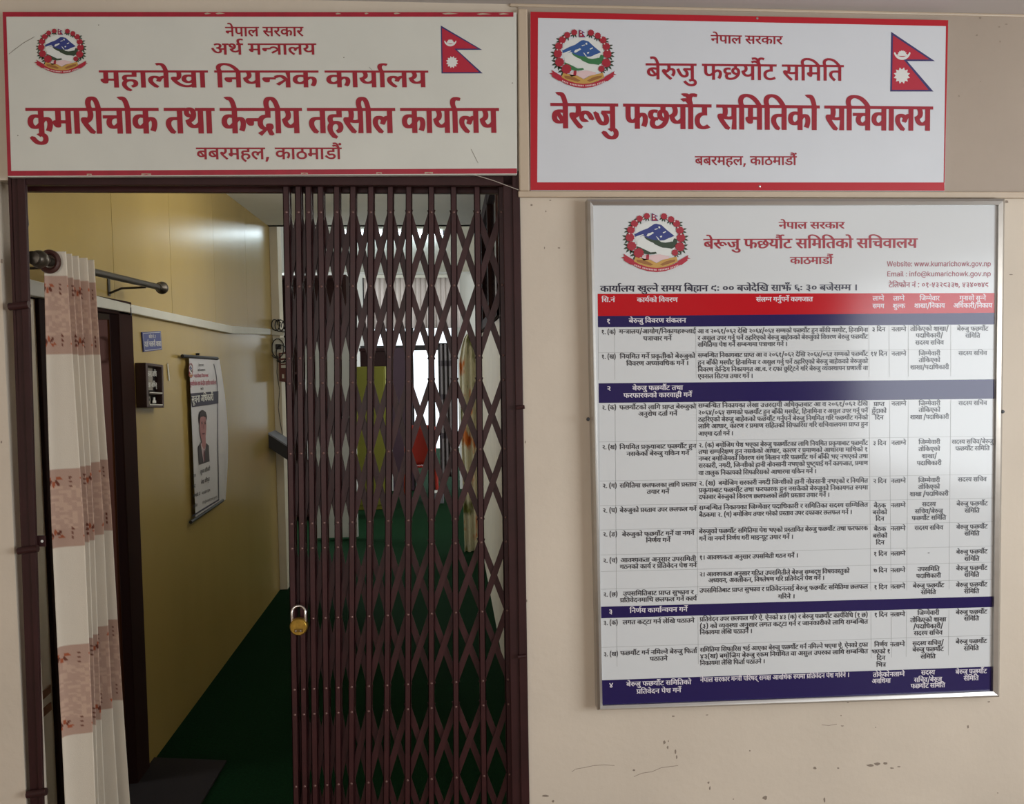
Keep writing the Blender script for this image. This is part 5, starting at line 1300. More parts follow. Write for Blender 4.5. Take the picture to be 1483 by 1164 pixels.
358,222 329,222q 271,208q 248,197 202,224q 137,300q 137,352 137,380q 157,420q 174,433 197,450q 259,465q 308,465 401,465 401,551 0,551 0,622 662,622 662,551 482,551 482,394 298,394 267,394q 241,388q 232,381 217,369q 217,347 217,323q 245,290q 261,277 307,294q 362,294 436,294q 534,219q 534,154 534,86q 436,0q 337,0 239,0q 84,88q 25,158 86,207 143,139q 262,74q 337,74 453,74q 453,152 453,186q 404,222q/511,337 511,360q 541,392q 563,392 585,392q 615,360q 615,337 615,315q 585,282q 563,282 541,282q 511,315q""".split("\n")
RUNS = {
 '(३) को व्यवस्था अनुसार लगत कट्टा गर्न र जानकारीको लागि सम्बन्धित': (25023, "0 0, 1 354, 2 905, 3 1519, 4 2281, 5 2800, 6 3722, 7 4278, 8 5300, 9 5819, 10 6583, 11 7138, 12 7138, 8 7814, 13 8073, 14 8742, 15 9420, 16 9983, 3 10813, 17 11575, 18 12035, 17 12079, 8 12583, 15 13102, 10 13665, 19 14220, 13 14480, 20 15149, 8 15891, 10 16150, 3 16705, 8 17467, 13 17726, 21 18135, 3 18394, 4 19156, 14 19675, 8 20353, 22 20612, 15 20871, 12 21694, 23 22370, 24 22720, 25 23291, 26 23550, 16 24453"),
 '-': (340, "27 0"),
 '/पदाधिकारी/': (4768, "28 0, 29 429, 30 997, 8 1517, 31 1776, 32 2035, 3 2650, 8 3412, 13 3671, 21 4080, 28 4339"),
 'Email : info@kumarichowk.gov.np': (15971, "33 0, 34 601, 35 1477, 36 2039, 37 2281, 38 2825, 36 3362, 39 3604, 40 4195, 41 4565, 42 5165, 43 6130, 44 6679, 34 7271, 35 8146, 45 8708, 36 9084, 46 9327, 47 9898, 41 10489, 48 11089, 43 11907, 49 12456, 50 12725, 41 13338, 51 13938, 49 14500, 39 14768, 52 15359"),
 'Website: www.kumarichowk.gov.np': (16962, "53 0, 54 985, 55 1568, 56 2181, 36 2708, 57 2951, 54 3278, 38 3861, 48 4398, 48 5216, 48 6035, 49 6853, 43 7122, 44 7670, 34 8262, 35 9138, 45 9699, 36 10076, 46 10318, 47 10889, 41 11480, 48 12080, 43 12898, 49 13447, 50 13716, 41 14329, 51 14929, 49 15491, 39 15759, 52 16350"),
 'info@kumarichowk.gov.np': (12609, "36 0, 39 242, 40 833, 41 1203, 42 1803, 43 2769, 44 3317, 34 3909, 35 4785, 45 5346, 36 5723, 46 5965, 47 6536, 41 7127, 48 7727, 43 8545, 49 9094, 50 9363, 41 9976, 51 10576, 49 11138, 39 11406, 52 11997"),
 'अग्नि निवारक': (4919, "9 0, 58 764, 59 1023, 10 1304, 22 2119, 10 2378, 6 2933, 8 3489, 13 3748, 3 4157"),
 'अधिकारी/निकाय': (6171, "9 0, 31 764, 32 1023, 3 1638, 8 2400, 13 2659, 21 3068, 28 3327, 22 3756, 10 4015, 3 4570, 8 5332, 60 5591"),
 'अध्ययन, अवलोकन, विश्लेषण गरि प्रतिवेदन पेश गर्ने ।': (18976, "9 0, 61 764, 60 1126, 60 1706, 10 2286, 62 2841, 9 3369, 6 4133, 14 4689, 4 5367, 3 5626, 10 6388, 62 6943, 22 7471, 6 7730, 63 8286, 14 8693, 64 9371, 65 9371, 66 9949, 15 10932, 67 11495, 13 11754, 68 12423, 22 12991, 16 13250, 6 13820, 64 14376, 30 14376, 10 14896, 29 15711, 64 16279, 69 16279, 15 17219, 10 17782, 70 18337, 71 18597"),
 'अनुरोध दर्ता गर्ने': (5589, "9 0, 10 764, 11 1319, 13 1319, 4 1728, 32 1987, 30 2862, 16 3382, 8 3952, 19 4211, 15 4471, 10 5034, 70 5589"),
 'अर्थ मन्त्रालय': (4691, "9 0, 72 764, 19 1406, 73 1666, 74 2264, 75 2622, 8 3174, 14 3433, 60 4111"),
 'अवधिमा': (3051, "9 0, 6 764, 31 1320, 32 1579, 73 2194, 8 2792"),
 'आ व २०६१/०६२ देखि २०६४/०६५ सम्मको फछर्यौट हुन बाँकी मस्यौट, हिनामिना': (28618, "76 0, 6 1283, 77 2099, 78 2650, 79 3201, 80 3752, 28 4303, 78 4732, 79 5283, 77 5834, 30 6645, 64 7110, 58 7165, 81 7424, 77 8502, 78 9053, 79 9604, 82 10155, 28 10706, 78 11135, 79 11686, 83 12237, 12 13048, 23 13724, 73 14074, 3 14672, 4 15434, 84 15953, 85 16724, 60 17425, 86 18005, 17 18264, 87 19028, 10 19559, 24 20374, 8 20945, 88 21204, 3 21204, 89 21966, 73 22485, 90 23083, 60 23472, 91 24052, 17 24311, 62 24815, 22 25343, 92 25602, 10 26133, 8 26688, 31 26947, 73 27206, 10 27804, 8 28359"),
 'आएमा दर्ता गर्ने ।': (6059, "76 0, 93 1023, 73 1576, 8 2174, 30 2693, 16 3213, 8 3783, 19 4042, 15 4302, 10 4865, 70 5420, 71 5680"),
 'आवश्यकता अनुसार उपसमिती': (10818, "76 0, 6 1023, 63 1579, 60 1986, 3 2566, 16 3328, 8 3898, 9 4417, 10 5181, 11 5736, 12 5736, 8 6412, 13 6671, 94 7340, 29 7888, 12 8456, 31 9132, 73 9391, 16 9989, 21 10559"),
 'इमेल': (1767, "95 0, 73 491, 64 1089, 14 1089"),
 'उपसमिति': (3478, "94 0, 29 548, 12 1116, 31 1792, 73 2051, 22 2649, 16 2908"),
 'उपसमितिबाट प्राप्त सुझाव र': (10121, "94 0, 29 548, 12 1116, 31 1792, 73 2051, 22 2649, 16 2908, 24 3478, 8 4049, 17 4308, 68 5072, 8 5640, 96 5899, 16 6207, 12 7037, 11 7713, 97 7713, 8 8637, 6 8896, 13 9712"),
 'उपसमितिबाट प्राप्त सुझाव र प्रतिवेदनलाई बेरुजु फछर्यौट समितिमा छलफल': (26615, "94 0, 29 548, 12 1116, 31 1792, 73 2051, 22 2649, 16 2908, 24 3478, 8 4049, 17 4308, 68 5072, 8 5640, 96 5899, 16 6207, 12 7037, 11 7713, 97 7713, 8 8637, 6 8896, 13 9712, 68 10381, 22 10949, 16 11208, 6 11778, 64 12334, 30 12334, 10 12854, 14 13409, 8 14087, 98 14346, 24 15097, 64 15668, 99 15668, 20 16231, 11 16973, 84 17233, 85 18004, 60 18705, 86 19285, 17 19544, 12 20308, 31 20984, 73 21243, 22 21841, 16 22100, 73 22670, 8 23268, 85 23787, 14 24488, 84 25166, 14 25937"),
 'एक्सल सिटमा तयार गर्ने ।': (9161, "93 0, 100 553, 12 1156, 14 1832, 101 2770, 12 3029, 17 3705, 73 4209, 8 4807, 16 5326, 60 5896, 8 6476, 13 6735, 15 7404, 10 7967, 70 8522, 71 8782"),
 'काठमाडौं': (3299, "3 0, 8 762, 102 1021, 73 1606, 8 2204, 103 2463, 104 3040"),
 'कार्यको विवरण': (5385, "3 0, 8 762, 60 1021, 19 1601, 3 1601, 4 2363, 22 2882, 6 3141, 6 3697, 13 4253, 66 4662"),
 'कार्यालय खुल्ने समय बिहान ९ः ०० बजेदेखि साझँ ६ः ३० बजेसम्म ।': (23815, "3 0, 8 762, 60 1021, 8 1601, 19 1860, 14 1860, 60 2538, 81 3378, 11 4196, 105 4196, 10 4696, 64 5251, 12 5511, 73 6187, 60 6785, 22 7625, 24 7884, 92 8455, 8 8986, 10 9245, 106 10060, 107 10611, 78 11143, 78 11694, 24 12505, 20 13076, 64 13818, 30 13818, 64 14283, 58 14338, 81 14597, 12 15675, 8 16351, 97 16610, 88 17323, 79 17794, 107 18345, 1 18877, 78 19428, 24 20239, 20 20810, 64 21552, 12 21552, 23 22228, 73 22578, 71 23436"),
 'कुमारीचोक तथा केन्द्रीय तहसील कार्यालय': (14764, "3 0, 11 541, 73 762, 8 1360, 13 1619, 21 2028, 108 2287, 4 2921, 3 3180, 16 4202, 72 4772, 8 5414, 3 5933, 64 6474, 74 6695, 109 7053, 110 7573, 60 7832, 16 8672, 92 9242, 12 9773, 21 10449, 14 10708, 3 11646, 8 12408, 60 12667, 8 13247, 19 13506, 14 13506, 60 14184"),
 'को': (1021, "3 0, 4 762"),
 'कोठा नं. ५': (3759, "3 0, 4 762, 102 1021, 8 1606, 10 2125, 111 2680, 112 2680, 83 3208"),
 'गठनको कार्य र प्रतिवेदन पेश गर्ने': (11428, "15 0, 102 563, 10 1148, 3 1703, 4 2465, 3 2984, 8 3746, 60 4005, 19 4585, 13 4845, 68 5514, 22 6082, 16 6341, 6 6911, 64 7467, 30 7467, 10 7987, 29 8802, 64 9370, 69 9370, 15 10310, 10 10873, 70 11428"),
 'गरिने ।': (2425, "15 0, 67 563, 13 822, 10 1231, 64 1786, 71 2046"),
 'गर्ने वा नगर्ने निर्णय गरी माइन्यूट तयार गर्ने ।': (15139, "15 0, 10 563, 70 1118, 6 1378, 8 1934, 10 2453, 15 3008, 10 3571, 70 4126, 22 4386, 10 4645, 66 5200, 19 5923, 60 5923, 15 6763, 13 7326, 21 7735, 73 8254, 8 8852, 95 9111, 74 9602, 60 9960, 113 10540, 17 10540, 16 11304, 60 11874, 8 12454, 13 12713, 15 13382, 10 13945, 70 14500, 71 14760"),
 'गुनासो सुन्ने': (4161, "15 0, 11 563, 10 563, 8 1118, 12 1377, 4 2053, 12 2572, 11 3248, 74 3248, 10 3606, 64 4161"),
 'जिम्मेवार': (3173, "114 0, 20 259, 23 1001, 73 1351, 64 1949, 6 1949, 8 2505, 13 2764"),
 'जिम्मेवारी': (3432, "114 0, 20 259, 23 1001, 73 1351, 64 1949, 6 1949, 8 2505, 13 2764, 21 3173"),
 'टेलिफोन नं : ०१-५३२९३३७, ५३४०७४९': (14339, "17 0, 64 460, 101 504, 14 763, 84 1441, 4 2212, 10 2471, 10 3286, 111 3841, 115 4101, 78 4655, 80 5206, 27 5757, 83 6097, 1 6648, 77 7199, 106 7750, 1 8301, 1 8852, 116 9403, 62 9954, 83 10482, 1 11033, 82 11584, 78 12135, 116 12686, 82 13237, 106 13788"),
 'ठहरिएको बेरुजु बाहेकको फछर्यौट गर्नुपर्ने बेरुजु नियमित गरि फछर्यौट गर्नको': (26656, "102 0, 92 585, 67 1116, 13 1375, 93 1784, 3 2337, 4 3099, 24 3618, 64 4189, 99 4189, 20 4752, 11 5494, 24 5754, 8 6325, 92 6584, 64 7115, 3 7115, 3 7877, 4 8639, 84 9158, 85 9929, 60 10630, 86 11210, 17 11469, 15 12233, 10 12796, 11 13351, 19 13351, 29 13351, 10 13919, 70 14474, 24 14734, 64 15305, 99 15305, 20 15868, 11 16610, 22 16870, 10 17129, 60 17684, 31 18264, 73 18523, 16 19121, 15 19951, 67 20514, 13 20773, 84 21442, 85 22213, 60 22914, 86 23494, 17 23753, 15 24517, 10 25080, 19 25635, 3 25635, 4 26397"),
 'तथा सम्परिक्षण हुन नसकेको आधार, कारण र प्रमाणको आधारमा माथिको १': (26663, "16 0, 72 570, 8 1212, 12 1731, 117 2407, 67 3322, 13 3581, 118 3990, 66 4702, 87 5685, 10 6216, 10 7031, 12 7586, 3 8262, 64 8803, 3 9024, 4 9786, 76 10305, 32 11328, 8 11943, 13 12202, 62 12611, 3 13139, 8 13901, 13 14160, 66 14569, 13 15552, 68 16221, 73 16789, 8 17387, 66 17646, 3 18369, 4 19131, 76 19650, 32 20673, 8 21288, 13 21547, 73 21956, 8 22554, 73 23073, 8 23671, 101 23930, 72 24189, 3 24831, 4 25593, 80 26112"),
 'तयार गर्ने': (3196, "16 0, 60 570, 8 1150, 13 1409, 15 2078, 10 2641, 70 3196"),
 'तोकिएको': (3424, "16 0, 4 570, 22 829, 3 1088, 93 1850, 3 2403, 4 3165"),
 'तोकिएको शाखा': (5700, "16 0, 4 570, 22 829, 3 1088, 93 1850, 3 2403, 4 3165, 69 3684, 8 4364, 81 4623, 8 5441"),
 'तोकिएको शाखा/': (6129, "16 0, 4 570, 22 829, 3 1088, 93 1850, 3 2403, 4 3165, 69 3684, 8 4364, 81 4623, 8 5441, 28 5700"),
 'तोकेको': (2612, "16 0, 4 570, 3 829, 64 1370, 3 1591, 4 2353"),
 'दफावार बेरुजुको विवरण छलफलको लागि प्रस्ताव तयार गर्ने ।': (21519, "30 0, 84 520, 8 1291, 6 1550, 8 2106, 13 2365, 24 3034, 64 3605, 99 3605, 20 4168, 11 4910, 3 4910, 4 5672, 22 6191, 6 6450, 6 7006, 13 7562, 66 7971, 85 8954, 14 9655, 84 10333, 14 11104, 3 11782, 4 12544, 14 13063, 8 13741, 22 14000, 15 14259, 68 15082, 90 15650, 16 16039, 8 16609, 6 16868, 16 17684, 60 18254, 8 18834, 13 19093, 15 19762, 10 20325, 70 20880, 71 21140"),
 'दर्ता चलानी शाखा': (6270, "30 0, 16 520, 8 1090, 19 1349, 108 1609, 14 2243, 8 2921, 10 3180, 21 3735, 69 4254, 8 4934, 81 5193, 8 6011"),
 'दिन': (1334, "119 0, 30 259, 10 779"),
 'नम्बर बमोजिमको विवरण संग मिलान गरि फछर्यौट गर्न बाँकी भए नभएको तथा': (27458, "10 0, 23 555, 24 905, 13 1476, 24 2145, 73 2716, 4 3314, 114 3573, 20 3832, 73 4574, 3 5172, 4 5934, 22 6453, 6 6712, 6 7268, 13 7824, 66 8233, 12 9216, 111 9892, 15 9892, 31 10715, 73 10974, 14 11572, 8 12250, 10 12509, 15 13324, 67 13887, 13 14146, 84 14815, 85 15586, 60 16287, 86 16867, 17 17126, 15 17890, 10 18453, 19 19008, 24 19268, 8 19839, 88 20098, 3 20098, 89 20860, 120 21379, 93 22082, 10 22895, 120 23450, 93 24153, 3 24706, 4 25468, 16 25987, 72 26557, 8 27199"),
 'नलाग्ने': (2328, "10 0, 14 555, 8 1233, 59 1492, 10 1773, 64 2328"),
 'नसकेको बेरुजु यकिन गर्ने': (8944, "10 0, 12 555, 3 1231, 64 1772, 3 1993, 4 2755, 24 3274, 64 3845, 99 3845, 20 4408, 11 5150, 60 5410, 22 5990, 3 6249, 10 7011, 15 7826, 10 8389, 70 8944"),
 'नाम': (1412, "10 0, 8 555, 73 814"),
 'निकायमा लेखि पठाउने ।': (8701, "22 0, 10 259, 3 814, 8 1576, 60 1835, 73 2415, 8 3013, 14 3532, 64 4210, 58 4210, 81 4469, 29 5547, 102 6115, 8 6700, 94 6959, 10 7507, 64 8062, 71 8322"),
 'निकायमा लेखि फिर्ता पठाउने ।': (10820, "22 0, 10 259, 3 814, 8 1576, 60 1835, 73 2415, 8 3013, 14 3532, 64 4210, 58 4210, 81 4469, 22 5547, 84 5806, 16 6577, 8 7147, 19 7406, 29 7666, 102 8234, 8 8819, 94 9078, 10 9626, 64 10181, 71 10441"),
 'नियमित गर्ने प्रकृतीको बेरुजुको': (10796, "22 0, 10 259, 60 814, 31 1394, 73 1653, 16 2251, 15 3081, 10 3644, 70 4199, 68 4459, 3 5027, 121 5568, 16 5789, 21 6359, 3 6618, 4 7380, 24 7899, 64 8470, 99 8470, 20 9033, 11 9775, 3 9775, 4 10537"),
 'नियमित प्रकृयाबाट फछर्यौट हुन': (11005, "22 0, 10 259, 60 814, 31 1394, 73 1653, 16 2251, 68 3081, 3 3649, 121 4190, 60 4411, 8 4991, 24 5250, 8 5821, 17 6080, 84 6844, 85 7615, 60 8316, 86 8896, 17 9155, 87 9919, 10 10450"),
 'निर्णय': (2117, "22 0, 10 259, 66 814, 19 1537, 60 1537"),
 'निर्णय कार्यान्वयन गर्ने': (7664, "22 0, 10 259, 66 814, 19 1537, 60 1537, 3 2377, 8 3139, 60 3398, 8 3978, 19 4237, 74 4237, 6 4595, 60 5151, 10 5731, 15 6546, 10 7109, 70 7664"),
 'निर्णय गर्ने': (3495, "22 0, 10 259, 66 814, 19 1537, 60 1537, 15 2377, 10 2940, 70 3495"),
 'नेपाल सरकार': (4835, "10 0, 64 555, 29 555, 8 1123, 14 1382, 12 2320, 13 2996, 3 3405, 8 4167, 13 4426"),
 'नेपाल सरकार मन्त्री परिषद् समक्ष आवधिक रुपमा प्रतिवेदन पेश गरिने ।': (24906, "10 0, 64 555, 29 555, 8 1123, 14 1382, 12 2320, 13 2996, 3 3405, 8 4167, 13 4426, 73 5095, 74 5693, 75 6051, 21 6603, 29 7122, 67 7690, 13 7949, 65 8358, 30 8936, 18 9502, 12 9716, 73 10392, 118 10990, 76 11962, 6 12985, 31 13541, 32 13800, 3 14415, 99 15437, 29 16000, 73 16568, 8 17166, 68 17685, 22 18253, 16 18512, 6 19082, 64 19638, 30 19638, 10 20158, 29 20973, 64 21541, 69 21541, 15 22481, 67 23044, 13 23303, 10 23712, 64 24267, 71 24527"),
 'पठाउने': (2515, "29 0, 102 568, 8 1153, 94 1412, 10 1960, 64 2515"),
 'पत्राचार गर्ने': (4059, "29 0, 75 568, 8 1120, 108 1379, 8 2013, 13 2272, 15 2941, 10 3504, 70 4059"),
 'पद': (1088, "29 0, 30 568"),
 'पदाधिकारी': (3910, "29 0, 30 568, 8 1088, 31 1347, 32 1606, 3 2221, 8 2983, 13 3242, 21 3651"),
 'पदाधिकारी/': (4339, "29 0, 30 568, 8 1088, 31 1347, 32 1606, 3 2221, 8 2983, 13 3242, 21 3651, 28 3910"),
 'प्रकृयाबाट फछर्यौट तथा फरफारक हुन नसकेको बेरुजुको निकायगत रुपमा': (25783, "68 0, 3 568, 121 1109, 60 1330, 8 1910, 24 2169, 8 2740, 17 2999, 84 3763, 85 4534, 60 5235, 86 5815, 17 6074, 16 6838, 72 7408, 8 8050, 84 8569, 13 9340, 84 9749, 8 10520, 13 10779, 3 11188, 87 12210, 10 12741, 10 13556, 12 14111, 3 14787, 64 15328, 3 15549, 4 16311, 24 16830, 64 17401, 99 17401, 20 17964, 11 18706, 3 18706, 4 19468, 22 19987, 10 20246, 3 20801, 8 21563, 60 21822, 15 22402, 16 22965, 99 23795, 29 24358, 73 24926, 8 25524"),
 'प्रतिवेदन उपर छलफल गरि ऐ. ऐनको ४३ (क) र बेरुजु फछर्यौट कार्यविधि (१ छ)': (27864, "68 0, 22 568, 16 827, 6 1397, 64 1953, 30 1953, 10 2473, 94 3288, 29 3836, 13 4404, 85 5073, 14 5774, 84 6452, 14 7223, 15 8161, 67 8724, 13 8983, 122 9652, 112 10205, 122 10733, 10 11286, 3 11841, 4 12603, 82 13122, 1 13673, 0 14484, 3 14838, 2 15600, 13 16214, 24 16883, 64 17454, 99 17454, 20 18017, 11 18759, 84 19019, 85 19790, 60 20491, 86 21071, 17 21330, 3 22094, 8 22856, 60 23115, 19 23695, 22 23695, 6 23954, 31 24510, 32 24769, 0 25644, 80 25998, 85 26809, 2 27510"),
 'प्रतिवेदन पेश गर्ने': (5914, "68 0, 22 568, 16 827, 6 1397, 64 1953, 30 1953, 10 2473, 29 3288, 64 3856, 69 3856, 15 4796, 10 5359, 70 5914"),
 'प्रतिवेदनमाथि छलफल गर्ने कार्य': (11113, "68 0, 22 568, 16 827, 6 1397, 64 1953, 30 1953, 10 2473, 73 3028, 8 3626, 101 3885, 72 4144, 85 5046, 14 5747, 84 6425, 14 7196, 15 8134, 10 8697, 70 9252, 3 9512, 8 10274, 60 10533, 19 11113"),
 'प्राप्त': (1705, "68 0, 8 568, 96 827, 16 1135"),
 'फछर्यौट गर्न नमिल्ने बेरुजु फिर्ता': (11175, "84 0, 85 771, 60 1472, 86 2052, 17 2311, 15 3075, 10 3638, 19 4193, 10 4453, 31 5008, 73 5267, 105 5865, 10 6365, 64 6920, 24 7180, 64 7751, 99 7751, 20 8314, 11 9056, 22 9316, 84 9575, 16 10346, 8 10916, 19 11175"),
 'फछर्यौट समिति': (5437, "84 0, 85 771, 60 1472, 86 2052, 17 2311, 12 3075, 31 3751, 73 4010, 22 4608, 16 4867"),
 'फछर्यौटको लागि प्राप्त बेरुजुको': (10977, "84 0, 85 771, 60 1472, 86 2052, 17 2311, 3 2815, 4 3577, 14 4096, 8 4774, 22 5033, 15 5292, 68 6115, 8 6683, 96 6942, 16 7250, 24 8080, 64 8651, 99 8651, 20 9214, 11 9956, 3 9956, 4 10718"),
 'फरफारकको कारवाही गर्ने': (9075, "84 0, 13 771, 84 1180, 8 1951, 13 2210, 3 2619, 3 3381, 4 4143, 3 4662, 8 5424, 13 5683, 6 6092, 8 6648, 92 6907, 21 7438, 15 7957, 10 8520, 70 9075"),
 'बबरमहल, काठमाडौं': (7185, "24 0, 24 571, 13 1142, 73 1551, 92 2149, 14 2680, 62 3358, 3 3886, 8 4648, 102 4907, 73 5492, 8 6090, 103 6349, 104 6926"),
 'बसेको': (2268, "24 0, 12 571, 64 1247, 3 1247, 4 2009"),
 'बेरुजु फछर्यौट': (4951, "24 0, 64 571, 99 571, 20 1134, 11 1876, 84 2136, 85 2907, 60 3608, 86 4188, 17 4447"),
 'बेरुजु फछर्यौट तथा': (6682, "24 0, 64 571, 99 571, 20 1134, 11 1876, 84 2136, 85 2907, 60 3608, 86 4188, 17 4447, 16 5211, 72 5781, 8 6423"),
 'बेरुजु फछर्यौट समिति': (7573, "24 0, 64 571, 99 571, 20 1134, 11 1876, 84 2136, 85 2907, 60 3608, 86 4188, 17 4447, 12 5211, 31 5887, 73 6146, 22 6744, 16 7003"),
 'बेरुजु फछर्यौट समितिको': (8594, "24 0, 64 571, 99 571, 20 1134, 11 1876, 84 2136, 85 2907, 60 3608, 86 4188, 17 4447, 12 5211, 31 5887, 73 6146, 22 6744, 16 7003, 3 7573, 4 8335"),
 'बेरुजु विवरण संकलन': (7570, "24 0, 64 571, 99 571, 20 1134, 11 1876, 22 2136, 6 2395, 6 2951, 13 3507, 66 3916, 12 4899, 111 5575, 3 5575, 14 6337, 10 7015"),
 'बेरुजुको प्रस्ताव उपर छलफल गर्ने': (11750, "24 0, 64 571, 99 571, 20 1134, 11 1876, 3 1876, 4 2638, 68 3157, 90 3725, 16 4114, 8 4684, 6 4943, 94 5759, 29 6307, 13 6875, 85 7544, 14 8245, 84 8923, 14 9694, 15 10632, 10 11195, 70 11750"),
 'बेरुजुको फछर्यौट गर्ने वा नगर्ने': (10358, "24 0, 64 571, 99 571, 20 1134, 11 1876, 3 1876, 4 2638, 84 3157, 85 3928, 60 4629, 86 5209, 17 5468, 15 6232, 10 6795, 70 7350, 6 7610, 8 8166, 10 8685, 15 9240, 10 9803, 70 10358"),
 'बेरुजुको फछर्यौट समितिमा पेश भएको प्रस्तावित बेरुजु फछर्यौट तथा फरफारक': (27510, "24 0, 64 571, 99 571, 20 1134, 11 1876, 3 1876, 4 2638, 84 3157, 85 3928, 60 4629, 86 5209, 17 5468, 12 6232, 31 6908, 73 7167, 22 7765, 16 8024, 73 8594, 8 9192, 29 9711, 64 10279, 69 10279, 120 11219, 93 11922, 3 12475, 4 13237, 68 13756, 90 14324, 16 14713, 8 15283, 22 15542, 6 15801, 16 16357, 24 17187, 64 17758, 99 17758, 20 18321, 11 19063, 84 19323, 85 20094, 60 20795, 86 21375, 17 21634, 16 22398, 72 22968, 8 23610, 84 24129, 13 24900, 84 25309, 8 26080, 13 26339, 3 26748"),
 'बेरूजु फछर्यौट समितिको सचिवालय': (12720, "24 0, 64 571, 123 571, 20 1358, 11 2100, 84 2360, 85 3131, 60 3832, 86 4412, 17 4671, 12 5435, 31 6111, 73 6370, 22 6968, 16 7227, 3 7797, 4 8559, 12 9078, 101 9754, 108 10013, 6 10647, 8 11203, 14 11462, 60 12140"),
 'बैठक': (1918, "24 0, 124 571, 102 571, 3 1156"),
 'बैठकमा २. (ग) बमोजिम तयार गरेको प्रस्ताव उपर दफावार छलफल गर्ने ।': (25529, "24 0, 124 571, 102 571, 3 1156, 73 1918, 8 2516, 77 3035, 112 3586, 0 4114, 15 4468, 2 5031, 24 5645, 73 6216, 4 6814, 114 7073, 20 7332, 73 8074, 16 8932, 60 9502, 8 10082, 13 10341, 15 11010, 13 11573, 64 11982, 3 11982, 4 12744, 68 13263, 90 13831, 16 14220, 8 14790, 6 15049, 94 15865, 29 16413, 13 16981, 30 17650, 84 18170, 8 18941, 6 19200, 8 19756, 13 20015, 85 20684, 14 21385, 84 22063, 14 22834, 15 23772, 10 24335, 70 24890, 71 25150"),
 'भएको १': (3088, "120 0, 93 703, 3 1256, 4 2018, 80 2537"),
 'भित्र': (1514, "125 0, 120 259, 75 962"),
 'मन्त्रालय/आयोग/निकायहरूलाई': (11469, "73 0, 74 598, 75 956, 8 1508, 14 1767, 60 2445, 28 3025, 76 3454, 60 4477, 4 5057, 15 5316, 28 5879, 22 6308, 10 6567, 3 7122, 8 7884, 60 8143, 92 8723, 123 9254, 14 10041, 8 10719, 98 10978"),
 'महालेखा नियन्त्रक': (6469, "73 0, 92 598, 8 1129, 14 1388, 64 2066, 81 2066, 8 2884, 22 3403, 10 3662, 60 4217, 74 4797, 75 5155, 3 5707"),
 'महालेखा नियन्त्रक कार्यालय': (9847, "73 0, 92 598, 8 1129, 14 1388, 64 2066, 81 2066, 8 2884, 22 3403, 10 3662, 60 4217, 74 4797, 75 5155, 3 5707, 3 6729, 8 7491, 60 7750, 8 8330, 19 8589, 14 8589, 60 9267"),
 'र असुल उपर गर्नु पर्ने ठहरिएको बेरुजु बाहेकको बेरुजुको विवरण बेरुजु फछर्यौट': (27622, "13 0, 9 669, 12 1433, 11 2109, 14 2109, 94 3047, 29 3595, 13 4163, 15 4832, 10 5395, 11 5950, 19 5950, 29 6210, 10 6778, 70 7333, 102 7593, 92 8178, 67 8709, 13 8968, 93 9377, 3 9930, 4 10692, 24 11211, 64 11782, 99 11782, 20 12345, 11 13087, 24 13347, 8 13918, 92 14177, 64 14708, 3 14708, 3 15470, 4 16232, 24 16751, 64 17322, 99 17322, 20 17885, 11 18627, 3 18627, 4 19389, 22 19908, 6 20167, 6 20723, 13 21279, 66 21688, 24 22671, 64 23242, 99 23242, 20 23805, 11 24547, 84 24807, 85 25578, 60 26279, 86 26859, 17 27118"),
 'लगत कट्टा गर्न लेखि पठाउने': (10268, "14 0, 15 678, 16 1241, 3 2071, 17 2833, 18 3293, 17 3337, 8 3841, 15 4360, 10 4923, 19 5478, 14 5738, 64 6416, 58 6416, 81 6675, 29 7753, 102 8321, 8 8906, 94 9165, 10 9713, 64 10268"),
 'लागि आधार, कारण र प्रमाण सहितको सिफारिस गरि सचिवालयमा प्राप्त हुन': (26530, "14 0, 8 678, 22 937, 15 1196, 76 2019, 32 3042, 8 3657, 13 3916, 62 4325, 3 4853, 8 5615, 13 5874, 66 6283, 13 7266, 68 7935, 73 8503, 8 9101, 66 9360, 12 10343, 22 11019, 92 11278, 16 11809, 3 12379, 4 13141, 101 13660, 12 13919, 84 14595, 8 15366, 67 15625, 13 15884, 12 16293, 15 17229, 67 17792, 13 18051, 12 18720, 101 19396, 108 19655, 6 20289, 8 20845, 14 21104, 60 21782, 73 22362, 8 22960, 68 23479, 8 24047, 96 24306, 16 24614, 87 25444, 10 25975"),
 'लाग्ने': (1773, "14 0, 8 678, 59 937, 10 1218, 64 1773"),
 'लेखा अधिकृत': (4985, "14 0, 64 678, 81 678, 8 1496, 9 2015, 31 2779, 32 3038, 3 3653, 121 4194, 16 4415"),
 'वा तालुक निकायको सिफारिसको आधारमा यकिन गर्ने ।': (19486, "6 0, 8 556, 16 1075, 8 1645, 14 1904, 11 2582, 3 2582, 22 3604, 10 3863, 3 4418, 8 5180, 60 5439, 3 6019, 4 6781, 101 7300, 12 7559, 84 8235, 8 9006, 67 9265, 13 9524, 12 9933, 3 10609, 4 11371, 76 11890, 32 12913, 8 13528, 13 13787, 73 14196, 8 14794, 60 15313, 22 15893, 3 16152, 10 16914, 15 17729, 10 18292, 70 18847, 71 19107"),
 'विवरण अध्यावधिक गर्ने ।': (8937, "22 0, 6 259, 6 815, 13 1371, 66 1780, 9 2763, 61 3527, 60 3889, 8 4469, 6 4728, 31 5284, 32 5543, 3 6158, 15 7180, 10 7743, 70 8298, 71 8558"),
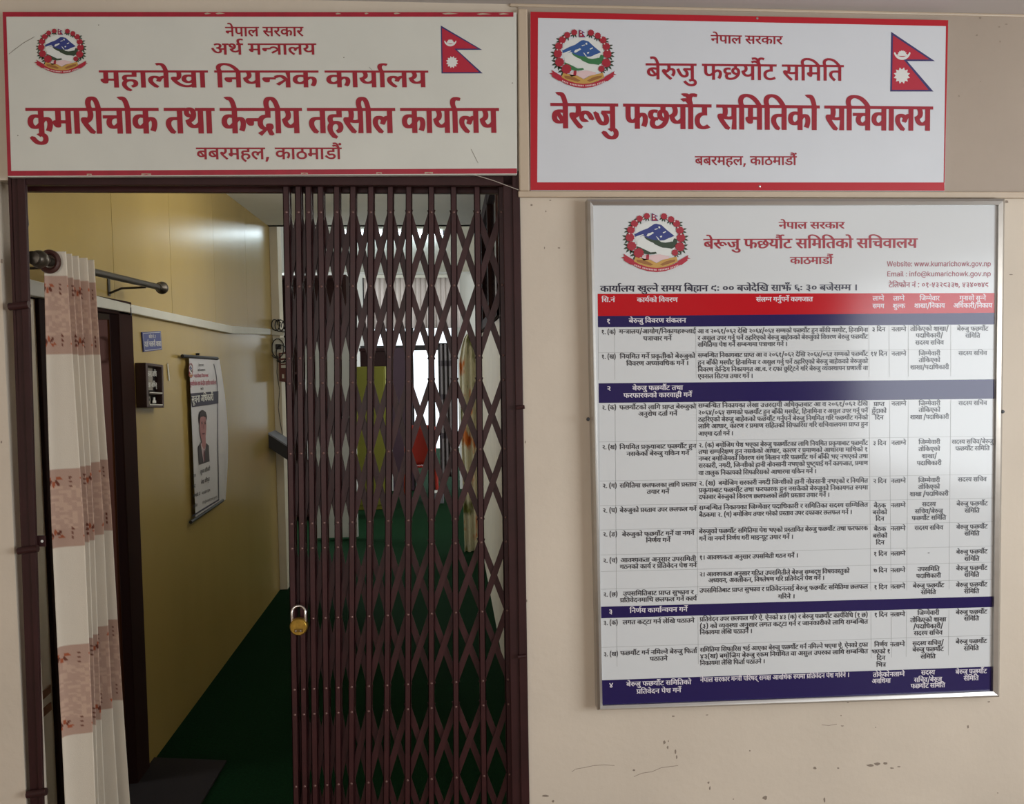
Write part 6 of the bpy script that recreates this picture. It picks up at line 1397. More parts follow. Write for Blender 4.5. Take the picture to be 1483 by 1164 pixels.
 'विवरण केन्द्रिय निकायगत आ.व. र दफा छुट्टिने गरि बेरुजु व्यवस्थापन प्रणाली वा': (28278, "22 0, 6 259, 6 815, 13 1371, 66 1780, 3 2763, 64 3304, 114 3525, 74 3784, 109 4142, 60 4662, 22 5502, 10 5761, 3 6316, 8 7078, 60 7337, 15 7917, 16 8480, 76 9310, 112 10333, 6 10601, 112 11157, 13 11685, 30 12354, 84 12874, 8 13645, 85 14164, 11 14730, 119 14865, 17 15124, 18 15584, 17 15628, 10 16132, 64 16687, 15 16947, 67 17510, 13 17769, 24 18438, 64 19009, 99 19009, 20 19572, 11 20314, 5 20574, 6 21496, 7 22052, 8 23074, 29 23333, 10 23901, 68 24716, 66 25284, 8 26007, 14 26266, 21 26944, 6 27463, 8 28019"),
 'शाखा /पदाधिकारी': (6615, "69 0, 8 680, 81 939, 8 1757, 28 2276, 29 2705, 30 3273, 8 3793, 31 4052, 32 4311, 3 4926, 8 5688, 13 5947, 21 6356"),
 'शाखा/': (2445, "69 0, 8 680, 81 939, 8 1757, 28 2016"),
 'शाखा/निकाय': (4860, "69 0, 8 680, 81 939, 8 1757, 28 2016, 22 2445, 10 2704, 3 3259, 8 4021, 60 4280"),
 'शाखा/पदाधिकारी': (6355, "69 0, 8 680, 81 939, 8 1757, 28 2016, 29 2445, 30 3013, 8 3533, 31 3792, 32 4051, 3 4666, 8 5428, 13 5687, 21 6096"),
 'शुल्क': (1942, "69 0, 11 680, 105 680, 3 1180"),
 'संलग्न गर्नुपर्ने कागजात': (8106, "12 0, 111 676, 14 676, 59 1354, 10 1635, 15 2450, 10 3013, 11 3568, 19 3568, 29 3568, 10 4136, 70 4691, 3 4951, 8 5713, 15 5972, 20 6535, 8 7277, 16 7536"),
 'सचिव/बेरुजु': (4430, "12 0, 101 676, 108 935, 6 1569, 28 2125, 24 2554, 64 3125, 99 3125, 20 3688, 11 4430"),
 'सदस्य': (2165, "12 0, 30 676, 90 1196, 60 1585"),
 'सदस्य सचिव': (4550, "12 0, 30 676, 90 1196, 60 1585, 12 2425, 101 3101, 108 3360, 6 3994"),
 'सदस्य सचिव/': (4979, "12 0, 30 676, 90 1196, 60 1585, 12 2425, 101 3101, 108 3360, 6 3994, 28 4550"),
 'सदस्य सचिव/बेरुजु': (6855, "12 0, 30 676, 90 1196, 60 1585, 12 2425, 101 3101, 108 3360, 6 3994, 28 4550, 24 4979, 64 5550, 99 5550, 20 6113, 11 6855"),
 'समय': (1854, "12 0, 73 676, 60 1274"),
 'समिति': (2362, "12 0, 31 676, 73 935, 22 1533, 16 1792"),
 'समितिमा छलफलका लागि प्रस्ताव': (11949, "12 0, 31 676, 73 935, 22 1533, 16 1792, 73 2362, 8 2960, 85 3479, 14 4180, 84 4858, 14 5629, 3 6307, 8 7069, 14 7588, 8 8266, 22 8525, 15 8784, 68 9607, 90 10175, 16 10564, 8 11134, 6 11393"),
 'समितिमा पेश गर्ने सम्बन्धमा पत्राचार गर्ने ।': (14680, "12 0, 31 676, 73 935, 22 1533, 16 1792, 73 2362, 8 2960, 29 3479, 64 4047, 69 4047, 15 4987, 10 5550, 70 6105, 12 6365, 23 7041, 24 7391, 26 7962, 73 8865, 8 9463, 29 9982, 75 10550, 8 11102, 108 11361, 8 11995, 13 12254, 15 12923, 10 13486, 70 14041, 71 14301"),
 'समितिमा सिफारिस भई आएका बेरुजु फछर्यौट गर्न नमिल्ने भएमा ऐ. ऐनको दफा': (28068, "12 0, 31 676, 73 935, 22 1533, 16 1792, 73 2362, 8 2960, 101 3479, 12 3738, 84 4414, 8 5185, 67 5444, 13 5703, 12 6112, 120 7048, 98 7751, 76 8502, 93 9525, 3 10078, 8 10840, 24 11359, 64 11930, 99 11930, 20 12493, 11 13235, 84 13495, 85 14266, 60 14967, 86 15547, 17 15806, 15 16570, 10 17133, 19 17688, 10 17948, 31 18503, 73 18762, 105 19360, 10 19860, 64 20415, 120 20675, 93 21378, 73 21931, 8 22529, 122 23048, 112 23601, 122 24129, 10 24682, 3 25237, 4 25999, 30 26518, 84 27038, 8 27809"),
 'सम्पर्क नं': (3168, "12 0, 117 676, 3 1591, 19 2132, 10 2613, 111 3168"),
 'सम्बन्धित निकायका जिम्मेवार पदाधिकारी र समितिका सदस्य सम्मिलित': (25015, "12 0, 23 676, 24 1026, 25 1597, 26 1856, 16 2759, 22 3589, 10 3848, 3 4403, 8 5165, 60 5424, 3 6004, 8 6766, 114 7285, 20 7544, 23 8286, 73 8636, 64 9234, 6 9234, 8 9790, 13 10049, 29 10718, 30 11286, 8 11806, 31 12065, 32 12324, 3 12939, 8 13701, 13 13960, 21 14369, 13 14888, 12 15557, 31 16233, 73 16492, 22 17090, 16 17349, 3 17919, 8 18681, 12 19200, 30 19876, 90 20396, 60 20785, 12 21625, 25 22301, 23 22560, 73 22910, 101 23508, 14 23767, 16 24445"),
 'सम्बन्धित निकायका लेखा उत्तरदायी अधिकृतबाट आ व २०६१/०६२ देखि': (25622, "12 0, 23 676, 24 1026, 25 1597, 26 1856, 16 2759, 22 3589, 10 3848, 3 4403, 8 5165, 60 5424, 3 6004, 8 6766, 14 7285, 64 7963, 81 7963, 8 8781, 94 9300, 126 9848, 13 10529, 30 10938, 8 11458, 60 11717, 21 12297, 9 12816, 31 13580, 32 13839, 3 14454, 121 14995, 16 15216, 24 15786, 8 16357, 17 16616, 76 17380, 6 18663, 77 19479, 78 20030, 79 20581, 80 21132, 28 21683, 78 22112, 79 22663, 77 23214, 30 24025, 64 24490, 58 24545, 81 24804"),
 'सम्बन्धित निकायबाट प्राप्त आ व २०६१/०६२ देखि २०६४/०६५ सम्मको फछर्यौट': (28331, "12 0, 23 676, 24 1026, 25 1597, 26 1856, 16 2759, 22 3589, 10 3848, 3 4403, 8 5165, 60 5424, 24 6004, 8 6575, 17 6834, 68 7598, 8 8166, 96 8425, 16 8733, 76 9563, 6 10846, 77 11662, 78 12213, 79 12764, 80 13315, 28 13866, 78 14295, 79 14846, 77 15397, 30 16208, 64 16673, 58 16728, 81 16987, 77 18065, 78 18616, 79 19167, 82 19718, 28 20269, 78 20698, 79 21249, 83 21800, 12 22611, 23 23287, 73 23637, 3 24235, 4 24997, 84 25516, 85 26287, 60 26988, 86 27568, 17 27827"),
 'सरकारी, नगदी, जिन्सीको हानी नोक्सानी नभएको पुष्ट्याई गर्ने कागजात, प्रमाण': (27931, "12 0, 13 676, 3 1085, 8 1847, 13 2106, 21 2515, 62 2774, 10 3302, 15 3857, 30 4420, 110 4940, 62 5199, 114 5727, 20 5986, 74 6728, 12 7086, 21 7762, 3 8021, 4 8783, 92 9302, 8 9833, 10 10092, 21 10647, 10 11166, 4 11721, 100 11980, 12 12583, 8 13259, 10 13518, 21 14073, 10 14592, 120 15147, 93 15850, 3 16403, 4 17165, 29 17684, 11 18252, 127 18252, 17 18628, 18 19088, 60 19132, 8 19712, 98 19971, 15 20722, 10 21285, 70 21840, 3 22100, 8 22862, 15 23121, 20 23684, 8 24426, 16 24685, 62 25255, 68 25783, 73 26351, 8 26949, 66 27208"),
 'सि.नं': (1758, "101 0, 12 259, 112 935, 10 1203, 111 1758"),
 'सूचना अधिकारी': (5711, "12 0, 113 676, 108 676, 10 1310, 8 1865, 9 2384, 31 3148, 32 3407, 3 4022, 8 4784, 13 5043, 21 5452"),
 'सूचना अधिकृत': (5354, "12 0, 113 676, 108 676, 10 1310, 8 1865, 9 2384, 31 3148, 32 3407, 3 4022, 121 4563, 16 4784"),
 'हुँदाको': (2331, "87 0, 88 531, 30 531, 8 1051, 3 1310, 4 2072"),
 'हुन बाँकी मस्यौट हिनामिना र असुल गर्नु पर्ने ठहरिएको बेरुजु बाहेकको बेरुजुको': (27445, "87 0, 10 531, 24 1346, 8 1917, 88 2176, 3 2176, 89 2938, 73 3457, 90 4055, 60 4444, 91 5024, 17 5283, 22 6047, 92 6306, 10 6837, 8 7392, 31 7651, 73 7910, 10 8508, 8 9063, 13 9582, 9 10251, 12 11015, 11 11691, 14 11691, 15 12629, 10 13192, 11 13747, 19 13747, 29 14007, 10 14575, 70 15130, 102 15390, 92 15975, 67 16506, 13 16765, 93 17174, 3 17727, 4 18489, 24 19008, 64 19579, 99 19579, 20 20142, 11 20884, 24 21144, 8 21715, 92 21974, 64 22505, 3 22505, 3 23267, 4 24029, 24 24548, 64 25119, 99 25119, 20 25682, 11 26424, 3 26424, 4 27186"),
 '०१-५३२९३३७': (5299, "78 0, 80 551, 27 1102, 83 1442, 1 1993, 77 2544, 106 3095, 1 3646, 1 4197, 116 4748"),
 '१': (551, "80 0"),
 '१ दिन': (2145, "80 0, 119 811, 30 1070, 10 1590"),
 '१. (क)': (2549, "80 0, 112 551, 0 1079, 3 1433, 2 2195"),
 '१. (ख)': (2605, "80 0, 112 551, 0 1079, 81 1433, 2 2251"),
 '१। आवश्यकता अनुसार उपसमिती गठन गर्ने ।': (15988, "80 0, 71 551, 76 1190, 6 2213, 63 2769, 60 3176, 3 3756, 16 4518, 8 5088, 9 5607, 10 6371, 11 6926, 12 6926, 8 7602, 13 7861, 94 8530, 29 9078, 12 9646, 31 10322, 73 10581, 16 11179, 21 11749, 15 12268, 102 12831, 10 13416, 15 14231, 10 14794, 70 15349, 71 15609"),
 '१५ दिन': (2696, "80 0, 83 551, 119 1362, 30 1621, 10 2141"),
 '२': (551, "77 0"),
 '२ दिन': (2145, "77 0, 119 811, 30 1070, 10 1590"),
 '२. (क)': (2549, "77 0, 112 551, 0 1079, 3 1433, 2 2195"),
 '२. (क) बमोजिम पेश भएका बेरुजु फछर्यौटका लागि नियमित प्रकृयाबाट फछर्यौट': (28051, "77 0, 112 551, 0 1079, 3 1433, 2 2195, 24 2809, 73 3380, 4 3978, 114 4237, 20 4496, 73 5238, 29 6096, 64 6664, 69 6664, 120 7604, 93 8307, 3 8860, 8 9622, 24 10141, 64 10712, 99 10712, 20 11275, 11 12017, 84 12277, 85 13048, 60 13749, 86 14329, 17 14588, 3 15092, 8 15854, 14 16373, 8 17051, 22 17310, 15 17569, 22 18392, 10 18651, 60 19206, 31 19786, 73 20045, 16 20643, 68 21473, 3 22041, 121 22582, 60 22803, 8 23383, 24 23642, 8 24213, 17 24472, 84 25236, 85 26007, 60 26708, 86 27288, 17 27547"),
 '२. (ख)': (2605, "77 0, 112 551, 0 1079, 81 1433, 2 2251"),
 '२. (ख)  बमोजिम सरकारी नगदी जिन्सीको हानी नोक्सानी नभएको र नियमित': (27050, "77 0, 112 551, 0 1079, 81 1433, 2 2251, 24 3125, 73 3696, 4 4294, 114 4553, 20 4812, 73 5554, 12 6412, 13 7088, 3 7497, 8 8259, 13 8518, 21 8927, 10 9446, 15 10001, 30 10564, 110 11084, 114 11603, 20 11862, 74 12604, 12 12962, 21 13638, 3 13897, 4 14659, 92 15178, 8 15709, 10 15968, 21 16523, 10 17042, 4 17597, 100 17856, 12 18459, 8 19135, 10 19394, 21 19949, 10 20468, 120 21023, 93 21726, 3 22279, 4 23041, 13 23560, 22 24229, 10 24488, 60 25043, 31 25623, 73 25882, 16 26480"),
 '२. (ग)': (2350, "77 0, 112 551, 0 1079, 15 1433, 2 1996"),
 '२. (घ)': (2378, "77 0, 112 551, 0 1079, 128 1433, 2 2024"),
 '२. (ङ)': (2434, "77 0, 112 551, 0 1079, 129 1433, 2 2080"),
 '२. (च)': (2421, "77 0, 112 551, 0 1079, 108 1433, 2 2067"),
 '२. (छ)': (2488, "77 0, 112 551, 0 1079, 85 1433, 2 2134"),
 '२। आवश्यकता अनुसार गठित उपसमितीले बेरुजु सम्बद्ध विषयवस्तुको': (24820, "77 0, 71 551, 76 1190, 6 2213, 63 2769, 60 3176, 3 3756, 16 4518, 8 5088, 9 5607, 10 6371, 11 6926, 12 6926, 8 7602, 13 7861, 15 8530, 119 9093, 102 9352, 16 9937, 94 10767, 29 11315, 12 11883, 31 12559, 73 12818, 16 13416, 21 13986, 14 14245, 64 14923, 24 15183, 64 15754, 99 15754, 20 16317, 11 17059, 12 17319, 23 17995, 24 18345, 30 18916, 18 19482, 32 19436, 22 20311, 6 20570, 65 21126, 60 21704, 6 22284, 90 22840, 16 23229, 11 23799, 3 23799, 4 24561"),
 '२०६४/०६५ सम्मको फछर्यौट हुन बाँकी मस्यौट, हिनामिना र असुल उपर गर्नु पर्ने': (27709, "77 0, 78 551, 79 1102, 82 1653, 28 2204, 78 2633, 79 3184, 83 3735, 12 4546, 23 5222, 73 5572, 3 6170, 4 6932, 84 7451, 85 8222, 60 8923, 86 9503, 17 9762, 87 10526, 10 11057, 24 11872, 8 12443, 88 12702, 3 12702, 89 13464, 73 13983, 90 14581, 60 14970, 91 15550, 17 15809, 62 16313, 22 16841, 92 17100, 10 17631, 8 18186, 31 18445, 73 18704, 10 19302, 8 19857, 13 20376, 9 21045, 12 21809, 11 22485, 14 22485, 94 23423, 29 23971, 13 24539, 15 25208, 10 25771, 11 26326, 19 26326, 29 26586, 10 27154, 70 27709"),
 '३': (551, "1 0"),
 '३ दिन': (2145, "1 0, 119 811, 30 1070, 10 1590"),
 '३. (क)': (2549, "1 0, 112 551, 0 1079, 3 1433, 2 2195"),
 '३. (ख)': (2605, "1 0, 112 551, 0 1079, 81 1433, 2 2251"),
 '४': (551, "82 0"),
 '४३(ख) बमोजिम बेरुजु रकम नियमित वा असुल उपरका लागि सम्बन्धित': (25028, "82 0, 1 551, 0 1102, 81 1456, 2 2274, 24 2888, 73 3459, 4 4057, 114 4316, 20 4575, 73 5317, 24 6175, 64 6746, 99 6746, 20 7309, 11 8051, 13 8311, 3 8720, 73 9482, 22 10340, 10 10599, 60 11154, 31 11734, 73 11993, 16 12591, 6 13421, 8 13977, 9 14496, 12 15260, 11 15936, 14 15936, 94 16874, 29 17422, 13 17990, 3 18399, 8 19161, 14 19680, 8 20358, 22 20617, 15 20876, 12 21699, 23 22375, 24 22725, 25 23296, 26 23555, 16 24458"),
 '७ दिन': (2145, "116 0, 119 811, 30 1070, 10 1590"),
}
# ---- the writing: (text, x0, y_base0, x1, y_base1, head height), in pixels of the 1483x1164 photograph, put on the board's own plane
SIGN_GATE = [
    ("नेपाल सरकार", 327, 52.6, 439.5, 52.4, 13.3, 'mid'),
    ("अर्थ मन्त्रालय", 306, 79.2, 457.7, 79.0, 15.8, 'mid'),
    ("महालेखा नियन्त्रक कार्यालय", 146, 126.8, 619, 126.4, 24.3, 'wide'),
    ("कुमारीचोक तथा केन्द्रीय तहसील कार्यालय", 41, 193.7, 721, 192.3, 36.5, 'tall'),
    ("बबरमहल, काठमाडौं", 285, 230.6, 494.6, 230.3, 16.5, 'mid')]
SIGN_WALL = [
    ("नेपाल सरकार", 1029.6, 62.6, 1133, 64.2, 11.6, 'mid'),
    ("बेरुजु फछर्यौट समिति", 936, 114.6, 1220.8, 116.8, 22.4, 'mid'),
    ("बेरूजु फछर्यौट समितिको सचिवालय", 799.4, 185.6, 1348.5, 189.4, 35.6, 'tall'),
    ("बबरमहल, काठमाडौं", 1006.6, 239, 1153.4, 239, 12.6, 'mid')]
NB_HEAD = [
    ("नेपाल सरकार", 1128, 331.2, 1222.7, 331, 9.6, 'wide'),
    ("बेरूजु फछर्यौट समितिको सचिवालय", 1019.3, 360, 1328, 358.8, 13.8, 'wide'),
    ("काठमाडौं", 1144.4, 382.4, 1205.8, 382, 10.2, 'wide')]
NB_CONTACT = [
    ("Website: www.kumarichowk.gov.np", 1284.3, 385.6, 1435, 385.4, 7.2, 'latin'),
    ("Email : info@kumarichowk.gov.np", 1284.3, 400.2, 1435, 399.8, 7.2, 'latin'),
    ("टेलिफोन नं : ०१-५३२९३३७, ५३४०७४९", 1287, 415.9, 1431.7, 415.5, 6.6, 'mid')]
NB_HOURS = [("कार्यालय खुल्ने समय बिहान ९ः ०० बजेदेखि साझँ ६ः ३० बजेसम्म ।", 869.4, 422.6, 1242, 420.4, 8.6, 'wide')]
# table rows: each cell is (column, [(text, y centre), ...]); columns are (centre or left x, mode)
COLS = {'no': (881, 'c'), 'desc': (952, 'c'), 'doc': (1010, 'l'), 'full': (1010, 'f'), 'ind': (1023, 'l'),
        'time': (1272, 'c'), 'fee': (1301.5, 'c'), 'resp': (1346, 'c'), 'grv': (1408.5, 'c'), 'mid': (1136, 'c')}
BF, BS, NL = "बेरुजु फछर्यौट", "समिति", "नलाग्ने"
ROWS = [
 ('head', [('no', "सि.नं", 434), ('desc', "कार्यको विवरण", 434), ('mid', "संलग्न गर्नुपर्ने कागजात", 433.2), ('time', "लाग्ने", 432), ('time', "समय", 443),
           ('fee', "लाग्ने", 432), ('fee', "शुल्क", 443), ('resp', "जिम्मेवार", 431.8), ('resp', "शाखा/निकाय", 442.6), ('grv', "गुनासो सुन्ने", 431.6), ('grv', "अधिकारी/निकाय", 442.4)]),
 ('band', [('no', "१", 465), ('desc', "बेरुजु विवरण संकलन", 464)]),
 ('row', [('no', "१. (क)", 480.7), ('desc', "मन्त्रालय/आयोग/निकायहरूलाई", 479.7), ('desc', "पत्राचार गर्ने", 490),
          ('full', "आ व २०६१/०६२ देखि २०६४/०६५ सम्मको फछर्यौट हुन बाँकी मस्यौट, हिनामिना", 479.7),
          ('full', "र असुल उपर गर्नु पर्ने ठहरिएको बेरुजु बाहेकको बेरुजुको विवरण बेरुजु फछर्यौट", 489.6),
          ('doc', "समितिमा पेश गर्ने सम्बन्धमा पत्राचार गर्ने ।", 499.2, 1140.5), ('time', "३ दिन", 476.8), ('fee', NL, 476.6),
          ('resp', "तोकिएको शाखा/", 476), ('resp', "पदाधिकारी/", 485.7), ('resp', "सदस्य सचिव", 496), ('grv', BF, 476), ('grv', BS, 486)]),
 ('row', [('no', "१. (ख)", 516.5), ('desc', "नियमित गर्ने प्रकृतीको बेरुजुको", 515.8), ('desc', "विवरण अध्यावधिक गर्ने ।", 526),
          ('full', "सम्बन्धित निकायबाट प्राप्त आ व २०६१/०६२ देखि २०६४/०६५ सम्मको फछर्यौट", 514.6),
          ('full', "हुन बाँकी मस्यौट हिनामिना र असुल गर्नु पर्ने ठहरिएको बेरुजु बाहेकको बेरुजुको", 525.2),
          ('full', "विवरण केन्द्रिय निकायगत आ.व. र दफा छुट्टिने गरि बेरुजु व्यवस्थापन प्रणाली वा", 535.2),
          ('doc', "एक्सल सिटमा तयार गर्ने ।", 545, 1090.5), ('time', "१५ दिन", 512.2), ('fee', NL, 512),
          ('resp', "जिम्मेवारी", 511.7), ('resp', "तोकिएको", 521.3), ('resp', "शाखा/पदाधिकारी", 531.7), ('grv', "सदस्य सचिव", 511.2)]),
 ('band', [('no', "२", 562.5), ('desc', "बेरुजु फछर्यौट तथा", 561.6), ('desc', "फरफारकको कारवाही गर्ने", 572)]),
 ('row', [('no', "२. (क)", 590.2), ('desc', "फछर्यौटको लागि प्राप्त बेरुजुको", 589.3), ('desc', "अनुरोध दर्ता गर्ने", 599),
          ('full', "सम्बन्धित निकायका लेखा उत्तरदायी अधिकृतबाट आ व २०६१/०६२ देखि", 587.5),
          ('full', "२०६४/०६५ सम्मको फछर्यौट हुन बाँकी मस्यौट, हिनामिना र असुल उपर गर्नु पर्ने", 597.6),
          ('full', "ठहरिएको बेरुजु बाहेकको फछर्यौट गर्नुपर्ने बेरुजु नियमित गरि फछर्यौट गर्नको", 607.6),
          ('full', "लागि आधार, कारण र प्रमाण सहितको सिफारिस गरि सचिवालयमा प्राप्त हुन", 617.4),
          ('doc', "आएमा दर्ता गर्ने ।", 628, 1062), ('time', "प्राप्त", 585), ('time', "हुँदाको", 594.9), ('time', "दिन", 604.5), ('fee', NL, 584.3),
          ('resp', "जिम्मेवारी", 584), ('resp', "तोकिएको", 593.4), ('resp', "शाखा /पदाधिकारी", 603.8), ('grv', "सदस्य सचिव", 583.5)]),
 ('row', [('no', "२. (ख)", 647.4), ('desc', "नियमित प्रकृयाबाट फछर्यौट हुन", 646.6), ('desc', "नसकेको बेरुजु यकिन गर्ने", 656.5),
          ('full', "२. (क) बमोजिम पेश भएका बेरुजु फछर्यौटका लागि नियमित प्रकृयाबाट फछर्यौट", 644.8),
          ('full', "तथा सम्परिक्षण हुन नसकेको आधार, कारण र प्रमाणको आधारमा माथिको १", 654.3),
          ('full', "नम्बर बमोजिमको विवरण संग मिलान गरि फछर्यौट गर्न बाँकी भए नभएको तथा", 664.2),
          ('full', "सरकारी, नगदी, जिन्सीको हानी नोक्सानी नभएको पुष्ट्याई गर्ने कागजात, प्रमाण", 674.3),
          ('doc', "वा तालुक निकायको सिफारिसको आधारमा यकिन गर्ने ।", 685, 1182.5), ('time', "३ दिन", 641.5), ('fee', NL, 641),
          ('resp', "जिम्मेवारी", 640), ('resp', "तोकिएको", 650), ('resp', "शाखा/", 660.3), ('resp', "पदाधिकारी", 670.4), ('grv', "सदस्य सचिव/बेरुजु", 639.4), ('grv', "फछर्यौट समिति", 649.2)]),
 ('row', [('no', "२. (ग)", 703.4), ('desc', "समितिमा छलफलका लागि प्रस्ताव", 702.2), ('desc', "तयार गर्ने", 711.8),
          ('full', "२. (ख)  बमोजिम सरकारी नगदी जिन्सीको हानी नोक्सानी नभएको र नियमित", 700),
          ('full', "प्रकृयाबाट फछर्यौट तथा फरफारक हुन नसकेको बेरुजुको निकायगत रुपमा", 710),
          ('doc', "दफावार बेरुजुको विवरण छलफलको लागि प्रस्ताव तयार गर्ने ।", 719.8, 1201.5), ('time', "२ दिन", 696.4), ('fee', NL, 696),
          ('resp', "जिम्मेवारी", 695.2), ('resp', "तोकिएको", 704.8), ('resp', "शाखा /पदाधिकारी", 715), ('grv', "सदस्य सचिव", 694)]),
 ('row', [('no', "२. (घ)", 739), ('desc', "बेरुजुको प्रस्ताव उपर छलफल गर्ने", 737.8),
          ('full', "सम्बन्धित निकायका जिम्मेवार पदाधिकारी र समितिका सदस्य सम्मिलित", 735.4),
          ('doc', "बैठकमा २. (ग) बमोजिम तयार गरेको प्रस्ताव उपर दफावार छलफल गर्ने ।", 745.6, 1234), ('time', "बैठक", 731.8), ('time', "बसेको", 741.6), ('time', "दिन", 751), ('fee', NL, 731.3),
          ('resp', "सदस्य", 730), ('resp', "सचिव/बेरुजु", 740), ('resp', "फछर्यौट समिति", 749.8), ('grv', BF, 729), ('grv', BS, 739.2)]),
 ('row', [('no', "२. (ङ)", 773.6), ('desc', "बेरुजुको फछर्यौट गर्ने वा नगर्ने", 772.7), ('desc', "निर्णय गर्ने", 782),
          ('full', "बेरुजुको फछर्यौट समितिमा पेश भएको प्रस्तावित बेरुजु फछर्यौट तथा फरफारक", 769.6),
          ('doc', "गर्ने वा नगर्ने निर्णय गरी माइन्यूट तयार गर्ने ।", 780, 1149), ('time', "बैठक", 765.7), ('time', "बसेको", 775.6), ('time', "दिन", 785.4), ('fee', NL, 765),
          ('resp', "सदस्य सचिव", 764), ('grv', BF, 762.6), ('grv', BS, 772.4)]),
 ('row', [('no', "२. (च)", 811.6), ('desc', "आवश्यकता अनुसार उपसमिती", 810), ('desc', "गठनको कार्य र प्रतिवेदन पेश गर्ने", 819.4),
          ('doc', "१। आवश्यकता अनुसार उपसमिती गठन गर्ने ।", 807.4, 1156), ('time', "१ दिन", 801.8), ('fee', NL, 801.4), ('resp', "-", 800.4), ('grv', BF, 798.7), ('grv', BS, 808.8)]),
 ('row', [('doc', "२। आवश्यकता अनुसार गठित उपसमितीले बेरुजु सम्बद्ध विषयवस्तुको", 831.8, 1230), ('ind', "अध्ययन, अवलोकन, विश्लेषण गरि प्रतिवेदन पेश गर्ने ।", 841, 1194),
          ('time', "७ दिन", 825.8), ('fee', NL, 825.4), ('resp', "उपसमिति", 823.8), ('resp', "पदाधिकारी", 833.6), ('grv', BF, 822.4), ('grv', BS, 832)]),
 ('row', [('no', "२. (छ)", 860.6), ('desc', "उपसमितिबाट प्राप्त सुझाव र", 858.4), ('desc', "प्रतिवेदनमाथि छलफल गर्ने कार्य", 867.8),
          ('full', "उपसमितिबाट प्राप्त सुझाव र प्रतिवेदनलाई बेरुजु फछर्यौट समितिमा छलफल", 855.2), ('mid', "गरिने ।", 863.5),
          ('time', "१ दिन", 850), ('fee', NL, 849.3), ('resp', BF, 847.7), ('resp', BS, 857.3), ('grv', BF, 846.5), ('grv', BS, 856)]),
 ('band', [('no', "३", 885.5), ('desc', "निर्णय कार्यान्वयन गर्ने", 883)]),
 ('row', [('no', "३. (क)", 901.6), ('desc', "लगत कट्टा गर्न लेखि पठाउने", 899.6),
          ('full', "प्रतिवेदन उपर छलफल गरि ऐ. ऐनको ४३ (क) र बेरुजु फछर्यौट कार्यविधि (१ छ)", 896.8),
          ('full', "(३) को व्यवस्था अनुसार लगत कट्टा गर्न र जानकारीको लागि सम्बन्धित", 906.8),
          ('doc', "निकायमा लेखि पठाउने ।", 915.8, 1089.5), ('time', "१ दिन", 889.9), ('fee', NL, 889.4),
          ('resp', "जिम्मेवारी", 887.2), ('resp', "तोकिएको शाखा", 897.2), ('resp', "/पदाधिकारी/", 906.6), ('resp', "सदस्य सचिव", 916.2), ('grv', BF, 886), ('grv', BS, 895.5)]),
 ('row', [('no', "३. (ख)", 947), ('desc', "फछर्यौट गर्न नमिल्ने बेरुजु फिर्ता", 944), ('desc', "पठाउने", 953.5),
          ('full', "समितिमा सिफारिस भई आएका बेरुजु फछर्यौट गर्न नमिल्ने भएमा ऐ. ऐनको दफा", 941),
          ('full', "४३(ख) बमोजिम बेरुजु रकम नियमित वा असुल उपरका लागि सम्बन्धित", 950.6),
          ('doc', "निकायमा लेखि फिर्ता पठाउने ।", 960.4, 1108), ('time', "निर्णय", 933), ('time', "भएको १", 943.2), ('time', "दिन", 952.6), ('time', "भित्र", 962.4), ('fee', NL, 932.7),
          ('resp', "सदस्य सचिव/", 931), ('resp', BF, 940), ('resp', BS, 950.4), ('grv', BF, 928.5), ('grv', BS, 938.5)]),
 ('band', [('no', "४", 992), ('desc', "बेरुजु फछर्यौट समितिको", 988.8), ('desc', "प्रतिवेदन पेश गर्ने", 1000),
           ('doc', "नेपाल सरकार मन्त्री परिषद् समक्ष आवधिक रुपमा प्रतिवेदन पेश गरिने ।", 984.3, 1230), ('time', "तोकेको", 976.5), ('time', "अवधिमा", 985.7), ('fee', NL, 975.8),
           ('resp', "सदस्य", 973.4), ('resp', "सचिव/बेरुजु", 983.7), ('resp', "फछर्यौट समिति", 992.4), ('grv', BF, 972), ('grv', BS, 981.7)])]
WALL_PLATE = [("कोठा नं. ५", 213.5, 489.5, 223.5, 489.2, 4.4, 'wide'), ("दर्ता चलानी शाखा", 207.5, 502, 231.5, 501, 7.0, 'wide')]
CASE_TEXT = [("सूचना अधिकृत", 211.5, 545.5, 231.5, 545, 7.5, 'wide'), ("लेखा अधिकृत", 211.5, 560.5, 230, 560.5, 6.5, 'wide')]
POSTER_RED = [("महालेखा नियन्त्रक", 280.5, 546.6, 301, 546.0, 4.0, 'wide'), ("कुमारीचोक तथा केन्द्रीय तहसील कार्यालय", 274.5, 558.8, 312.5, 556.6, 5.4, 'wide')]
POSTER_BAND = [("सूचना अधिकारी", 276.5, 583.5, 308, 579.5, 9.5, 'wide')]
POSTER_DARK = [("नेपाल सरकार", 287, 530.5, 294.5, 530.3, 3.0, 'mid'), ("अर्थ मन्त्रालय", 285.5, 537.6, 296.5, 537.3, 3.0, 'mid'), ("को", 289.5, 564.5, 294, 564.3, 2.6, 'mid'),
    ("सूचना अधिकारी", 289.8, 686.5, 303.5, 681.0, 5.2, 'wide'), ("लेखा अधिकृत", 290.5, 701.5, 302.8, 696, 5.2, 'wide'),
    ("नाम", 278.5, 692, 282.8, 690.4, 4.6, 'wide'), ("पद", 278.5, 707, 282.4, 705.6, 4.6, 'wide'), ("सम्पर्क नं", 279, 721, 289, 717.2, 4.4, 'wide'),
    ("०१-५३२९३३७", 291.5, 716.2, 303.5, 711.4, 4.0, 'wide'), ("इमेल", 278.8, 735.5, 285, 733, 4.2, 'wide'), ("info@kumarichowk.gov.np", 292.5, 729.6, 314, 720.6, 4.0, 'latin')]
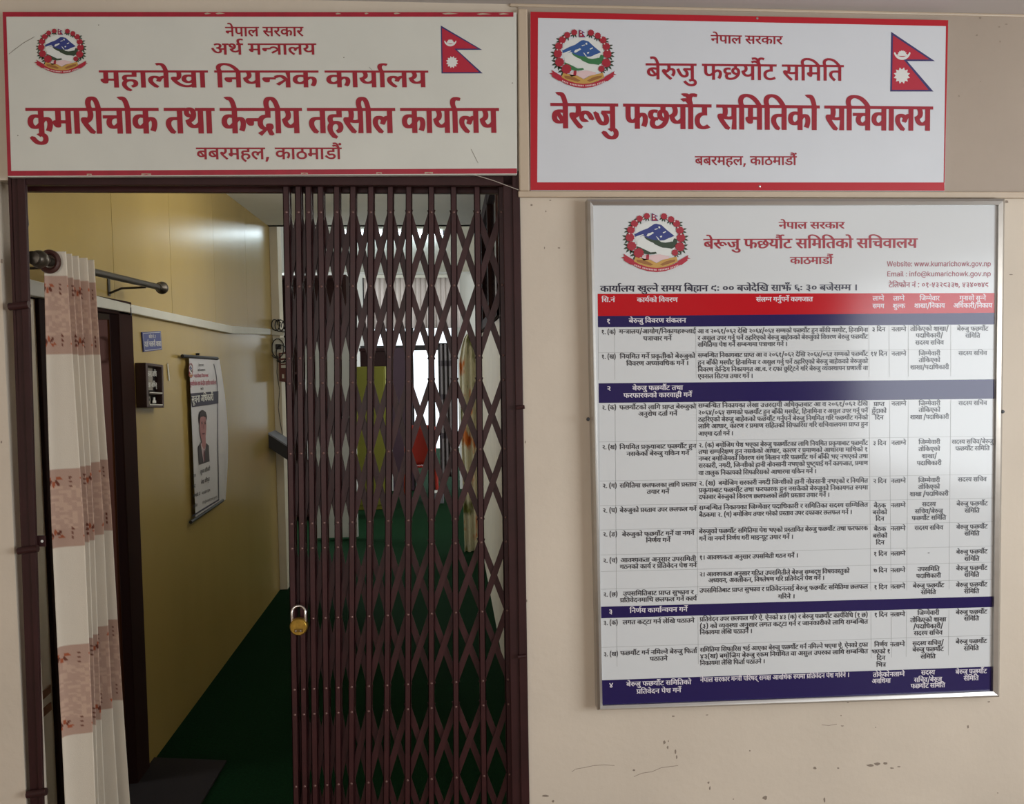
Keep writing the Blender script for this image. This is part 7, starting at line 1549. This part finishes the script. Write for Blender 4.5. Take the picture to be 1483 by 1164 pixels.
# ------------------------------------------------------------------ lettering
def contours(gi, cache={}):
    if gi in cache:
        return cache[gi]
    out = []
    for c in GLYPHS[gi].split('/'):
        raw = []
        for t in c.split():
            q = t.endswith('q')
            x, y = t.rstrip('q').split(',')
            raw.append((float(x), float(y), not q))
        pts = []
        n = len(raw)
        for i, (x, y, on) in enumerate(raw):
            pts.append((x, y, on))
            nx, ny, non = raw[(i + 1) % n]
            if not on and not non:
                pts.append(((x + nx) / 2, (y + ny) / 2, True))
        s = next(i for i, p in enumerate(pts) if p[2])
        out.append(pts[s:] + pts[:s])
    cache[gi] = out
    return out


def fill_nonzero(loops):
    """triangles of a set of outlines under the non-zero winding rule (grown strokes may cross)"""
    vs, ed = [], []
    for l in loops:
        b = len(vs)
        vs += [Vector(p) for p in l]
        ed += [(b + i, b + (i + 1) % len(l)) for i in range(len(l))]
    ov, _, of, *_ = delaunay_2d_cdt(vs, ed, [], 0, 0.01)
    P = np.array([(v.x, v.y) for v in ov])
    T = np.array([f for f in of if len(f) == 3])
    cen = P[T].mean(axis=1)
    wind = np.zeros(len(T), int)
    for l in loops:
        A = np.array(l)
        B = np.roll(A, -1, axis=0)
        for (ax_, ay_), (bx_, by_) in zip(A, B):
            if ay_ == by_:
                continue
            hit = (cen[:, 1] >= min(ay_, by_)) & (cen[:, 1] < max(ay_, by_)) & (ax_ + (cen[:, 1] - ay_) / (by_ - ay_) * (bx_ - ax_) > cen[:, 0])
            wind += np.where(hit, 1 if by_ > ay_ else -1, 0)
    return [tuple(p) for p in P], [tuple(int(i) for i in t) for t in T[wind != 0]]


def glyph(gi, bx, by, n, cache={}):
    """outline with `n` steps a curve, strokes grown by bx sideways and by upwards -> (points, triangles)"""
    key = (gi, bx, by, n)
    if key in cache:
        return cache[key]
    loops = []
    for pts in contours(gi):
        f, i = [], 0
        while i < len(pts):
            x, y, on = pts[i]
            if on:
                f.append((x, y))
                i += 1
            else:
                x0, y0 = f[-1]
                x2, y2, _ = pts[(i + 1) % len(pts)]
                for k in range(1, n):
                    t = k / n
                    f.append(((1 - t) ** 2 * x0 + 2 * t * (1 - t) * x + t * t * x2, (1 - t) ** 2 * y0 + 2 * t * (1 - t) * y + t * t * y2))
                i += 1
        g = [f[0]]
        for p in f[1:]:
            if abs(p[0] - g[-1][0]) + abs(p[1] - g[-1][1]) > 1.5:
                g.append(p)
        if abs(g[0][0] - g[-1][0]) + abs(g[0][1] - g[-1][1]) < 1.5:
            g.pop()
        if len(g) < 3:
            continue
        r = []
        m = len(g)
        ex, ey = max(bx, 0.5), max(by, 0.5)
        for k in range(m):
            a, b, c = g[k - 1], g[k], g[(k + 1) % m]
            d1 = Vector(((b[0] - a[0]) / ex, (b[1] - a[1]) / ey))
            d2 = Vector(((c[0] - b[0]) / ex, (c[1] - b[1]) / ey))
            d1.normalize()
            d2.normalize()
            n1, n2 = Vector((-d1.y, d1.x)), Vector((-d2.y, d2.x))
            s = n1 + n2
            L = s.length
            if L < 0.3:
                s = n1
            else:
                s = s / L * min(1.0 / max(L / 2, 0.35), 1.8)
            r.append((b[0] + s.x * bx, b[1] + s.y * by))
        loops.append(r)
    vs, tr = fill_nonzero(loops)
    cache[key] = (vs, tr)
    return cache[key]


STYLE = {'tall': (44, 4, 5), 'wide': (30, 4, 4), 'mid': (18, 10, 4), 'body': (30, 6, 2), 'latin': (6, 8, 3)}
HEADU = 622.0


def write(mb, surf, text, x0, y0, x1, y1, head, style, off, mi=0, steps=None):
    adv, run = RUNS[text]
    bx, by, n = STYLE[style]
    n = steps or n
    A, B = Vector(surf.uv(x0, y0)), Vector(surf.uv(x1, y1))
    Hh = Vector(surf.uv((x0 + x1) / 2, (y0 + y1) / 2 - head)) - (A + B) / 2
    u = (B - A)
    L = u.length
    u /= L
    v = Vector((-u.y, u.x))
    sx = L / adv
    sy = Hh.dot(v) / (HEADU if style != 'latin' else 727.0)
    for gi_, item in enumerate(run.split(',')):
        t = [int(q) for q in item.split()]
        ox, oy = t[1], (t[2] if len(t) > 2 else 0)
        vs, tr = glyph(t[0], bx, by, n)
        mb.add([surf.to3d(*(A + u * ((x + ox) * sx) + v * ((y + oy) * sy)), off + (gi_ % 5) * 0.00005) for x, y in vs], tr, mi)


def lettering(parent, surf, lines, off, m, name='lettering', steps=None):
    for l in lines:
        mb = MB()
        write(mb, surf, *l, off, 0, steps)
        mb.build(name, m, parent)


# ------------------------------------------------------------------ crest and flag, drawn in flat inks
EM = [mat('crest_leaf_green', (46, 62, 44), 0.5), mat('crest_red', (158, 30, 48), 0.5), mat('crest_white', (214, 216, 212), 0.5), mat('crest_blue', (44, 82, 142), 0.5),
      mat('crest_green', (52, 112, 66), 0.5), mat('crest_ochre', (190, 148, 74), 0.5), mat('crest_pink', (214, 186, 186), 0.5), mat('crest_brown', (146, 96, 48), 0.5), mat('crest_ribbon', (166, 28, 50), 0.5),
      mat('crest_dark_blue', (46, 56, 122), 0.5)]


def crest(parent, surf, x0, y0, x1, y1, off, blue=3, green=4):
    """crest drawn on a 1030 x 905 sheet"""
    mb = MB()

    def P(pts, layer, mi):
        mb.poly([[surf.uv(x0 + (x - 165) / 1030 * (x1 - x0), y0 + (y - 140) / 905 * (y1 - y0)) for x, y in pts]], surf.to3d, off + layer * 0.00025, mi)

    def leaf(x, y, a, l, w, mi=0, layer=0):
        a = math.radians(a)
        c, s = math.cos(a), math.sin(a)
        P([(x + c * l * t - s * w * q, y + s * l * t + c * w * q) for t, q in ((0, -.3), (.35, -.5), (.75, -.35), (1, 0), (.75, .35), (.35, .5), (0, .3))], layer, mi)

    disc = lambda cx, cy, rx, ry, n=28: [(cx + rx * math.cos(2 * PI * i / n), cy + ry * math.sin(2 * PI * i / n)) for i in range(n)]
    fl_ = [(545, 185, 44), (437, 225, 46), (362, 300, 52), (310, 395, 56), (295, 510, 62), (320, 640, 66), (425, 745, 72)]
    fl_ = [(x, y, r * 1.12) for x, y, r in fl_]
    fr_ = [(800, 190, 46), (905, 235, 46), (985, 300, 52), (1035, 400, 56), (1050, 515, 62), (1035, 650, 66), (960, 740, 46)]
    fr_ = [(x, y, r * 1.12) for x, y, r in fr_]
    P([(400, 330), (640, 240), (760, 250), (960, 340), (1000, 480), (980, 560), (940, 780), (700, 800), (430, 700), (380, 560), (365, 470)], 0, 2)
    for s, fs in ((-1, fl_), (1, fr_)):
        for i, (x, y, r) in enumerate(fs):
            base = 90 + (-s) * (10 + 9 * i) if i < 2 else (170 if s < 0 else 10)
            for k, da in enumerate((-34, 0, 30, 62)):
                a = (base - s * 0 + da) if i < 2 else ((160 - da) if s < 0 else (20 + da))
                leaf(x, y, a, r * 1.75, r * 0.55)
    # mountain, hills, map
    P([(360, 460), (470, 405), (560, 370), (655, 305), (690, 300), (760, 318), (850, 400), (955, 485), (880, 520), (800, 552), (720, 555), (650, 560), (560, 530), (500, 480), (440, 500), (375, 500)], 1, blue)
    P([(500, 490), (560, 520), (640, 545), (720, 550), (760, 580), (820, 588), (900, 575), (950, 520), (1000, 540), (985, 640), (920, 680), (840, 668), (780, 665), (700, 630), (600, 580), (540, 545)], 2, green)
    for q in ([(655, 385), (700, 370), (712, 378), (668, 394)], [(715, 345), (740, 340), (746, 368), (722, 372)], [(540, 488), (560, 450), (600, 440), (630, 425), (652, 440), (610, 468), (570, 492)], [(780, 435), (825, 412), (832, 425), (792, 447)],
              [(680, 490), (700, 500), (735, 545), (722, 552)], [(738, 490), (772, 480), (770, 502), (750, 512)], [(380, 498), (430, 478), (490, 460), (500, 466), (440, 500), (390, 516)], [(750, 570), (820, 545), (870, 520), (980, 485), (985, 500), (945, 530), (930, 570), (910, 575), (915, 530), (880, 560), (830, 585)]):
        P(q, 3, 2)
    P([(400, 560), (440, 520), (490, 505), (540, 540), (600, 575), (640, 590), (690, 640), (760, 660), (850, 680), (905, 690), (910, 730), (880, 790), (760, 770), (640, 735), (540, 700), (460, 670), (400, 640)], 3, 2)
    P([(395, 640), (450, 660), (540, 705), (600, 735), (680, 728), (695, 750), (650, 765), (560, 768), (480, 750), (400, 700)], 4, green)
    P([(580, 800), (620, 775), (740, 765), (830, 785), (880, 795), (870, 830), (760, 850), (690, 895), (640, 870), (590, 840)], 5, 6)
    P([(460, 820), (540, 775), (590, 790), (600, 840), (500, 860)], 4, 6)
    P([(540, 770), (580, 768), (575, 845), (530, 838)], 6, 1)
    P([(375, 800), (480, 825), (600, 850), (690, 900), (780, 850), (870, 825), (985, 800), (1005, 870), (900, 930), (780, 965), (690, 975), (560, 960), (440, 915), (350, 880)], 4, 5)
    for q in ([(390, 845), (470, 850), (560, 875), (640, 920), (600, 938), (480, 905), (400, 880)], [(970, 845), (900, 850), (820, 875), (740, 920), (780, 938), (880, 905), (960, 875)]):
        P(q, 5, 7)
    for s, fs in ((-1, fl_), (1, fr_)):
        for x, y, r in fs:
            P([(x + r * (1 if k % 2 else 0.84) * math.cos(2 * PI * k / 20), y + r * (1 if k % 2 else 0.84) * math.sin(2 * PI * k / 20)) for k in range(20)], 7, 1)
    for x, y in ((497, 218), (393, 258), (343, 352), (285, 452), (850, 228), (955, 268), (1005, 360), (1052, 460)):
        P(disc(x, y, 12, 12, 10), 8, 6)
    # ribbon
    arc = [(300, 905), (420, 975), (560, 1020), (690, 1035), (820, 1020), (950, 975), (1060, 915)]
    top = [(350, 870), (450, 925), (570, 960), (690, 972), (810, 962), (920, 925), (1010, 880)]
    P(arc + top[::-1], 8, 8)
    P([(198, 755), (250, 790), (350, 850), (360, 905), (310, 925), (205, 860), (205, 830), (162, 815), (215, 800)], 7, 8)
    P([(1160, 775), (1105, 810), (1010, 865), (1000, 915), (1055, 930), (1150, 860), (1145, 835), (1195, 832), (1150, 812)], 7, 8)
    # motto strokes on the ribbon
    for a, b in ((355, 455), (475, 690), (712, 872), (890, 1015)):
        n = max(2, int((b - a) / 22))
        for i in range(n):
            x = a + (b - a) * (i + .2) / n
            f_ = (x - 690) / 340
            y = 1003 - 78 * f_ * f_
            P([(x, y - 14), (x + 15, y - 14 - 3 * f_), (x + 15, y + 8 - 3 * f_), (x + 8, y + 12), (x, y + 6)], 9, 6)
    # little flag on top
    P([(618, 140), (712, 190), (668, 196), (720, 262), (618, 262)], 8, 9)
    P([(624, 152), (696, 188), (656, 192), (706, 256), (624, 256)], 9, 1)
    for x, y in ((648, 182), (648, 225)):
        P(disc(x, y, 13, 13, 10), 10, 2)
    return mb.build('crest', EM, parent)


FLAGM = [mat('flag_blue', (52, 46, 98), 0.5), mat('flag_crimson', (172, 28, 52), 0.5), mat('flag_white', (214, 214, 210), 0.5)]


def flag(parent, surf, pts, off, moon, sun, r):
    mb = MB()
    uvp = lambda p: surf.uv(*p)
    mb.poly([[uvp(p) for p in pts]], surf.to3d, off, 0)
    a, b, c, d, e = [Vector(p) for p in pts]
    k = r * 0.2
    inner = [a + Vector((k, 2.1 * k)), b + Vector((-3.4 * k, -k)), c + Vector((-2.3 * k, -k)), d + Vector((-3.0 * k, -k)), e + Vector((k, -k))]
    mb.poly([[uvp(p) for p in inner]], surf.to3d, off + 0.0003, 1)
    star = lambda cx, cy, n, r1, r2, a0=0, a1=360: [(cx + (r1 if i % 2 else r2) * math.cos(math.radians(a0 + (a1 - a0) * i / (2 * n))), cy + (r1 if i % 2 else r2) * math.sin(math.radians(a0 + (a1 - a0) * i / (2 * n)))) for i in range(2 * n)]
    mb.poly([[uvp(p) for p in star(*sun, 12, r, r * 0.72)]], surf.to3d, off + 0.0006, 2)
    x, y = moon
    outer = [(x + r * math.cos(math.radians(t)), y - r * 0.35 + r * math.sin(math.radians(t))) for t in range(10, 171, 10)]
    inn = [(x + r * 0.92 * math.cos(math.radians(t)), y - r * 0.62 + r * 0.92 * math.sin(math.radians(t))) for t in range(160, 19, -10)]
    mb.poly([[uvp(p) for p in outer + inn]], surf.to3d, off + 0.0006, 2)
    mb.poly([[uvp(p) for p in [(x + r * .56, y + r * 0.18), (x - r * .56, y + r * 0.18)] + star(x, y + r * 0.1, 8, r * .62, r * .48, 180, 360)]], surf.to3d, off + 0.0006, 2)
    return mb.build('flag_print', FLAGM, parent)


def strip(mb, surf, pts, off, mi=0):
    return mb.poly([[surf.uv(*p) for p in pts]], surf.to3d, off, mi)


ink_red = mat('sign_red_ink', (150, 26, 44), 0.4)
# ------------------------------------------------------------------ signboard over the gate
S1 = OnY(-0.034)
g1 = thing('office_signboard', 'wide off-white signboard with thin red edge hung over the gate', 'sign', tuple(at_y(378, 253, -0.03)), 'office signboards')
q = [at_y(11, 256, -0.034), at_y(749, 252.6, -0.034), at_y(748, 17.5, -0.034), at_y(3.5, 17.0, -0.034)]
sign_a = mat('aged_sign_white', (206, 206, 197), 0.32, vary=0.035, vscale=5)
MB().slab(q, (0, 1, 0), 0.02).build('panel', sign_a, g1, bevel=0.002)
mb = MB()
strip(mb, S1, [(3.9, 17.3), (743.5, 17.8), (743.5, 24.4), (9.2, 24.2)], 0.0006)
strip(mb, S1, [(3.9, 17.3), (9.2, 24.2), (16.4, 247.5), (11.4, 254.8)], 0.0006)
strip(mb, S1, [(16.4, 247.5), (748.5, 243.9), (748.7, 251.2), (11.4, 254.8)], 0.0006)
mb.build('border', mat('sign_edge_red', (158, 30, 50), 0.4, vary=0.1, vscale=30), g1)
mb = MB()                               # peeled patches along the top edge
rnd = random.Random(4)
for x, w in ((296, 10), (312, 14), (486, 8), (528, 6), (570, 10), (640, 24), (690, 22), (722, 16)):
    y = 19.4 + rnd.random()
    strip(mb, S1, [(x, y), (x + w * .4, y - 1.2), (x + w, y + .2), (x + w * .6, y + 1.0), (x + w * .2, y + 1.4)], 0.0009)
for x, w in ((126, 7), (205, 14), (436, 10), (545, 8), (615, 12)):
    strip(mb, S1, [(x, 252.2 - (x - 11) * .005), (x + w, 252.4 - (x - 11) * .005), (x + w, 254.6 - (x - 11) * .005), (x + w * .5, 253.2 - (x - 11) * .005), (x, 254.8 - (x - 11) * .005)], 0.0009)
mb.build('peeled_paint', mat('bare_edge', (176, 160, 140), 0.7), g1)
mb = MB()
cr = [(13, 78), (22, 71), (34, 62), (43, 57), (50, 53)]
for a, b in zip(cr, cr[1:]):
    strip(mb, S1, [a, b, (b[0], b[1] + .7), (a[0], a[1] + .8)], 0.0007)
for x, y in ((142, 36), (113, 84), (497, 83), (741, 120), (25, 196)):
    strip(mb, S1, [(x, y), (x + 1.4, y - .6), (x + 2, y + .6), (x + .6, y + 1.2)], 0.0007)
for (a, b) in (((682, 216), (692, 236)), ((534, 97), (539, 102))):
    strip(mb, S1, [a, (a[0] + .6, a[1]), (b[0] + .6, b[1]), b], 0.0007)
mb.build('scratch', mat('sign_scratch', (120, 112, 100), 0.7), g1)
crest(g1, S1, 50.6, 42, 127.9, 107.7, 0.0006, blue=9, green=0)
flag(g1, S1, [(638.4, 37), (698.3, 72.3), (661.9, 72.3), (699.1, 106.3), (639.5, 106.5)], 0.0006, (652.2, 61.5), (654.8, 90.2), 9.0)
lettering(g1, S1, SIGN_GATE, 0.0008, ink_red)

# ------------------------------------------------------------------ signboard on the wall to the right
S2 = OnY(-0.020)
g2 = thing('office_signboard', 'bright white signboard with broad red border above the framed notice board', 'sign', tuple(at_y(1070, 276, -0.02)), 'office signboards')
q = [at_y(768, 275.6, -0.02), at_y(1368.3, 276.8, -0.02), at_y(1373.4, 29.2, -0.02), at_y(768, 16.8, -0.02)]
sign_b = mat('sign_white', (208, 211, 216), 0.22, vary=0.015)
MB().slab(q, (0, 1, 0), 0.0145).build('panel', sign_b, g2, bevel=0.001)
mb = MB()
strip(mb, S2, [(768.2, 17), (1373.2, 29.3), (1372.8, 38), (779.2, 26)], 0.0005)
strip(mb, S2, [(768.2, 17), (779.2, 26), (778, 264), (768.2, 275.3)], 0.0005)
strip(mb, S2, [(768.2, 275.3), (778, 264), (1367.6, 264.2), (1367.8, 276.2)], 0.0005)
strip(mb, S2, [(1370, 37.6), (1373, 37.8), (1367.9, 264.5), (1366.6, 264.5)], 0.0005)
mb.build('border', mat('border_red', (176, 26, 40), 0.3), g2)
mb = MB()
for x, y in ((1096.6, 26.5), (1100, 269.6)):
    mb.lathe([(0, 0.004), (0.001, 0.0035), (0.0016, 0)], at_y(x, y, -0.0205), (0, -1, 0), 10)
mb.build('screw', steel, g2)
crest(g2, S2, 795.6, 43, 893, 128.8, 0.0006)
flag(g2, S2, [(1290.6, 46.2), (1353.9, 88.6), (1313.7, 88.6), (1351.7, 132.6), (1289.2, 132.6)], 0.0006, (1306.3, 79), (1305.8, 109.6), 12.2)
lettering(g2, S2, SIGN_WALL, 0.0008, ink_red)

# ------------------------------------------------------------------ framed notice board
NY = -0.030
S3 = OnY(NY)
g3 = thing('notice_board', 'large aluminium-framed notice board covered with a printed table', 'notice board', tuple(at_y(1155, 1020, -0.03)))
alu = mat('brushed_aluminium', (196, 194, 190), 0.28, 0.85, vary=0.04, vscale=3, stretch=(1, 1, 8))
O = [(865.5, 1028.3), (1447.3, 1009), (1455.2, 287.6), (850.5, 288.6)]
I = [(872.5, 1021.8), (1438.2, 1001.2), (1446.3, 296.6), (859.0, 297.0)]
panel_m = mat('board_print_white', (206, 208, 209), 0.14, spec=0.3, vary=0.012, vscale=2)
qi = [at_y(*p, NY) for p in I]
MB().slab([p + Vector((0, 0, 0)) for p in qi], (0, 1, 0), 0.012).build('panel', panel_m, g3)
mb = MB()
for i in range(4):
    j = (i + 1) % 4
    a, b, c, d = at_y(*O[i], NY - 0.008), at_y(*O[j], NY - 0.008), at_y(*I[j], NY - 0.008), at_y(*I[i], NY - 0.008)
    m_ = [a.lerp(d, .45) + Vector((0, -0.006, 0)), b.lerp(c, .45) + Vector((0, -0.006, 0))]
    mb = MB()
    B0, B1 = Vector((a.x, -0.001, a.z)), Vector((b.x, -0.001, b.z))
    D0, D1 = Vector((d.x, -0.001, d.z)), Vector((c.x, -0.001, c.z))
    mb.add([B0, B1, a, b, m_[0], m_[1], d, c, D0, D1], [(0, 1, 3, 2), (2, 3, 5, 4), (4, 5, 7, 6), (6, 7, 9, 8), (8, 9, 1, 0), (0, 2, 4, 6, 8), (1, 9, 7, 5, 3)])
    mb.build('frame_rail', alu, g3)
for px, py in ((851.8, 607), (1452, 596)):
    p = at_y(px, py, NY - 0.012)
    MB().lathe([(0, 0.006), (0.003, 0.005), (0.004, 0)], p, (0, -1, 0), 10).build('screw', M['black'], g3, smooth=True)

YS = [(424, -0.003), (457, -0.0078), (555, -0.0108), (880, -0.0265), (985, -0.0353), (1021, -0.038)]


def slope(y):
    if y <= YS[0][0]:
        return YS[0][1]
    for (a, s), (b, t) in zip(YS, YS[1:]):
        if y <= b:
            return s + (t - s) * (y - a) / (b - a)
    return YS[-1][1]


def left_x(y):
    return 865.4 + (y - 425) * 0.0113


def right_x(y):
    return 1440.2 - max(0.0, (y - 600)) * 0.0098


def shift(y):
    return (y - 450) * 0.0075


navy = mat('board_navy', (40, 32, 82), 0.14, spec=0.28)
redb = mat('board_red', (182, 24, 34), 0.14, spec=0.28)
mb = MB()
strip(mb, S3, [(865.4, 425.4), (1440.2, 424.2), (1440.2, 452.8), (865.8, 457.6)], 0.0004)
mb.build('header_band', redb, g3)
for yl0, yr0, yl1, yr1 in ((457.6, 452.8, 473.8, 469.6), (555, 549.1, 583.4, 577.3), (878.3, 863.3, 895.1, 878.8), (984.8, 964.9, 1021.6, 1000)):
    mb = MB()
    strip(mb, S3, [(left_x(yl0), yl0), (right_x(yr0), yr0), (right_x(yr1), yr1), (left_x(yl1), yl1)], 0.0004)
    mb.build('section_band', navy, g3)
mb = MB()
for y in (510.5, 639.6, 696.2, 731.8, 767, 803.2, 827.2, 852.8, 937):
    x0, x1 = left_x(y), right_x(y)
    s = slope(y)
    strip(mb, S3, [(x0, y), (x1, y + s * (x1 - x0)), (x1, y + s * (x1 - x0) + .5), (x0, y + .5)], 0.0003)
for x in (865.8, 889.5, 1007.2, 1257.6, 1287, 1315.2, 1376.6, 1439.6):
    for ya, yb in ((474, 550), (584, 866), (896, 966)):
        k = (slope(ya) * (x - 866), slope(yb) * (x - 866))
        xa = x + (shift(ya) if x < 1300 else -max(0, ya - 600) * .009)
        xb = x + (shift(yb) if x < 1300 else -max(0, yb - 600) * .009)
        strip(mb, S3, [(xa, ya + k[0] + 1), (xa + .5, ya + k[0] + 1), (xb + .5, yb + k[1]), (xb, yb + k[1])], 0.0003)
mb.build('grid_lines', mat('grid_grey', (160, 162, 162), 0.4), g3)
crest(g3, S3, 899.5, 308.6, 1000, 395, 0.0005, blue=9, green=0)
lettering(g3, S3, NB_HEAD, 0.0006, ink_red, 'heading_lettering')
lettering(g3, S3, NB_CONTACT, 0.0006, mat('contact_ink', (150, 52, 72), 0.35), 'contact_lettering')
lettering(g3, S3, NB_HOURS, 0.0006, mat('navy_ink', (36, 32, 54), 0.35), 'hours_lettering')
ink_grey = mat('board_text_grey', (50, 48, 54), 0.3)
ink_white = mat('board_text_white', (214, 208, 214), 0.3)
KX = 0.0101
COLGROUP = {'full': 'doc', 'ind': 'doc', 'mid': 'doc'}
for kind, cells in ROWS:
    parts = {}
    for c in cells:
        mb = parts.setdefault(COLGROUP.get(c[0], c[0]), MB())
        colname, text, yc = c[:3]
        x, mode = COLS[colname]
        adv = RUNS[text][0]
        y0 = yc + (2.9 if kind == 'row' else 3.2)
        k = KX * (1.0 if kind == 'row' else (1.08 if colname in ('desc', 'no') else 1.0)) * (0.9 if colname in ('time', 'fee', 'resp', 'grv') else 1.0)
        head = 5.9 if kind == 'row' else 6.3
        x = x + (shift(yc) if x < 1300 else -max(0, yc - 600) * .006)
        if colname == 'desc':
            x -= 0.5 * shift(yc)
        w = adv * k
        if mode == 'f':
            xa, xb = x, 1257 - 0.2
        elif mode == 'l':
            xa, xb = x, (c[3] if len(c) > 3 else x + w)
        else:
            mx = {'desc': 111, 'no': 21, 'time': 27, 'fee': 24, 'resp': 56, 'grv': 60}.get(colname, 200)
            w = min(w, mx)
            xa, xb = x - w / 2, x + w / 2
        s = slope(yc - 0)
        ref = {'f': 1012, 'l': 1012}.get(mode, x)
        write(mb, S3, text, xa, y0 + s * (xa - ref), xb, y0 + s * (xb - ref), head, 'body', 0.0006)
    for mb in parts.values():
        mb.build({'head': 'header_lettering', 'band': 'section_lettering', 'row': 'cell_lettering'}[kind], ink_grey if kind == 'row' else ink_white, g3)

# ------------------------------------------------------------------ writing on the small things along the yellow wall
lettering(bp, PX, WALL_PLATE, 0.0068, white)


class Case:
    def uv(self, px, py):
        p = at_x(px, py, XL + 0.022)
        return (p.y, p.z)

    def to3d(self, a, b, off=0.0):
        return Vector((XL + 0.022 + off, a, b))


lettering(ca, Case(), CASE_TEXT, 0.0, M['paper'])
lettering(po, SH, POSTER_RED, 0.003, mat('poster_red_ink', (170, 60, 84), 0.5))
lettering(po, SH, POSTER_BAND, 0.005, M['paper'])
lettering(po, SH, POSTER_DARK, 0.003, mat('poster_black_ink', (58, 50, 54), 0.5), steps=2)
crest(po, SH, 271.5, 525.5, 278.8, 547.5, 0.003, blue=9, green=0)
